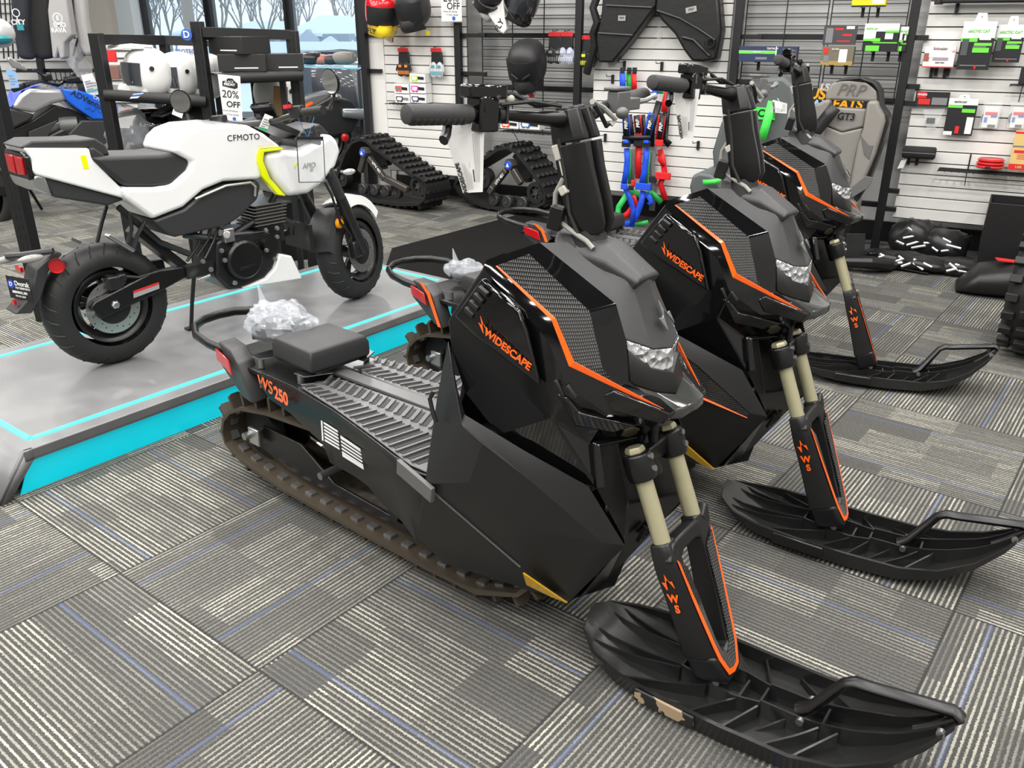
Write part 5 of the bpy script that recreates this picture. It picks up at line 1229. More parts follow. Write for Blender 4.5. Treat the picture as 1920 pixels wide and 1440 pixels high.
def ribbon(lst, w, off, name, m, parent, th=.003):
    P = [wq(u, v, off) for u, v in lst]; b = B(); L = []; Rr = []
    for i, p in enumerate(P):
        d = (P[min(i + 1, len(P) - 1)] - P[max(i - 1, 0)]).normalized(); n = V((d.z, 0, -d.x)); L.append(p + n * w / 2); Rr.append(p - n * w / 2)
    for i in range(len(P) - 1): b.face(L[i], L[i + 1], Rr[i + 1], Rr[i])
    return b.build(name, m, parent, solid=th, smooth=.8)
wb_, wr_, wg_, wgy = mat('blue_webbing', (.01, .08, .72), .5, bump=.4, bscale=500), mat('red_webbing2', (.72, .012, .015), .5, bump=.4, bscale=500), mat('green_webbing', (.03, .55, .10), .5, bump=.4, bscale=500), mat('grey_webbing', (.2, .2, .2), .6)
def padl(rect, off, m, parent):
    u, v0, v1, du = rect; ribbon([(u, v0), (u + du, v1)], .040, off + .012, 'shoulder_pad', BLK, parent, .012)
    ribbon([(u, v0), (u + du, v1)], .056, off, 'pad_edge', m, parent, .010)
    p = wq(u + du / 2, (v0 + v1) / 2, off + .028); text('PRP', .036, WHT, parent, basis(p, wq(u, v0, 0) * -1 + wq(u + du, v1, 0), (1, 0, 0)) @ Matrix.Rotation(pi, 4, 'Z'), 'lettering', bold=.0008, shear=.2)
def buckle(u, v, w, h, off, m, parent, name='buckle'):
    p = wq(u, v, off); B().box(p, (w, .02, h)).build(name, m, parent, bevel=.004)
t = wt('harness', 'blue racing harness, in front of the green, grey and red ones', 'harness')
for lst, w in (([(1167, 136), (1168, 171)], .045), ([(1164, 170), (1152, 176), (1148, 190)], .04), ([(1234, 164), (1228, 172), (1226, 184)], .045), ([(1222, 212), (1216, 224)], .04), ([(1175, 278), (1176, 300), (1174, 320), (1169, 350)], .045), ([(1213, 278), (1211, 300), (1208, 322), (1202, 350)], .045), ([(1172, 352), (1180, 370), (1188, 395), (1184, 430)], .042), ([(1206, 358), (1202, 380), (1194, 402), (1184, 418), (1165, 422)], .046), ([(1212, 362), (1222, 378), (1216, 384)], .04)):
    ribbon(lst, w, .10 if w == .045 else .11, 'blue_strap', wb_, t)
padl((1173, 216, 254, 2), .10, wb_, t); padl((1222, 216, 254, -8), .10, wb_, t)
ribbon([(1167, 258), (1220, 258)], .03, .115, 'chest_strap', BLK, t)
for u, v, w, h, m in ((1174, 270, .065, .045, BLK), (1174, 266, .04, .022, wb_), (1212, 270, .065, .045, BLK), (1212, 266, .04, .022, wb_), (1206, 350, .12, .05, wb_), (1170, 350, .05, .04, wb_), (1183, 352, .04, .035, BLK)): buckle(u, v, w, h, .125 if m is BLK else .135, m, t)
B().box(wq(1167, 132, .10), (.035, .01, .04)).build('hook_plate', BLK, t, bevel=.003)
t = wt('harness', 'red racing harness, mostly right of the blue one', 'harness')
for lst, w in (([(1188, 136), (1190, 171)], .04), ([(1257, 150), (1247, 190), (1245, 210)], .045), ([(1198, 246), (1197, 262)], .05), ([(1198, 272), (1196, 300), (1197, 335)], .05), ([(1237, 280), (1243, 300), (1246, 325), (1238, 345), (1248, 375)], .045), ([(1240, 282), (1236, 300), (1246, 312)], .03), ([(1186, 366), (1192, 380), (1178, 400), (1152, 420)], .045)):
    ribbon(lst, w, .075, 'red_strap', wr_, t)
padl((1194, 216, 248, 4), .08, wr_, t); padl((1242, 216, 262, -6), .075, wr_, t)
for u, v, w, h, m in ((1197, 268, .07, .05, BLK), (1236, 268, .06, .045, wr_), (1243, 330, .12, .05, wr_), (1187, 344, .03, .05, wr_), (1224, 336, .06, .05, BLK)): buckle(u, v, w, h, .095, m, t)
B().box(wq(1190, 132, .08), (.035, .01, .04)).build('hook_plate', BLK, t, bevel=.003)
t = wt('harness', 'green racing harness tucked behind the blue one', 'harness')
for lst, w in (([(1179, 136), (1180, 172)], .042), ([(1239, 164), (1238, 176)], .04), ([(1182, 282), (1179, 345)], .02), ([(1218, 282), (1212, 345)], .02), ([(1176, 364), (1160, 388), (1156, 412), (1166, 420)], .045), ([(1180, 358), (1200, 366), (1222, 362), (1240, 380)], .045), ([(1190, 422), (1215, 416)], .03)):
    ribbon(lst, w, .06, 'green_strap', wg_, t)
B().box(wq(1180, 132, .07), (.035, .01, .04)).build('hook_plate', BLK, t, bevel=.003)
t = wt('harness', 'black and grey racing harness behind the red one', 'harness')
for lst, w in (([(1186, 280), (1184, 345)], .045), ([(1225, 280), (1222, 310), (1226, 350), (1222, 395)], .045)): ribbon(lst, w, .045, 'grey_strap', wgy, t)
for lst, w in (([(1236, 190), (1222, 240), (1220, 275)], .05), ([(1252, 180), (1248, 230), (1246, 262), (1256, 272)], .05), ([(1178, 215), (1184, 270)], .06), ([(1206, 215), (1208, 275)], .03)): ribbon(lst, w, .05, 'black_pad', nylon, t)
for i, (u, v, lab) in enumerate(((1172, 122, 'black peg holding the left harness tops'), (1242, 124, 'black peg holding the right harness tops'), (1310, 272, 'empty black hook right of the harnesses'), (1150, 148, 'empty black hook left of the harnesses'), (1136, 258, 'empty black hook lower left of the harnesses'))):
    p = wq(u, v, 0); b = B().box((p.x, -.012, p.z), (.018, .016, .06)); b.tube([(p.x, -.01, p.z + .02), (p.x - .02, -.08, p.z + .02), (p.x - .02, -.085, p.z + .035)], .003, 5); tag(b.xf(mW).build('wall_hook', blk), lab, 'hook')

shell_w = mat('helmet_white', (.78, .78, .76), .15, coat=.5); shell_k = mat('helmet_matte_black', (.02, .02, .021), .5, bump=.1, bscale=400); visorm = mat('helmet_visor', (.07, .08, .09), .06, metal=.5, coat=1.)
def helmet(name, label, m, M4, s=1., peak=True, visor=True, full=True, group=None, shell2=None):
    "helmet facing +x, up +z, about .26 long"
    t = thing(name, label, 'helmet', group=group); t.matrix_world = M4 @ Matrix.Scale(s, 4)
    rings = []
    for x, hw, zt_, zb in ((-.125, .02, .06, .0), (-.118, .06, .09, -.05), (-.09, .09, .125, -.09), (-.04, .11, .15, -.115), (.02, .115, .15, -.12), (.07, .105, .135, -.12), (.10, .09, .11, -.118), (.118, .06, .085, -.10)):
        zc, hh = (zt_ + zb) / 2, (zt_ - zb) / 2; rings.append((x, 0, zc, hw, hh))
    B().sect(rings, 28, .78).build('shell', m, t, smooth=1.2, sub=1)
    b = B(); n = 9; r0 = []; 
    for k in range(n + 1):
        a = -1.35 + 2.7 * k / n; r0.append([V((.025 + (cos(a) ** 2) * cos(a) * .11 * (1 - .25 * (z + .045) / -.085 * 0) + .02 * cos(a), sin(a) * .100, z)) for z in (-.125, -.10, -.07, -.045)])
    rr = [[V((p.x + e, p.y * (1 + e), p.z)) for p, e in zip(r_, (-.012, .008, .010, .0))] + [V((p.x - .02, p.y * .85, p.z)) for p in r_[::-1]] for r_ in r0]
    b.loft(rr); b.build('chin_bar', shell2 or m, t, smooth=1.)
    b = B(); r1 = []
    for k in range(n + 1):
        a = -1.3 + 2.6 * k / n; r1.append([V((.03 + cos(a) * (.112 - .012 * abs(z - .02) / .07), sin(a) * .116, z)) for z in (-.05, -.01, .03, .065)])
    b.loft([r_ + [V((p.x * .9, p.y * .9, p.z)) for p in r_[::-1]] for r_ in r1]); b.build('visor' if visor else 'eye_opening', visorm if visor else BLK, t, smooth=1.)
    if peak:
        b = B(); b.prism([(.02, -.085, .135), (.11, -.075, .13), (.21, -.055, .115), (.215, 0, .125), (.21, .055, .115), (.11, .075, .13), (.02, .085, .135)], (.0, 0, .012)); b.prism([(-.03, -.05, .145), (.08, -.045, .150), (.20, -.03, .13), (.20, .03, .13), (.08, .045, .150), (-.03, .05, .145)], (0, 0, .012)); b.build('peak', m, t, bevel=.004)
    if visor:
      for s_ in (-1, 1): B().lathe([(0, -.004), (.011, -.004), (.013, 0)], (.0, s_ * .118, .04), (0, s_ * -1 if s_ > 0 else 1, 0), 16).build('visor_pivot', BLK, t)
    B().box((.135, 0, -.095), (.012, .05, .012)).build('chin_vent', BLK, t)
    return t
def hm(p, yaw, pitch=0, roll=0): return Matrix.Translation(p) @ Matrix.Rotation(R(yaw), 4, 'Z') @ Matrix.Rotation(R(pitch), 4, 'Y') @ Matrix.Rotation(R(roll), 4, 'X')
def ww(u, v, off): p = wq(u, v, off); return WF.w(p.x, p.y, p.z)
redm = mat('helmet_red_yellow', (.7, .02, .02), .12, coat=.6); nt = redm.node_tree
tc = nt.nodes.new('ShaderNodeTexCoord'); sp = nt.nodes.new('ShaderNodeSeparateXYZ'); nt.links.new(tc.outputs['Object'], sp.inputs[0])
f = nmath(nt, 'MULTIPLY', nmath(nt, 'SUBTRACT', nmath(nt, 'ADD', sp.outputs['Z'], nmath(nt, 'MULTIPLY', sp.outputs['X'], -.25)), -.095), 20.); cl_ = nt.nodes.new('ShaderNodeClamp'); nt.links.new(f, cl_.inputs[0])
nt.links.new(nmix(nt, cl_.outputs[0], (.85, .62, .02), (.62, .01, .015)), nt.nodes['Principled BSDF'].inputs['Base Color'])
h = helmet('helmet', 'red and yellow motocross helmet on the white slats', redm, hm(ww(716, 26, .20), -72, 14), 1.2, peak=False, visor=False); text('FLY', .045, BLK, h, basis((.088, -.088, -.088), (.75, .65, 0), (0, 0, 1)), 'brand_lettering', bold=.001)
helmet('helmet', 'matte black motocross helmet right of the red and yellow one', shell_k, hm(ww(776, 18, .20), -122, 14), 1.12, peak=False, visor=False)
helmet('helmet', 'matte black helmet with skull-like creases on the wire grid', shell_k, hm(ww(990, 122, .20), -112, 22), 1.25, peak=False, visor=False)
t = bpy.data.objects['helmet.002']; b = B(); b.bar((.13, -.06, .0), (.145, -.015, -.025), .012, .014); b.bar((.13, .06, .0), (.145, .015, -.025), .012, .014); b.bar((.14, -.02, -.06), (.15, -.015, -.1), .01, .01); b.bar((.14, .02, -.06), (.15, .015, -.1), .01, .01); b.build('brow_creases', BLK, t, bevel=.003)
h = helmet('helmet', 'white-nosed black helmet at the top centre, cut by the frame', shell_k, hm(ww(918, -14, .2), -75, 70), 1.1, peak=False, visor=False, shell2=shell_w)
t = wt('helmet_peak', 'white helmet chin guard lettered in black, pointing down at the top centre', 'helmet part')
wprism(B(), [(922, -10), (942, -10), (946, 28), (950, 55), (943, 64), (934, 56), (914, 26), (926, 14)], .26, .05).build('guard', shell_w, t, bevel=.008, seg=3); p = wq(936, 48, .263); text('FLY', .06, BLK, t, basis(p, (.55, 0, .8), (-.8, 0, .55)), 'brand_lettering', bold=.001)
helmet('helmet', 'glossy black helmet right of the white chin guard at the top', mat('helmet_gloss_black', (.01, .01, .01), .08, coat=.6), hm(ww(976, -2, .2), -60, 30), 1.1, peak=False)
# tags under helmets
t = wt('hang_tag', 'white and red hang tag under the red helmet', 'tag'); wprism(B(), [(714, 66), (738, 62), (734, 82), (716, 70)], .14, .002).build('card', paper, t); wprism(B(), [(716, 68), (740, 46), (737, 80)], .135, .002).build('card_back', RED, t)
t = wt('hang_tag', 'round yellow tag under the matte black helmet', 'tag'); B().cyl(wq(802, 62, .12), wq(802, 62, .118), .02, 18).build('card', YEL, t)
t = wt('hang_tag', 'red and white booklet hanging below the skull-creased helmet', 'tag'); wprism(B(), [(982, 166), (990, 164), (1006, 180), (994, 184)], .12, .004).build('card', RED, t); wprism(B(), [(990, 164), (998, 164), (1008, 178), (1003, 181)], .13, .004).build('card_cover', paper, t)

# gloves and goggle boxes
def gloves(label, u, v, c1, c2, group=None, h=58, w=22):
    t = wt('glove_pair', label, 'gloves', group)
    p = wq(u, v, .06); sc = .0042
    B().prism([(p.x - .05, p.y, p.z), (p.x + .05, p.y, p.z), (p.x + .055, p.y, p.z - .03), (p.x - .055, p.y, p.z - .03)], (0, .004, 0)).build('red_header', RED, t, bevel=.001)
    B().prism([(p.x - .05, p.y + .004, p.z - .03), (p.x + .05, p.y + .004, p.z - .03), (p.x + .055, p.y + .004, p.z - .12), (p.x - .055, p.y + .004, p.z - .12)], (0, .02, 0)).build('cuffs', BLK, t, bevel=.006)
    for s in (-1, 1):
        x = p.x + s * .03
        g = B().ell((x, p.y + .005, p.z - .145), (.030, .014, .040), 14, 8)
        for k in range(4): xx = x - .022 + k * .0148; g.tube([(xx, p.y + .004, p.z - .16), (xx + .001, p.y - .004, p.z - .20), (xx + .002, p.y, p.z - .225 + .006 * abs(k - 1.5))], [.009, .008, .006], 7)
        g.tube([(x + s * .026, p.y + .005, p.z - .13), (x + s * .042, p.y, p.z - .165), (x + s * .042, p.y, p.z - .18)], [.010, .008, .006], 7)
        g.build('glove', c1, t, smooth=1)
        f_ = B()
        for k in range(4): xx = x - .022 + k * .0148; f_.box((xx + .001, p.y - .012, p.z - .19), (.008, .004, .03))
        f_.box((x, p.y - .011, p.z - .14), (.03, .004, .02)); f_.build('finger_trim', c2, t, bevel=.002)
    B().tube([(p.x, .0, p.z + .012), (p.x, p.y - .03, p.z + .004), (p.x, p.y - .035, p.z + .015)], .003, 5).build('hook', blk, t)
gl_k = mat('glove_black', (.02, .02, .021), .7); gl_w = mat('glove_white', (.62, .64, .65), .7)
gloves('black gloves with orange fingers hanging leftmost', 755, 90, gl_k, mat('glove_orange', (.85, .25, .02), .7), 'gloves')
gloves('white and teal gloves right of the orange-fingered pair', 817, 90, gl_w, mat('glove_teal', (.05, .35, .42), .7), 'gloves')
gloves('black and grey gloves on the wire grid', 1040, 60, gl_k, mat('glove_grey', (.25, .25, .25), .7), 'gloves')
gloves('pale lilac gloves beside the black post', 1062, 60, mat('glove_lilac', (.45, .48, .62), .7), gl_w, 'gloves')
gloves('black gloves with yellow trim right of the black post', 1103, 66, gl_k, mat('glove_yellow', (.75, .8, .05), .7), 'gloves')
def goggles(label, rect, off, c, dark, w=1.):
    t = pack('goggle_box', label, 'box', rect, off, .09, WHT, [(.0, .97, 1, 1, GRY)], pegs=False, group='goggle boxes')
    u0, v0, u1, v1 = rect; o = off + .093; a, e = wq(u0, (v0 + v1) / 2, o), wq(u1, (v0 + v1) / 2, o); W_ = e.x - a.x; H_ = wq(u0, v0, o).z - wq(u0, v1, o).z; c0 = V((a.x + W_ * .38, a.y, a.z))
    B().prism([c0 + V((x * W_, 0, z * H_)) for x, z in ((-.30, .26), (.12, .26), (.16, .0), (.10, -.32), (-.02, -.36), (-.08, -.22), (-.14, -.36), (-.26, -.32), (-.33, .0))], (0, .002, 0)).build('printed_frame', c, t)
    B().prism([c0 + V((x * W_, -.0008, z * H_)) for x, z in ((-.24, .16), (.06, .16), (.08, .0), (.04, -.2), (-.22, -.2), (-.26, .0))], (0, .002, 0)).build('printed_lens', dark, t)
    B().prism([c0 + V((x * W_, -.0004, z * H_)) for x, z in ((.14, .16), (.52, .12), (.52, -.16), (.14, -.12))], (0, .002, 0)).build('printed_strap', BLK if c is not BLK else GRY, t)
goggles('goggle box with lime frame on top of the small stack', (768, 137, 797, 155), .02, mat('ink_lime', (.45, .75, .02), .4), WHT)
goggles('goggle box with coral frame, left of the pink one', (739, 156, 766, 175), .02, mat('ink_coral', (.7, .12, .08), .4), GRY)
goggles('goggle box with pink frame, right in the middle row', (769, 156, 798, 175), .02, mat('ink_pink', (.8, .02, .35), .4), WHT)
goggles('goggle box with black frame, left in the bottom row', (741, 176, 768, 193), .02, BLK, WHT)
goggles('goggle box with navy frame, right in the bottom row', (770, 176, 799, 193), .02, mat('ink_navy2', (.02, .03, .10), .4), WHT)
goggles('goggle box with red-orange frame below the handlebar', (938, 222, 972, 241), .0, mat('ink_scarlet', (.8, .08, .02), .4), WHT)
goggles('goggle box with blue frame below the handlebar', (974, 222, 1012, 243), .0, BLU, WHT)
wireshelf('wire_shelf', 'thin wire shelf under the stack of goggle boxes', 722, 862, 194, .13, 5)
wireshelf('wire_shelf', 'wire shelf under the red and blue goggle boxes', 935, 1035, 246, .14, 6)
def poster(name, label, P, m4=None):
    t = thing(name, label, 'poster'); n = (P[1] - P[0]).cross(P[3] - P[0]).normalized()
    if n.dot(V((0, 0, CAM_H)) - P[0]) < 0: n = -n
    B().prism(P, n * -.002).build('sheet', paper, t)
    ex = (P[1] - P[0]); ey = (P[0] - P[3]); w, h = ex.length, ey.length; c = (P[0] + P[1] + P[2] + P[3]) / 4 + n * .002
    M_ = basis(c, ex, ey)
    if M_.col[2].xyz.dot(n) < 0: M_ = M_
    def at(x, y): return M_ @ Matrix.Translation((x * w, y * h, .0))
    b = B(); b.prism([(-.36 * w, .26 * h, 0), (-.36 * w, .36 * h, 0), (-.2 * w, .38 * h, 0), (-.1 * w, .43 * h, 0), (.1 * w, .43 * h, 0), (.22 * w, .37 * h, 0), (.32 * w, .34 * h, 0), (.32 * w, .25 * h, 0), (.2 * w, .22 * h, 0)], (0, 0, .0006)).xf(M_); b.build('printed_badge', BLK, t)
    text('BLACK', w * .13, WHT, t, at(-.05, .36) @ Matrix.Translation((0, 0, .001)), 'lettering'); text('FRIDAY', w * .15, WHT, t, at(-.04, .30) @ Matrix.Translation((0, 0, .001)), 'lettering', bold=.0006)
    text('20%', w * .46, black_ink, t, at(-.02, .09), 'lettering', extrude=.0003); text('OFF', w * .36, black_ink, t, at(.1, -.12), 'lettering', bold=.0006, extrude=.0003)
    text('From All Gloves', w * .10, mat('print_grey', (.25, .25, .26), .6), t, at(-.04, -.25), 'lettering'); text('4 Your Hands', w * .10, mat('print_grey', (.25, .25, .26), .6), t, at(.05, -.33), 'lettering')
    b = B().lathe([(0, 0), (.08 * w, 0), (.08 * w, .0006), (0, .0006)], (.12 * w, -.42 * h, 0), (0, 0, 1), 20).xf(M_); b.build('blue_roundel', BLU, t)
    return t
poster('sale_poster', 'white 20% OFF poster at the top, above the short black upright', [ww(826, -35, .13), ww(865, -35, .13), ww(866, 40, .13), ww(828, 40, .13)])

# --------------------------------------------------------- seats on the floor
sg_ = mat('seat_grey_vinyl', (.23, .215, .195), .55, bump=.1, bscale=300); sdk = mat('seat_dark_vinyl', (.04, .045, .045), .5)
t = wt('racing_seat', 'grey bucket racing seat with a slotted headrest, behind the farthest snow bike', 'seat')
OFS = .55
def sp_(name, lst, m, o=OFS, d=.10, bev=.02, par=None): return wprism(B(), lst, o, d).build(name, m, par or t, bevel=bev, seg=4)
sp_('seat_shell', [(1553, 164), (1562, 154), (1578, 147), (1618, 147), (1640, 155), (1650, 170), (1652, 198), (1663, 215), (1665, 230), (1657, 255), (1642, 300), (1625, 345), (1605, 372), (1545, 372), (1522, 300), (1519, 205), (1536, 194)], mat('seat_shell_black', (.02, .02, .021), .4), OFS - .0 + .0, .16, .02) if 0 else None
blk_s = mat('seat_shell_black', (.02, .02, .021), .4)
sp_('headrest', [(1549, 172), (1559, 156), (1575, 149), (1614, 149), (1634, 156), (1644, 171), (1646, 190), (1626, 191), (1560, 188), (1546, 188)], sg_, bev=.016)
sp_('left_bolster', [(1546, 187), (1557, 188), (1555, 200), (1549, 232), (1544, 255), (1540, 285), (1532, 320), (1521, 300), (1519, 253), (1522, 198), (1538, 192)], sg_, OFS + .05, .15, .018)
sp_('right_bolster', [(1626, 190), (1646, 189), (1648, 200), (1657, 216), (1659, 228), (1653, 250), (1641, 290), (1620, 340), (1600, 372), (1592, 350), (1600, 310), (1608, 270), (1618, 240)], sg_, OFS + .05, .15, .018)
sp_('backrest_upper', [(1556, 201), (1625, 205), (1619, 238), (1578, 248), (1545, 234)], sg_, OFS - .0, .09, .012)
sp_('backrest_lower', [(1545, 236), (1578, 249), (1618, 240), (1606, 290), (1594, 350), (1580, 380), (1545, 370), (1535, 300)], sg_, OFS + .005, .09, .012)
sp_('dark_insert', [(1613, 252), (1630, 272), (1638, 272), (1630, 300), (1620, 290)], mat('insert_grey', (.12, .12, .12), .5), OFS + .054, .01, .003)
sp_('dark_insert', [(1622, 330), (1638, 333), (1628, 352), (1596, 372), (1598, 350)], mat('insert_grey', (.12, .12, .12), .5), OFS + .054, .01, .003)
sp_('seat_back_shell', [(1562, 156), (1578, 147), (1618, 146), (1642, 155), (1652, 172), (1654, 200), (1666, 216), (1667, 232), (1658, 260), (1645, 300), (1628, 345), (1606, 380), (1600, 372), (1652, 250), (1658, 226), (1646, 200), (1643, 171), (1632, 157), (1612, 150)], blk_s, OFS - .0, .14, .008)
ribbon([(1566, 200), (1552, 218), (1534, 240), (1516, 260)], .075, OFS + .06, 'shoulder_belt', blk_s, t, .006)
p = wq(1594, 170, OFS + .005); text('PRP', .095, mat('seat_stitch', (.12, .11, .10), .5), t, basis(p, (1, 0, -.03), (0, 0, 1)), 'embossed_lettering', shear=.3)
p = wq(1586, 219, OFS + .012); text('GT3', .055, BLK, t, basis(p, (1, 0, -.02), (0, 0, 1)), 'lettering', bold=.002, shear=.1)
B().box(wq(1545, 372, OFS - .06) * 1 + V((0, 0, -.04)), (.42, .34, .12)).build('seat_cushion', sg_, t, bevel=.03)
c_ = wq(1545, 372, OFS - .06); B().box((c_.x, c_.y, (c_.z - .10) / 2), (.34, .28, c_.z - .10)).build('seat_stand', blk_s, t, bevel=.01)
t = wt('racing_seat', 'dark green-grey bucket seat with lime straps behind the middle snow bike', 'seat')
B().prism([wq(u, v, .75) for u, v in [(1350, 232), (1358, 215), (1400, 205), (1432, 145), (1470, 142), (1490, 160), (1498, 230), (1500, 300), (1480, 340), (1360, 345), (1337, 320), (1334, 285)]], (0, .16, 0)).build('backrest', mat('seat_slate_vinyl', (.09, .10, .10), .45), t, bevel=.03, seg=4)
B().prism([wq(u, v, 1.0) for u, v in [(1292, 350), (1297, 330), (1310, 323), (1335, 327), (1348, 345), (1352, 372), (1296, 372)]], (0, .4, 0)).build('side_bolster', mat('seat_slate_vinyl', (.09, .10, .10), .45), t, bevel=.02, seg=4)
c_ = wq(1405, 352, .8); B().box((c_.x, c_.y - .02, c_.z - .08), (.50, .42, .16)).build('seat_cushion', sdk, t, bevel=.03); B().box((c_.x, c_.y, (c_.z - .16) / 2), (.36, .34, max(.05, c_.z - .16))).build('seat_stand', blk_s, t, bevel=.01)
ribbon([(1448, 190), (1436, 235), (1428, 262)], .05, .80, 'lime_strap', mat('lime_webbing', (.06, .75, .08), .45), t); ribbon([(1318, 342), (1340, 341), (1358, 336)], .03, 1.04, 'lime_strap', mat('lime_webbing', (.06, .75, .08), .45), t); ribbon([(1388, 262), (1380, 282)], .02, .8, 'lime_strap', mat('lime_webbing', (.06, .75, .08), .45), t)
p = wq(1433, 213, .76); text('CR', .06, BLK, t, basis(p, (1, 0, 0), (0, 0, 1)), 'lettering', bold=.002); B().box(p + V((0, .003, 0)), (.13, .004, .07)).build('lime_patch', mat('lime_webbing', (.06, .75, .08), .45), t)

# ----------------------------------------------------------- floor goods
def lump(name, label, u, v, r, yaw, m, marks=True, group=None, z=None):
    g = G(u, v); t = thing(name, label, 'bag', (g.x, g.y, 0), R(yaw), group)
    rnd = random.Random(int(u * 7 + v)); b = B(); rings = []; n, mm = 22, 9
    for i in range(mm + 1):
        th = -pi / 2 + pi * i / mm; ring = []
        for k in range(n):
            a = 2 * pi * k / n; w_ = 1 + .10 * sin(3 * a + i) + rnd.uniform(-.05, .05)
            ring.append(V((r[0] * cos(th) ** .7 * cos(a) * w_, r[1] * cos(th) ** .7 * sin(a) * w_, (z or 0) + r[2] + r[2] * sin(th) * w_ if abs(th) < 1.5 else (z or 0) + r[2] + r[2] * sin(th))))
        rings.append(ring)
    b.loft(rings, caps=True)
    for p in b.v: p.z = max(p.z, (z or 0) + .002)
    b.build('bag_body', m, t, smooth=.9)
    if marks:
        b = B()
        for k in range(8): b.box((-.09 + .025 * k + rnd.uniform(-.02, .02), -r[1] * (.95 - .08 * (k % 3)), (z or 0) + r[2] * (1.0 + .28 * (k % 3))), (rnd.uniform(.04, .09), .014, .010), Euler((-.7, rnd.uniform(-.6, .6), 0)).to_matrix())
        b.build('printed_marks', white_ink, t)
    B().tube([(r[0] * .7, 0, (z or 0) + r[2] * 1.5), (r[0] * 1.0, -.02, (z or 0) + r[2] * 1.9), (r[0] * 1.05, .0, (z or 0) + r[2] * 1.4)], .004, 5).build('drawstring', BLK, t)
    return t
sack = mat('drawstring_sack', (.013, .013, .014), .35, bump=.8, bscale=18)
lump('drawstring_bag', 'black sack at the left of the pile, lying flat', 1665, 498, (.20, .10, .05), -20, sack)
lump('drawstring_bag', 'black sack under the upright one, front of the pile', 1712, 505, (.22, .12, .05), -35, sack)
lump('drawstring_bag', 'black sack leaning up at the top of the pile', 1705, 485, (.15, .12, .13), -10, sack)
lump('drawstring_bag', 'black sack with white print, right of the upright one', 1758, 492, (.17, .13, .11), -40, sack)
lump('drawstring_bag', 'low black sack right of the pile, white print on top', 1808, 516, (.19, .12, .05), -30, sack)
t = thing('harness_bundle', 'black harness bundle on the carpet left of the sack pile', 'harness', G(1620, 508))
b = B(); b.tube([(-.12, .1, .02), (-.1, 0, .06), (.0, -.06, .07), (.12, -.04, .05), (.22, .04, .03)], [.05, .055, .06, .055, .03], 10, flat=.7); b.box((-.04, .12, .11), (.13, .04, .2), Euler((-.25, 0, 0)).to_matrix()); b.tube([(.2, .02, .02), (.3, -.05, .015), (.36, -.1, .012)], .02, 8, flat=.4); b.build('padded_straps', nylon, t, bevel=.006)
B().box((.05, .03, .10), (.06, .04, .03)).build('buckle', gloss, t, bevel=.004)
t = thing('tote_bag', 'large open black tote bag at the right edge', 'bag', G(1915, 520), R(-29))
b = B(); b.loft([[V((x * s_, y * s_, z)) for x, y in ((-.26, -.16), (.45, -.16), (.45, .16), (-.26, .16))] for s_, z in ((.95, .01), (1.02, .2), (1.0, .46), (.97, .46), (.95, .3))], caps=False); b.face((-.25, -.15, .01), (.44, -.15, .01), (.44, .15, .01), (-.25, .15, .01)); b.build('bag_body', nylon, t, bevel=.01)
B().tube([(-.02, -.175, .34), (0, -.18, .2), (.1, -.18, .05)], .02, 6, flat=.3).build('strap', nylon, t)
t = thing('duffel_bag', 'slumped black fabric bag with a red patch at the right edge', 'bag', G(1892, 553), R(-25))
b = B(); b.sect([(-.28, 0, .02, .10, .018), (-.18, 0, .08, .16, .08), (0, 0, .10, .17, .10), (.3, 0, .09, .17, .09), (.4, 0, .04, .12, .04)], 24, .8); b.build('bag_body', nylon, t, smooth=1)
B().box((.0, -.02, .20), (.22, .06, .006), Euler((0, .08, .2)).to_matrix()).build('red_patch', RED, t)
t = thing('atv_tyre', 'knobbly black off-road tyre cut by the right edge', 'tyre', G(1925, 662), R(55))
b = B().lathe([(.14, -.11), (.2, -.125), (.25, -.10), (.27, -.05), (.275, 0), (.27, .05), (.25, .10), (.2, .125), (.14, .11), (.13, 0), (.14, -.11)], (0, 0, .30), (0, 1, 0), 40); b.build('carcass', rubber, t, smooth=.9)
b = B()
for k in range(20):
    a = 2 * pi * k / 20
    for s in (-1, 1):
        for yy, rr, w_ in ((.03, .283, .05), (.10, .262, .05)):
            aa = a + (.15 if s > 0 else 0) + (0 if yy < .05 else .08); m_ = Matrix.Rotation(-aa, 3, 'Y'); b.box(m_ @ V((rr, s * yy, 0)) + V((0, 0, .30)), (.028, w_, .035), m_)
b.build('knobs', rubber, t, bevel=.003)
# rug
t = B(); P = [G(735, 467), G(975, 403), G(1230, 440), G(1240, 560), G(860, 530), G(722, 505)]
rugm = mat('black_rug', (.010, .0095, .009), .95, bump=.8, bscale=60, spec=.1); tag(t.prism(P, (0, 0, .008)).build('rug', rugm, bevel=.002), 'black rug on the carpet behind the front wheel of the white motorcycle', 'rug')

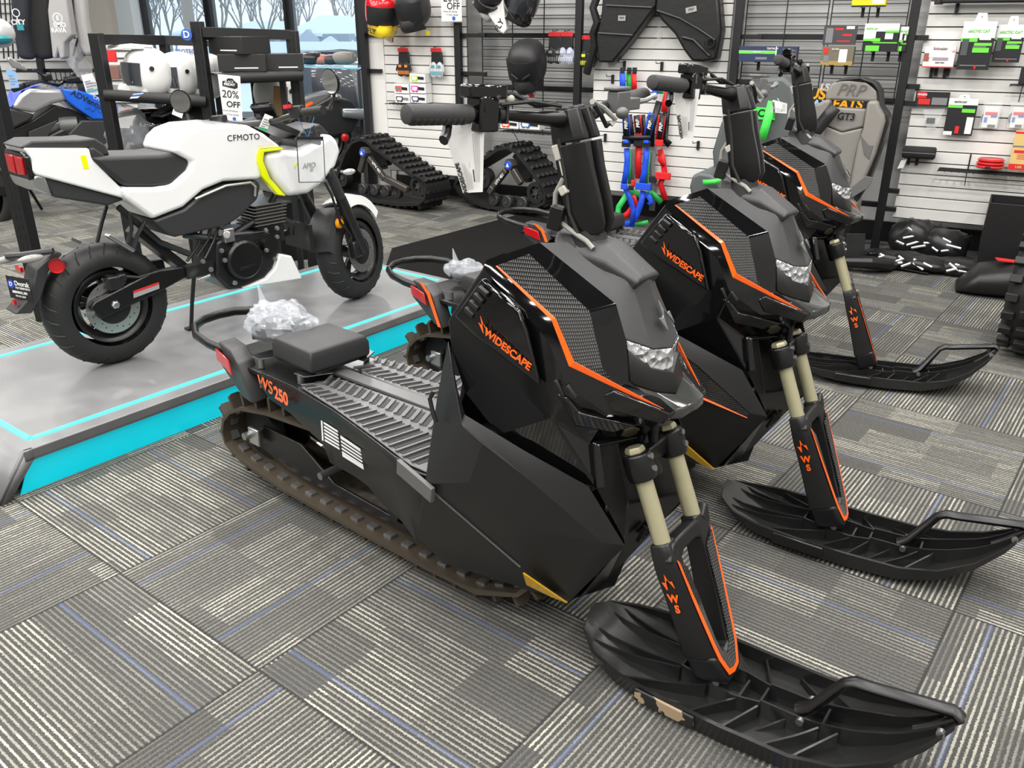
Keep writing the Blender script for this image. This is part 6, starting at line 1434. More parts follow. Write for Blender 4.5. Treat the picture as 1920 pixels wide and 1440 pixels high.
# ------------------------------------------------------- UTV track kits
def track_kit(label, origin, deg, outline, wheels, big, hub, arms, W=.28):
    K = Frame((origin.x, origin.y), deg); t = thing('track_kit', label, 'track kit', K.o, K.a, 'rubber track kits by the wall')
    q = lambda u, v, y=0.: K.q(u, v, y)
    P = [q(u, v) for u, v in outline]
    zmin = min(p.z for p in P); 
    for p in P: p.z += .02 - zmin
    n = len(P); b = B(); rings = []; cen = sum(P, V()) / n; nr = []
    for i in range(n):
        d = (P[(i + 1) % n] - P[i - 1]).normalized(); m = V((-d.z, 0, d.x)); m = m if m.dot(P[i] - cen) > 0 else -m; nr.append(m); rings.append([P[i], P[i] + V((0, W, 0)), P[i] + V((0, W, 0)) - m * .025, P[i] - m * .025])
    b.loft(rings, caps=False, closed=True); belt = b.build('track_belt', rubber, t, smooth=.9)
    step = .085; acc = 0; L_ = []
    for i in range(n):
        a, c = P[i], P[(i + 1) % n]; L = (c - a).length
        while acc < L: L_.append((a.lerp(c, acc / L), nr[i].lerp(nr[(i + 1) % n], acc / L).normalized(), (c - a).normalized())); acc += step
        acc -= L
    for p, m, d in L_:
        h = .024 if p.z > .06 else .016; b = B(); prof = []
        pf = []
        for j in range(5):
            y0 = W * j / 5; pf += [(y0 + .006, 0 if j == 0 else .010), (y0 + .012, h), (y0 + W / 5 - .012, h), (y0 + W / 5 - .006, .010)]
        pf = [(0.004, 0)] + pf + [(W - .004, 0)]
        b.prism([p + V((0, y, 0)) + m * hh for y, hh in pf], d * .028); b.build('lug', rubber, belt, smooth=0)
    for (u, v, r) in wheels:
        c = q(u, v, -.0); c.z = max(c.z, r + .045)
        w_ = B().lathe([(0, -.012), (r * .3, -.016), (r * .35, -.006), (r * .8, -.006), (r * .85, -.014), (r, -.008), (r, .03), (0, .03)], c + V((0, .03, 0)), (0, 1, 0), 24).build('bogie_wheel', mat('wheel_plastic', (.045, .045, .045), .4), t)
        b = B()
        for k in range(12): a = 2 * pi * k / 12; b.bar(c + V((cos(a) * r * .38, .022, sin(a) * r * .38)), c + V((cos(a) * r * .8, .022, sin(a) * r * .8)), .008, .008, up=(0, 1, 0))
        b.build('wheel_ribs', mat('wheel_plastic', (.045, .045, .045), .4), w_, smooth=0)
    for (u, v, r) in big:
        c = q(u, v, 0); B().lathe([(r * .62, -.02), (r, -.02), (r, .05), (r * .62, .05), (r * .62, -.02)], c + V((0, .02, 0)), (0, 1, 0), 30).build('corner_wheel_tyre', rubber, t)
        b = B().lathe([(0, -.012), (r * .25, -.014), (r * .3, 0), (r * .3, .03)], c + V((0, .02, 0)), (0, 1, 0), 18)
        for k in range(7): a = 2 * pi * k / 7; b.bar(c + V((cos(a) * r * .2, .03, sin(a) * r * .2)), c + V((cos(a) * r * .65, .03, sin(a) * r * .65)), .02, .02, up=(0, 1, 0))
        b.build('corner_wheel_hub', mat('wheel_plastic', (.045, .045, .045), .4), t)
    gun = mat('gunmetal_tube', (.10, .09, .08), .35, metal=.6); h = q(*hub, -.02)
    for a_, c_ in arms: B().bar(q(*a_, -.02), q(*c_, -.02), .05, .045, up=(0, 1, 0)).build('frame_arm', gun, t, bevel=.008)
    B().lathe([(0, -.03), (.045, -.028), (.05, -.01), (.05, .03)], h, (0, 1, 0), 6).build('hub_cap_base', gun, t)
    hc = B().lathe([(0, -.036), (.030, -.035), (.034, -.028)], h, (0, 1, 0), 18).build('hub_cap', mat('camso_blue', (.02, .09, .55), .3), t)
    B().prism([h + V((-.016, -.038, -.014)), h + V((.016, -.038, -.014)), h + V((0, -.038, .018))], (0, .001, 0)).build('triangle_mark', white_ink, hc)
    a_, c_ = arms[0]; pa, pc = q(*a_, -.05), q(*c_, -.05); dd = (pc - pa) if pc.x > pa.x else (pa - pc); text('UTV 4S1', .034, white_ink, t, basis(pa.lerp(pc, .45), dd, (0, 0, 1)), 'lettering', bold=.0008)
    b = B().cyl(h + V((.05, .1, -.02)), h + V((.05, .16, -.02)), .11, 26)
    for k in range(10): a = 2 * pi * k / 10; b.box(h + V((.05 + cos(a) * .115, .13, -.02 + sin(a) * .115)), (.03, .06, .03), Matrix.Rotation(-a, 3, 'Y'))
    b.build('drive_sprocket', BLK, t)
    b = B().bar(q(*wheels[0][:2], .09) + V((0, 0, .03)), q(*wheels[-1][:2], .09) + V((0, 0, .04)), .04, .04); b.build('lower_beam', BLK, t, bevel=.006)
    return t
track_kit('triangular rubber track kit left of the other, near the window', G(760, 396), -40, [(640, 356), (628, 340), (628, 320), (644, 275), (657, 255), (673, 248), (684, 251), (699, 264), (771, 316), (793, 329), (799, 342), (796, 364), (784, 376), (745, 377), (684, 368), (653, 361)], [(675, 355, .048), (697, 357, .048), (718, 359, .048), (739, 362, .048)], [(640, 334, .075), (782, 350, .085)], (684, 286), [((692, 296), (722, 336)), ((684, 292), (676, 322)), ((722, 334), (765, 356))])
track_kit('triangular rubber track kit right of the other, behind the hanging tag', G(960, 404), -40, [(913, 288), (931, 275), (951, 271), (968, 281), (990, 307), (1012, 338), (1023, 362), (1021, 380), (1001, 391), (968, 396), (913, 389), (881, 378), (857, 360), (850, 343), (864, 318)], [(921, 375, .052), (946, 380, .052), (975, 382, .052)], [(1003, 362, .085), (905, 335, .08)], (957, 309), [((925, 350), (950, 318)), ((962, 318), (978, 345)), ((925, 350), (918, 362))])
# --------------------------------------------------- gondola rack with helmets
def foot(u, v): return G(u, v)
def zat(u, v, base):
    "height seen at row v on the upright standing at base"
    r = ray(u, v); return CAM_H + r.z * (base.y / r.y)
RB = R(-6)
slotm = mat('slot_hole', (.002, .002, .002), .8)
def upright(base, ztop, label, slots=True, w=.055, yaw=RB, z0=0.):
    t = thing('rack_upright', label, 'rack upright', base, yaw)
    B().box((0, 0, (ztop + z0) / 2), (w, w, ztop - z0)).build('upright', blk, t, bevel=.002)
    if slots:
        b = B(); z = max(.1, z0)
        while z < ztop - .04:
            for x in (-.012, .012): b.box((x, -w / 2 - .0008, z), (.006, .001, .025))
            z += .05
        b.build('slots', slotm, t, smooth=0)
    return t
f0, f1, f2, f3 = foot(87, 600), foot(268, 560), foot(437, 545), foot(592, 530)
z1 = zat(190, 62, f1); z2 = zat(367, 52, f2); z3 = zat(545, 58, f3)
upright(f0, 2.2, 'slotted black upright at the far left, behind the tail of the white motorcycle', w=.07)
upright(f1, z1, 'black upright left of the white peaked helmet', slots=False); upright(f2, z2 + .03, 'slotted black upright in front of the third white helmet'); upright(f3, z3, 'slotted black upright behind the black boxes')
back = V((.25, .95, 0)) * .55
g1, g2 = f1 + back, f2 + back; g3 = f3 + back * .6
upright(g1, zat(272, 68, g1), 'rear black upright behind the peaked helmet', slots=False, w=.045); upright(g2, zat(460, 74, g2), 'rear black upright behind the boxes', slots=False, w=.045)
def rail(a, b_, za, zb_, label, w=.045, h=.05, name='rack_rail', m=None):
    o = B().bar((a.x, a.y, za), (b_.x, b_.y, zb_), w, h).build(name, m or blk, bevel=.002); tag(o, label, 'rack rail')
    return o
rail(f1, g1, z1 - .03, zat(272, 68, g1) - .02, 'short black side rail at the left top of the helmet rack'); rail(g1, g2, zat(272, 68, g1) - .02, zat(460, 74, g2) - .02, 'rear top rail of the helmet rack'); rail(f2, f3, z2 - .02, z3 - .02, 'top front rail between the two slotted uprights'); rail(f2, g2, z2 - .03, zat(460, 74, g2) - .02, 'short side rail by the blue D roundel')
rail(f1, f2, z1 - .06 + 0, z2 - .06 + 0, 'hidden') if 0 else None
# D roundel
p = ow(350, 65, f2.y - .04); t = thing('round_sign', 'round blue sign with a white D on the rack top', 'sign', p); B().cyl((0, 0, 0), (0, -.004, 0), .028, 28).build('disc', BLU, t); text('D', .045, WHT, t, basis((0, -.006, 0), (1, 0, 0), (0, 0, 1)), 'lettering', bold=.001)
def shelf(a, b_, u, v, label, depth=.5, tubey=True):
    za = zat(u[0], v[0], a); zb_ = zat(u[1], v[1], b_); t = thing('rack_shelf', label, 'shelf')
    A, C = V((a.x, a.y - .03, za)), V((b_.x, b_.y - .03, zb_))
    B().tube([A, C], .028, 14).build('front_tube', rubber, t)
    n = V((-(C - A).y, (C - A).x, 0)).normalized() * depth
    B().prism([A + V((0, 0, .01)), C + V((0, 0, .01)), C + n + V((0, 0, .01)), A + n + V((0, 0, .01))], (0, 0, .012)).build('board', mat('dark_shelf_board', (.04, .04, .04), .4), t)
    return t, A, C
s1, A1, C1 = shelf(f1, f2, (200, 392), (177, 190), 'helmet shelf with a fat black front tube')
s2, A2, C2 = shelf(f2 + V((.12, -.1, 0)), f3 + V((.05, -.05, 0)), (425, 600), (147, 141), 'upper shelf carrying three black boxes')
shelf(f1 + V((.05, 0, 0)), f2, (225, 400), (294, 306), 'lower shelf under the black visored helmet')
B().prism([C2 + V((-.5, .3, -.02)), C2 + V((-.02, .3, -.02)), C2 + V((-.02, .3, -.75)), C2 + V((-.5, .3, -.75))], (0, .02, 0)).build('x', blk) if 0 else None
zs_ = A1.z + .02
def onshelf(u, v, D, z): r = ray(u, v); p = V((0, 0, CAM_H)) + r * (D / r.y); p.z = z; return p
hz = .125
hp_ = ow(278, 142, f1.y + .22); helmet('helmet', 'white peaked helmet with a clear visor, leftmost on the rack', shell_w, hm(V((hp_.x, hp_.y, hp_.z)), 212, -4), .98)
hp_ = ow(336, 146, f1.y + .34); helmet('helmet', 'white full-face helmet, middle of the three on the rack', shell_w, hm(hp_, 225, 0), .92, peak=False)
hp_ = ow(388, 148, f1.y + .44); helmet('helmet', 'white full-face helmet behind the slotted upright, rightmost on the rack', shell_w, hm(hp_, 225, 0), .92, peak=False)
hp_ = ow(292, 254, f1.y + .27); helmet('helmet', 'glossy black helmet with clear visor on the lower shelf', mat('helmet_gloss_black', (.01, .01, .01), .08, coat=.6), hm(hp_, 215, 0), .92)
hp_ = ow(362, 240, f1.y + .30); helmet('helmet', 'matte black helmet behind the white fuel tank', shell_k, hm(hp_, 235, 10), .95)
hp_ = ow(520, 176, f3.y + .30); helmet('helmet', 'white helmet with a neon stripe in the dark below the shelf', shell_w, hm(hp_, 250, 60), 1.0, peak=False, shell2=yel)
# boxes on the shelf
def bx(name, label, cat, c, d, yaw, m, gfx=None, group=None):
    t = thing(name, label, cat, c, yaw, group); B().box((0, 0, d[2] / 2), d).build('carton', m, t, bevel=.002)
    if gfx: gfx(t, d)
    return t
bkb = mat('black_carton', (.022, .022, .022), .35)
def bg(t, d):
    B().box((.02, -d[1] / 2 - .0006, .018), (d[0] * .5, .0012, .006)).build('printed_line', WHT, t)
    b = B()
    for k in range(3): b.box((-d[0] / 2 - .0006, -d[1] / 4 + k * d[1] / 4, d[2] * .5), (.0012, .03, d[2] * .6))
    b.build('printed_pictures', GRY, t)
zsh = A2.z + .03; D2 = f2.y + .05
p = onshelf(458, 130, D2, zsh); bx('boot_box', 'black box lying under the top one on the shelf', 'box', p, (.24, .20, .085), R(12), bkb, bg)
p = onshelf(455, 130, D2 + .01, zsh + .0855); bx('boot_box', 'black box on top of the stack', 'box', p, (.24, .20, .085), R(-30), bkb, bg)
p = onshelf(535, 130, D2 + .1, zsh); bx('boot_box', 'black box on its own at the right of the shelf', 'box', p, (.20, .20, .085), R(12), bkb, bg)
t = thing('dark_locker', 'dark open shelving unit under the boxes', 'shelving'); q_ = A2 + V((.0, .12, -.03)); r_ = C2 + V((-.12, .05, -.03))
b = B().prism([q_ + V((0, .42, 0)), r_ + V((0, .42, 0)), V((r_.x, r_.y + .42, .05)), V((q_.x, q_.y + .42, .05))], (0, .02, 0)); b.build('back_board', blk, t)
for k in range(3): B().prism([V((q_.x, q_.y, q_.z - .22 * (k + 1))), V((r_.x, r_.y, r_.z - .22 * (k + 1))), V((r_.x, r_.y + .42, r_.z - .22 * (k + 1))), V((q_.x, q_.y + .42, q_.z - .22 * (k + 1)))], (0, 0, .015)).build('shelf_board', mat('dark_shelf_board', (.04, .04, .04), .4), t)
for P_ in (q_, r_): B().box((P_.x, P_.y, P_.z / 2), (.03, .03, P_.z)).build('leg', blk, t)
p = ow(526, 190, f3.y + .12); tag(B().box(p, (.07, .05, .16), Euler((0, .12, 0)).to_matrix()).build('cardboard_box', mat('cardboard', (.42, .26, .10), .7), bevel=.003), 'brown cardboard pack in the dark shelving', 'box')
# posters and tags on the rack
poster('sale_poster', 'white 20% OFF poster hanging on the helmet rack', [ow(408, 139, f2.y - .17), ow(450, 143, f2.y - .17), ow(455, 230, f2.y - .17), ow(420, 228, f2.y - .17)])
t = thing('shelf_sign', 'white sign with blue capitals behind the helmets', 'sign'); P = [ow(u, v, f1.y + .75) for u, v in ((333, 84), (366, 84), (366, 112), (333, 112))]; B().prism(P, (0, .003, 0)).build('card', paper, t); text('PROTECTIVE', .032, BLU, t, basis((P[0] + P[1]) / 2 + V((.02, -.004, -.035)), (1, 0, 0), (0, 0, 1)), 'lettering'); text('RIDER GEAR', .028, GRY, t, basis((P[0] + P[1]) / 2 + V((.02, -.004, -.085)), (1, 0, 0), (0, 0, 1)), 'lettering')
tagcard('white price tag hanging from the helmet shelf tube', 'tag', 'price_tag', [ow(u, v, f1.y - .10) for u, v in ((333, 178), (352, 178), (341, 222), (322, 214))], paper, None, 4)
tagcard('small tag lying on the tube under the peaked helmet', 'tag', 'price_tag', [ow(u, v, f1.y - .08) for u, v in ((250, 176), (270, 174), (258, 184), (243, 185))], paper, (.2, .6, BLU), 0)
t = thing('clear_bag', 'crumpled clear plastic bag left of the black visored helmet', 'plastic bag'); p = ow(240, 250, f1.y + .15); b = B().ell(p, (.12, .06, .15), 16, 10)
rnd = random.Random(4)
for v_ in b.v: v_ += V((rnd.uniform(-1, 1), rnd.uniform(-1, 1), rnd.uniform(-1, 1))) * .012
b.build('film', mat('clear_film', (.55, .57, .6), .08, alpha=.35, spec=.8), t, smooth=.4)

# --------------------------------------------- blue and silver motorcycle
o = G(87, 402); BF_ = Frame((o.x, o.y), 42)
t = thing('motorcycle', 'blue and silver adventure motorcycle with a tall screen behind the left upright', 'motorcycle', BF_.o, BF_.a)
bluem = mat('blue_paint', (.01, .12, .68), .2, coat=.5); silv = mat('silver_paint', (.42, .42, .43), .3, metal=.5); blud = mat('deep_blue_paint', (.05, .10, .60), .25, coat=.4)
def bs(name, lst, m, y=-.16, y1=None, bev=.01, par=None):
    P = [BF_.q(u, v, y) for u, v in lst]; return B().prism(P, (0, (-y if y1 is None else y1) - y, 0)).build(name, m, par or t, bevel=bev, seg=3)
tk = bs('fuel_tank', [(22, 203), (36, 178), (54, 165), (117, 167), (130, 188), (100, 195), (66, 213)], silv, bev=.03)
bs('tank_edge', [(19, 201), (40, 168), (66, 160), (80, 162), (54, 166), (36, 179), (25, 203)], blud, -.14, bev=.01)
fb = bs('side_fairing', [(117, 166), (150, 170), (191, 184), (234, 200), (236, 216), (202, 212), (198, 224), (175, 224), (146, 204), (127, 190)], bluem, -.19, bev=.012)
bs('seat', [(-20, 205), (25, 203), (66, 215), (60, 225), (30, 240), (-20, 250)], seatm, -.15, bev=.02)
bs('frame_cover', [(-20, 250), (30, 240), (62, 225), (104, 197), (138, 206), (172, 226), (110, 228), (60, 268), (-20, 300)], eng, -.10)
bs('side_plate', [(109, 225), (55, 247), (55, 261), (36, 277), (86, 266), (95, 245)], dkp, -.17, -.15, .004); bs('lower_box', [(128, 253), (153, 226), (200, 226), (200, 268), (160, 300), (147, 260)], dkp, -.2, -.1, .01)
bs('crankcase', [(70, 262), (130, 235), (175, 240), (190, 300), (130, 330), (70, 310)], eng, -.15, bev=.02)
text('ADVentura', .062, BLK, fb, basis(BF_.q(168, 190, -.193), BF_.q(200, 207, -.19) - BF_.q(140, 177, -.19), (0, 0, 1)), 'model_lettering', bold=.001)
text('CFMOTO', .035, WHT, fb, basis(BF_.q(192, 190, -.193), BF_.q(200, 207, -.19) - BF_.q(140, 177, -.19), (0, 0, 1)), 'brand_lettering')
b = B(); pk = [(158, 205), (167, 202), (173, 210), (180, 203), (188, 213), (194, 206), (196, 220)]; b.tube([BF_.q(u, v, -.192) for u, v in pk], .002, 4); b.build('mountain_line', BLK, fb)
wheel(t, tuple(BF_.q(-62, 372, 0)), .33, .075, 'rear_tyre', disc=False, treads=False)
wheel(t, tuple(V((BF_.q(-62, 372, 0).x + 1.4, 0, .33))), .33, .06, 'front_tyre', disc=False, treads=False)
b = B().bar(BF_.q(-62, 372, 0), BF_.q(90, 330, 0), .2, .06); b.build('swingarm', satin, t)
p = BF_.q(85, 401, .12); B().tube([V((p.x - .15, .1, .4)), V((p.x, .2, .01))], .012, 8).build('side_stand', satin, t)
b = B().tube([BF_.q(45, 160, -.38), BF_.q(75, 152, -.2), BF_.q(108, 160, 0), BF_.q(122, 152, .1), BF_.q(143, 138, .2), BF_.q(143, 118, .26), BF_.q(160, 98, .38)], .014, 10); b.build('handlebar', satin, t)
B().tube([BF_.q(25, 168, -.42), BF_.q(52, 158, -.33)], .02, 10).build('grip', rubber, t); B().tube([BF_.q(146, 112, .27), BF_.q(163, 94, .38)], .022, 10).build('grip', rubber, t)
b = B().tube([BF_.q(85, 145, -.2), BF_.q(62, 130, -.27)], .008, 6); b.build('mirror_stalk', satin, t); B().prism([BF_.q(u, v, -.3) for u, v in ((14, 112), (18, 106), (40, 120), (52, 130), (50, 133), (24, 127))], (0, .03, 0)).build('mirror', alu, t, bevel=.01)
B().tube([BF_.q(137, 105, .2), BF_.q(146, 72, .22)], .008, 6).build('mirror_stalk', satin, t); B().prism([BF_.q(u, v, .22) for u, v in ((140, 74), (137, 60), (146, 42), (156, 34), (157, 50), (150, 68))], (0, .03, 0)).build('mirror', dkp, t, bevel=.01); B().prism([BF_.q(u, v, .21) for u, v in ((142, 72), (140, 62), (148, 46), (153, 42), (153, 52), (147, 68))], (0, .004, 0)).build('mirror_glass', mat('mirror_glass', (.75, .77, .78), .04, metal=1), t)
B().prism([BF_.q(u, v, .05) for u, v in ((120, 84), (135, 78), (172, 122), (178, 165), (150, 150), (122, 112))], (0, .006, 0)).build('screen', mat('screen_tint', (.6, .62, .64), .05, alpha=.3, spec=.8), t)
b = B(); b.box(BF_.q(85, 145, -.1), (.08, .1, .05)); b.box(BF_.q(135, 150, .05), (.1, .12, .05)); b.box(BF_.q(180, 172, 0), (.22, .2, .18)); b.build('cockpit_parts', satin, t, bevel=.01)
B().lathe([(0, -.03), (.06, -.03), (.065, 0), (.065, .1)], BF_.q(120, 235, -.1), (1, -.3, 0), 18).build('oil_cooler', mat('cast_grey', (.12, .12, .12), .45, metal=.3), t)
def bw(u, v, y): p = BF_.q(u, v, y); return BF_.w(p.x, p.y, p.z)
tagcard('large white price sheet on the screen of the blue motorcycle', 'tag', 'price_sheet', [bw(152, 141, -.1), bw(173, 137, -.1), bw(190, 176, -.1), bw(164, 182, -.1)], paper, (.72, .84, mat('tag_green2', (.1, .5, .35), .5)), 5)
tagcard('pale blue tag on the left grip of the blue motorcycle', 'tag', 'price_tag', [bw(10, 129, -.45), bw(29, 134, -.45), bw(36, 164, -.45), bw(21, 166, -.45)], mat('tag_blue', (.25, .45, .75), .5), None, 4)
B().box((0, 0, 0), (.04, .04, .04)) if 0 else None

# -------------------------------------------------------- clothing display
def dpr(b, lst, D, th): return b.prism([ow(u, v, D) for u, v in lst], (0, th, 0))
fab = lambda n, c: mat(n, c, .9, bump=.5, bscale=30)
def hoodie(label, lst, D, m, extra=None, group=None):
    t = thing('hoodie', label, 'hoodie', group=group); b = dpr(B(), lst, D, .10); b.build('body', m, t, bevel=.035, seg=4)
    if extra: extra(t)
    return t
def e1(t):
    b = B(); p = ow(30, 24, 6.99); b.lathe([(.024, -.002), (.030, -.002), (.030, 0), (.024, 0)], p, (0, 1, 0), 16); b.box(p + V((0, 0, -.05)), (.008, .002, .05)); b.build('printed_logo', WHT, t); text('CITY', .05, WHT, t, basis(ow(34, 42, 6.985), (1, 0, 0), (0, 0, 1)), 'lettering', bold=.001); B().box(ow(38, 50, 6.99), (.05, .003, .05)).build('teal_patch', mat('ink_teal', (.02, .25, .28), .5), t)
hoodie('dark navy hooded top at the far left, white round logo', [(14, -40), (50, -40), (48, 60), (60, 112), (46, 112), (32, 110), (22, 60)], 7.05, fab('navy_cloth', (.018, .020, .028)), e1)
hoodie('black hooded top between the navy and grey ones', [(48, -40), (88, -40), (94, 60), (98, 108), (78, 112), (54, 106), (48, 50)], 7.12, fab('black_cloth', (.014, .014, .014)))
def e3(t):
    b = B().lathe([(.032, -.002), (.038, -.002), (.038, 0), (.032, 0)], ow(108, 34, 7.0), (0, 1, 0), 20); b.build('printed_ring', WHT, t); text('E', .045, WHT, t, basis(ow(108, 34, 6.995), (1, 0, 0), (0, 0, 1)), 'lettering', bold=.001); text('EMO', .045, WHT, t, basis(ow(112, 47, 6.995), (1, 0, 0), (0, 0, 1)), 'lettering', bold=.001); text('RAVA', .045, WHT, t, basis(ow(110, 57, 6.995), (1, 0, 0), (0, 0, 1)), 'lettering', bold=.001)
gcl = fab('grey_cloth', (.36, .355, .35))
hoodie('light grey hooded top with a white ring logo, sleeves hanging', [(92, -10), (100, -30), (118, -30), (124, 0), (134, 66), (120, 80), (120, 108), (112, 112), (108, 95), (104, 110), (98, 108), (93, 60), (89, 20)], 7.08, gcl, e3)
hoodie('grey hooded top hanging sideways behind the tall mirror', [(134, -30), (154, -30), (160, 40), (172, 100), (160, 108), (146, 90), (138, 40)], 7.2, gcl)
t = thing('clothes_stand', 'black stand post between the hooded tops and the beige wall', 'stand'); dpr(B(), [(122, -40), (133, -40), (142, 60), (132, 60)], 7.3, .05).build('post', blk, t); dpr(B(), [(62, 80), (72, 80), (82, 145), (72, 145)], 7.4, .05).build('post', blk, t); dpr(B(), [(30, 129), (175, 129), (176, 136), (30, 136)], 7.45, .03).build('rail', blk, t)
for k in range(9): p = ow(95 + k * 9, 136, 7.4); b = B().tube([p, p + V((0, 0, -.05)), p + V((-.06, 0, -.12)), p + V((.06, 0, -.12)), p + V((0, 0, -.05))], .004, 5); tag(b.build('clothes_hanger', wire), 'empty black clothes hanger on the low rail under the hooded tops', 'hanger', 'empty hangers under the hooded tops')
t = thing('slat_display_wall', 'grey slatted display wall behind the hooded tops', 'display wall'); dpr(B(), [(-300, -90), (128, -90), (150, 300), (-280, 300)], 7.6, .05).build('panel', greyw, t)
b = B()
for k in range(16): dpr(b, [(-300, -30 + k * 18), (128, -30 + k * 18), (128, -28.5 + k * 18), (-300, -28.5 + k * 18)], 7.59, .005)
b.build('grooves', BLK, t); b = B()
for k in range(4): dpr(b, [(-6 + k * 9, -60), (-4 + k * 9, -60), (8 + k * 9, 110), (6 + k * 9, 110)], 7.5, .01)
b.build('wire_grid', wire, t)
t = thing('helmet', 'teal and grey helmet cut by the left edge', 'helmet'); B().ell(ow(-2, 62, 6.5), (.10, .12, .10), 18, 12).build('shell', mat('helmet_grey', (.45, .45, .44), .3, coat=.4), t); B().ell(ow(0, 72, 6.47), (.08, .10, .045), 18, 8).build('teal_band', mat('ink_teal', (.02, .25, .28), .5), t)
# slat section seen through the helmet rack, with small goods
t = thing('slat_display_wall', 'white slatted display seen through the helmet rack', 'display wall'); dpr(B(), [(188, 74), (282, 74), (250, 240), (200, 240)], 7.2, .03).build('panel', slatm, t)
b = B()
for k in range(9): dpr(b, [(190, 80 + k * 14), (262, 80 + k * 14), (262, 82 + k * 14), (190, 82 + k * 14)], 7.19, .006)
b.build('grooves', BLK, t)
tag(B().box(ow(208, 98, 6.9), (.07, .03, .14)).build('hang_pack', RED, bevel=.004), 'red and clear pack seen through the helmet rack', 'hang pack'); tag(B().box(ow(214, 136, 6.9), (.09, .05, .10)).build('hang_pack', mat('ink_brown', (.06, .04, .035), .5), bevel=.004), 'brown pack seen through the helmet rack', 'hang pack')
B().tube([ow(205, 160, 6.8), ow(230, 168, 6.8)], .02, 8) if 0 else None

# -------------------------------- dark machines in front of the right pane
o = G(575, 352); DF = Frame((o.x, o.y), 20); t = thing('motorcycle', 'dark motorcycle with orange trim parked behind the white one, by the window', 'motorcycle', DF.o, DF.a)
def ds(name, lst, m, y=-.12, y1=None, bev=.02): P = [DF.q(u, v, y) for u, v in lst]; return B().prism(P, (0, (-y if y1 is None else y1) - y, 0)).build(name, m, t, bevel=bev, seg=3)
ds('tail_fairing', [(556, 190), (585, 178), (625, 170), (614, 190), (585, 206), (560, 208)], mat('satin_grey_paint', (.12, .12, .125), .3)); ds('orange_flash', [(560, 202), (585, 190), (588, 194), (564, 208)], orange, -.125, -.11, .001)
ds('bodywork', [(585, 200), (620, 180), (660, 190), (680, 215), (660, 250), (600, 260), (575, 235)], eng, -.15); 
wheel(t, tuple(DF.q(600, 262, 0)), .30, .06, 'rear_tyre', disc=False, treads=False); wheel(t, (DF.q(600, 262, 0).x + 1.0, 0, .30), .30, .055, 'front_tyre', disc=False, treads=False)
B().sect([(DF.q(642, 212, -.2).x, -.2, DF.q(642, 212, -.2).z, .04, .04), (DF.q(685, 214, -.2).x, -.2, DF.q(685, 214, -.2).z, .05, .05)], 18).build('exhaust_silencer', mat('exhaust_grey', (.28, .31, .33), .3, metal=.6), t, bevel=.01)
B().ell(DF.q(630, 182, -.2), (.05, .02, .03), 14, 8).build('indicator', chrome, t); B().ell(DF.q(647, 258, -.2), (.035, .02, .04), 14, 8).build('red_reflector', red_lens, t)
t = thing('covered_vehicle', 'vehicle under a dark glossy cover behind the right window pane', 'vehicle'); b = B(); rnd = random.Random(8)
P = []
n_, m_ = 22, 12
cp_ = G(650, 262); 
for i in range(m_ + 1):
    ring = []
    for k in range(n_):
        a = 2 * pi * k / n_; th = pi / 2 * i / m_; ring.append(V((cp_.x - .1 + 1.0 * cos(a) * cos(th) ** .4 * (1 + rnd.uniform(-.04, .04)), cp_.y + .5 + .42 * sin(a) * cos(th) ** .4, 1.12 * sin(th) * (1 + rnd.uniform(-.02, .02)))))
    P.append(ring)
b.loft(P, caps=False); b.build('cover', mat('glossy_tarpaulin', (.012, .016, .026), .25, coat=.5, bump=1., bscale=6), t, smooth=1)
t = thing('glass_counter', 'glass counter top edge with odds and ends in front of the right pane', 'counter'); a, c = ow(556, 126, 8.3), ow(672, 130, 8.3); B().prism([a, c, c + V((0, .5, 0)), a + V((0, .5, 0))], (0, 0, .012)).build('glass_top', mat('blue_glass_edge', (.25, .60, .78), .08, coat=.6), t)
b = B(); 
for P_ in (a, c): b.box((P_.x, P_.y + .25, P_.z / 2), (.03, .5, P_.z - .02))
b.build_each('leg_panel', dkp, t)
for i, (u, r_, m_, lab) in enumerate(((583, .10, eng, 'black helmet-like lump on the glass counter'), (603, .08, mat('red_grey', (.42, .16, .12), .6), 'dull red item on the glass counter'), (620, .08, dkp, 'dark grey item on the glass counter'), (645, .10, mat('stone_grey', (.22, .20, .18), .7), 'grey-brown items at the right of the glass counter'))):
    p = ow(u, 118, 8.5); p.z = a.z + .012 + r_ * .6; tag(B().ell(p, (r_ * 1.3, r_, r_ * .6), 18, 10).box(p + V((r_ * .5, -.02, r_ * .2)), (r_, r_, r_ * .6)).build('counter_item', m_, bevel=.01), lab, 'counter goods')

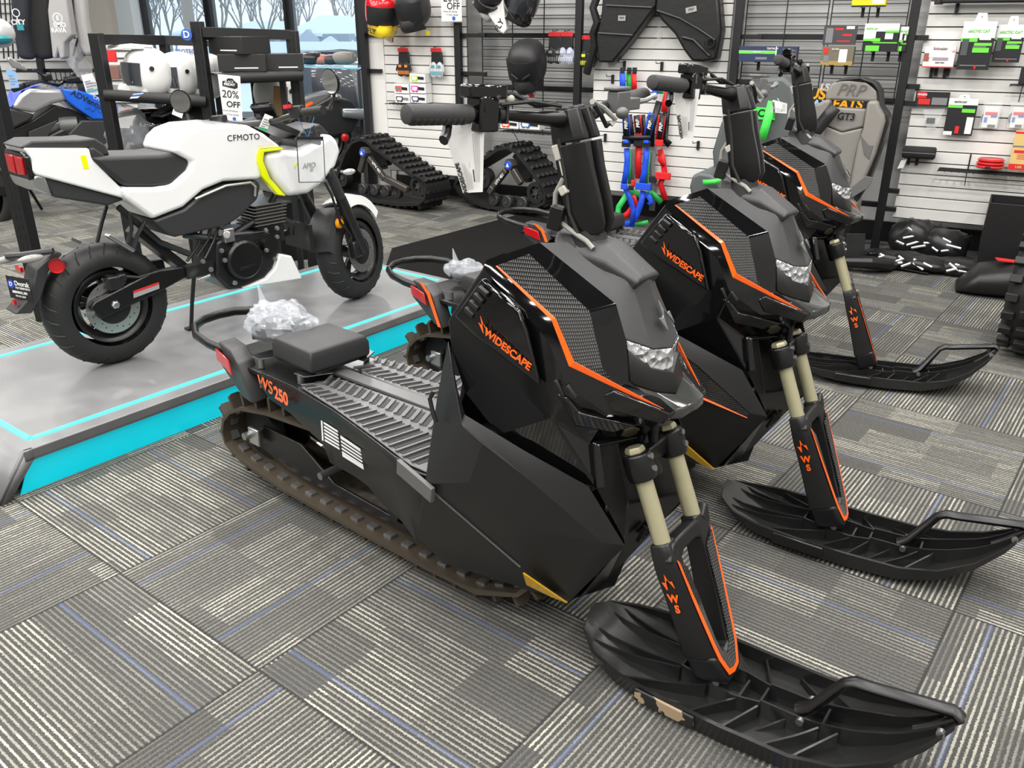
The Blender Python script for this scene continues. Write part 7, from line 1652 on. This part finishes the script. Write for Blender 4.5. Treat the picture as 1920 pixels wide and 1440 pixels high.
# ------------------------------------------------ things on the snow bikes
def sw(fr, u, v, y): p = fr.q(u, v, y); return fr.w(p.x, p.y, p.z)
def wtag(label, P, kind=0):
    def ex(t, uv, n):
        mt = basis(uv(.17, .72) + n * .0012, uv(.17, .5) - uv(.17, .9), uv(0, .5) - uv(1, .5))
        text('WIDESCAPE', .0115, black_ink, t, basis(uv(.14, .78) + n * .0014, uv(.1, .5) - uv(.15, .9), uv(0, .5) - uv(1, .5)), 'brand_lettering', bold=.0002)
        b = B()
        for i in range(5): b.prism([uv(.28 + i * .06, .55 + .03 * (i % 2)) + n * .0008, uv(.29 + i * .06, .55) + n * .0008, uv(.33 + i * .055, .95) + n * .0008, uv(.32 + i * .055, .95) + n * .0008], n * .0002)
        for i in range(4): b.prism([uv(.70 + i * .055, .15) + n * .0008, uv(.71 + i * .055, .15) + n * .0008, uv(.72 + i * .05, .85) + n * .0008, uv(.71 + i * .05, .85) + n * .0008], n * .0002)
        b.build('printed_lines', mat('print_grey', (.25, .25, .26), .6), t)
        B().prism([uv(.62, .66) + n * .0009, uv(.66, .66) + n * .0009, uv(.67, .84) + n * .0009, uv(.63, .84) + n * .0009], n * .0003).build('black_block', black_ink, t)
        B().tube([uv(.45, .03), uv(.42, -.06), uv(.36, -.16), uv(.30, -.2)], .0014, 5).build('string', white_ink, t)
    return tagcard(label, 'tag', 'hang_tag', P, paper, None, 0, extra=ex)
wtag('large white hang tag on the closest snow bike grip', [sw(S1, 831, 240, -.30), sw(S1, 908, 226, -.27), sw(S1, 905, 360, -.27), sw(S1, 868, 362, -.28)])
wtag('white folded hang tag on the middle snow bike grip', [sw(S2, 1262, 168, -.30), sw(S2, 1312, 167, -.26), sw(S2, 1300, 260, -.26), sw(S2, 1274, 257, -.28)])
wtag('small white hang tag below the farthest snow bike brake', [sw(S3, 1449, 187, -.28), sw(S3, 1476, 194, -.26), sw(S3, 1475, 213, -.26), sw(S3, 1447, 211, -.28)])
def partsbag(label, fr, c, s):
    t = thing('plastic_bag', label, 'plastic bag', fr.o, fr.a); rnd = random.Random(int(s * 100) + 5)
    film = mat('clear_film2', (.62, .65, .70), .12, alpha=.34, spec=.8)
    from mathutils import noise
    b = B().ell((0, 0, .045 * s), (.115 * s, .085 * s, .05 * s), 44, 30)
    for v_ in b.v:
        n1 = noise.noise(v_ * 22 + V((s, 0, 0))); n2 = abs(noise.noise(v_ * 48)); k = 1 + .20 * n1 - .16 * n2
        v_.x *= k; v_.y *= k; v_.z = max(.002, v_.z * (1 + .25 * n1) - .012 * n2)
    b.xf(Matrix.Translation(c)); o = b.build('film', film, t, smooth=.35)
    B().box(V(c) + V((0, 0, .03 * s)), (.12 * s, .10 * s, .035 * s), Euler((0, 0, .5)).to_matrix()).build('black_part', satin, t, bevel=.004)
    b = B(); b.prism([V(c) + V((-.11 * s, .02, .07 * s)), V(c) + V((-.15 * s, .05, .12 * s)), V(c) + V((-.12 * s, .06, .05 * s))], (.004, 0, 0)); b.build('bag_ear', film, t)
    return t
partsbag('crumpled clear bag of parts behind the seat pad of the closest snow bike', S1, (-1.665, .0, .503), 1.2)
partsbag('crumpled clear bag of parts on the tail of the middle snow bike', S2, (-1.655, .0, .503), .8)
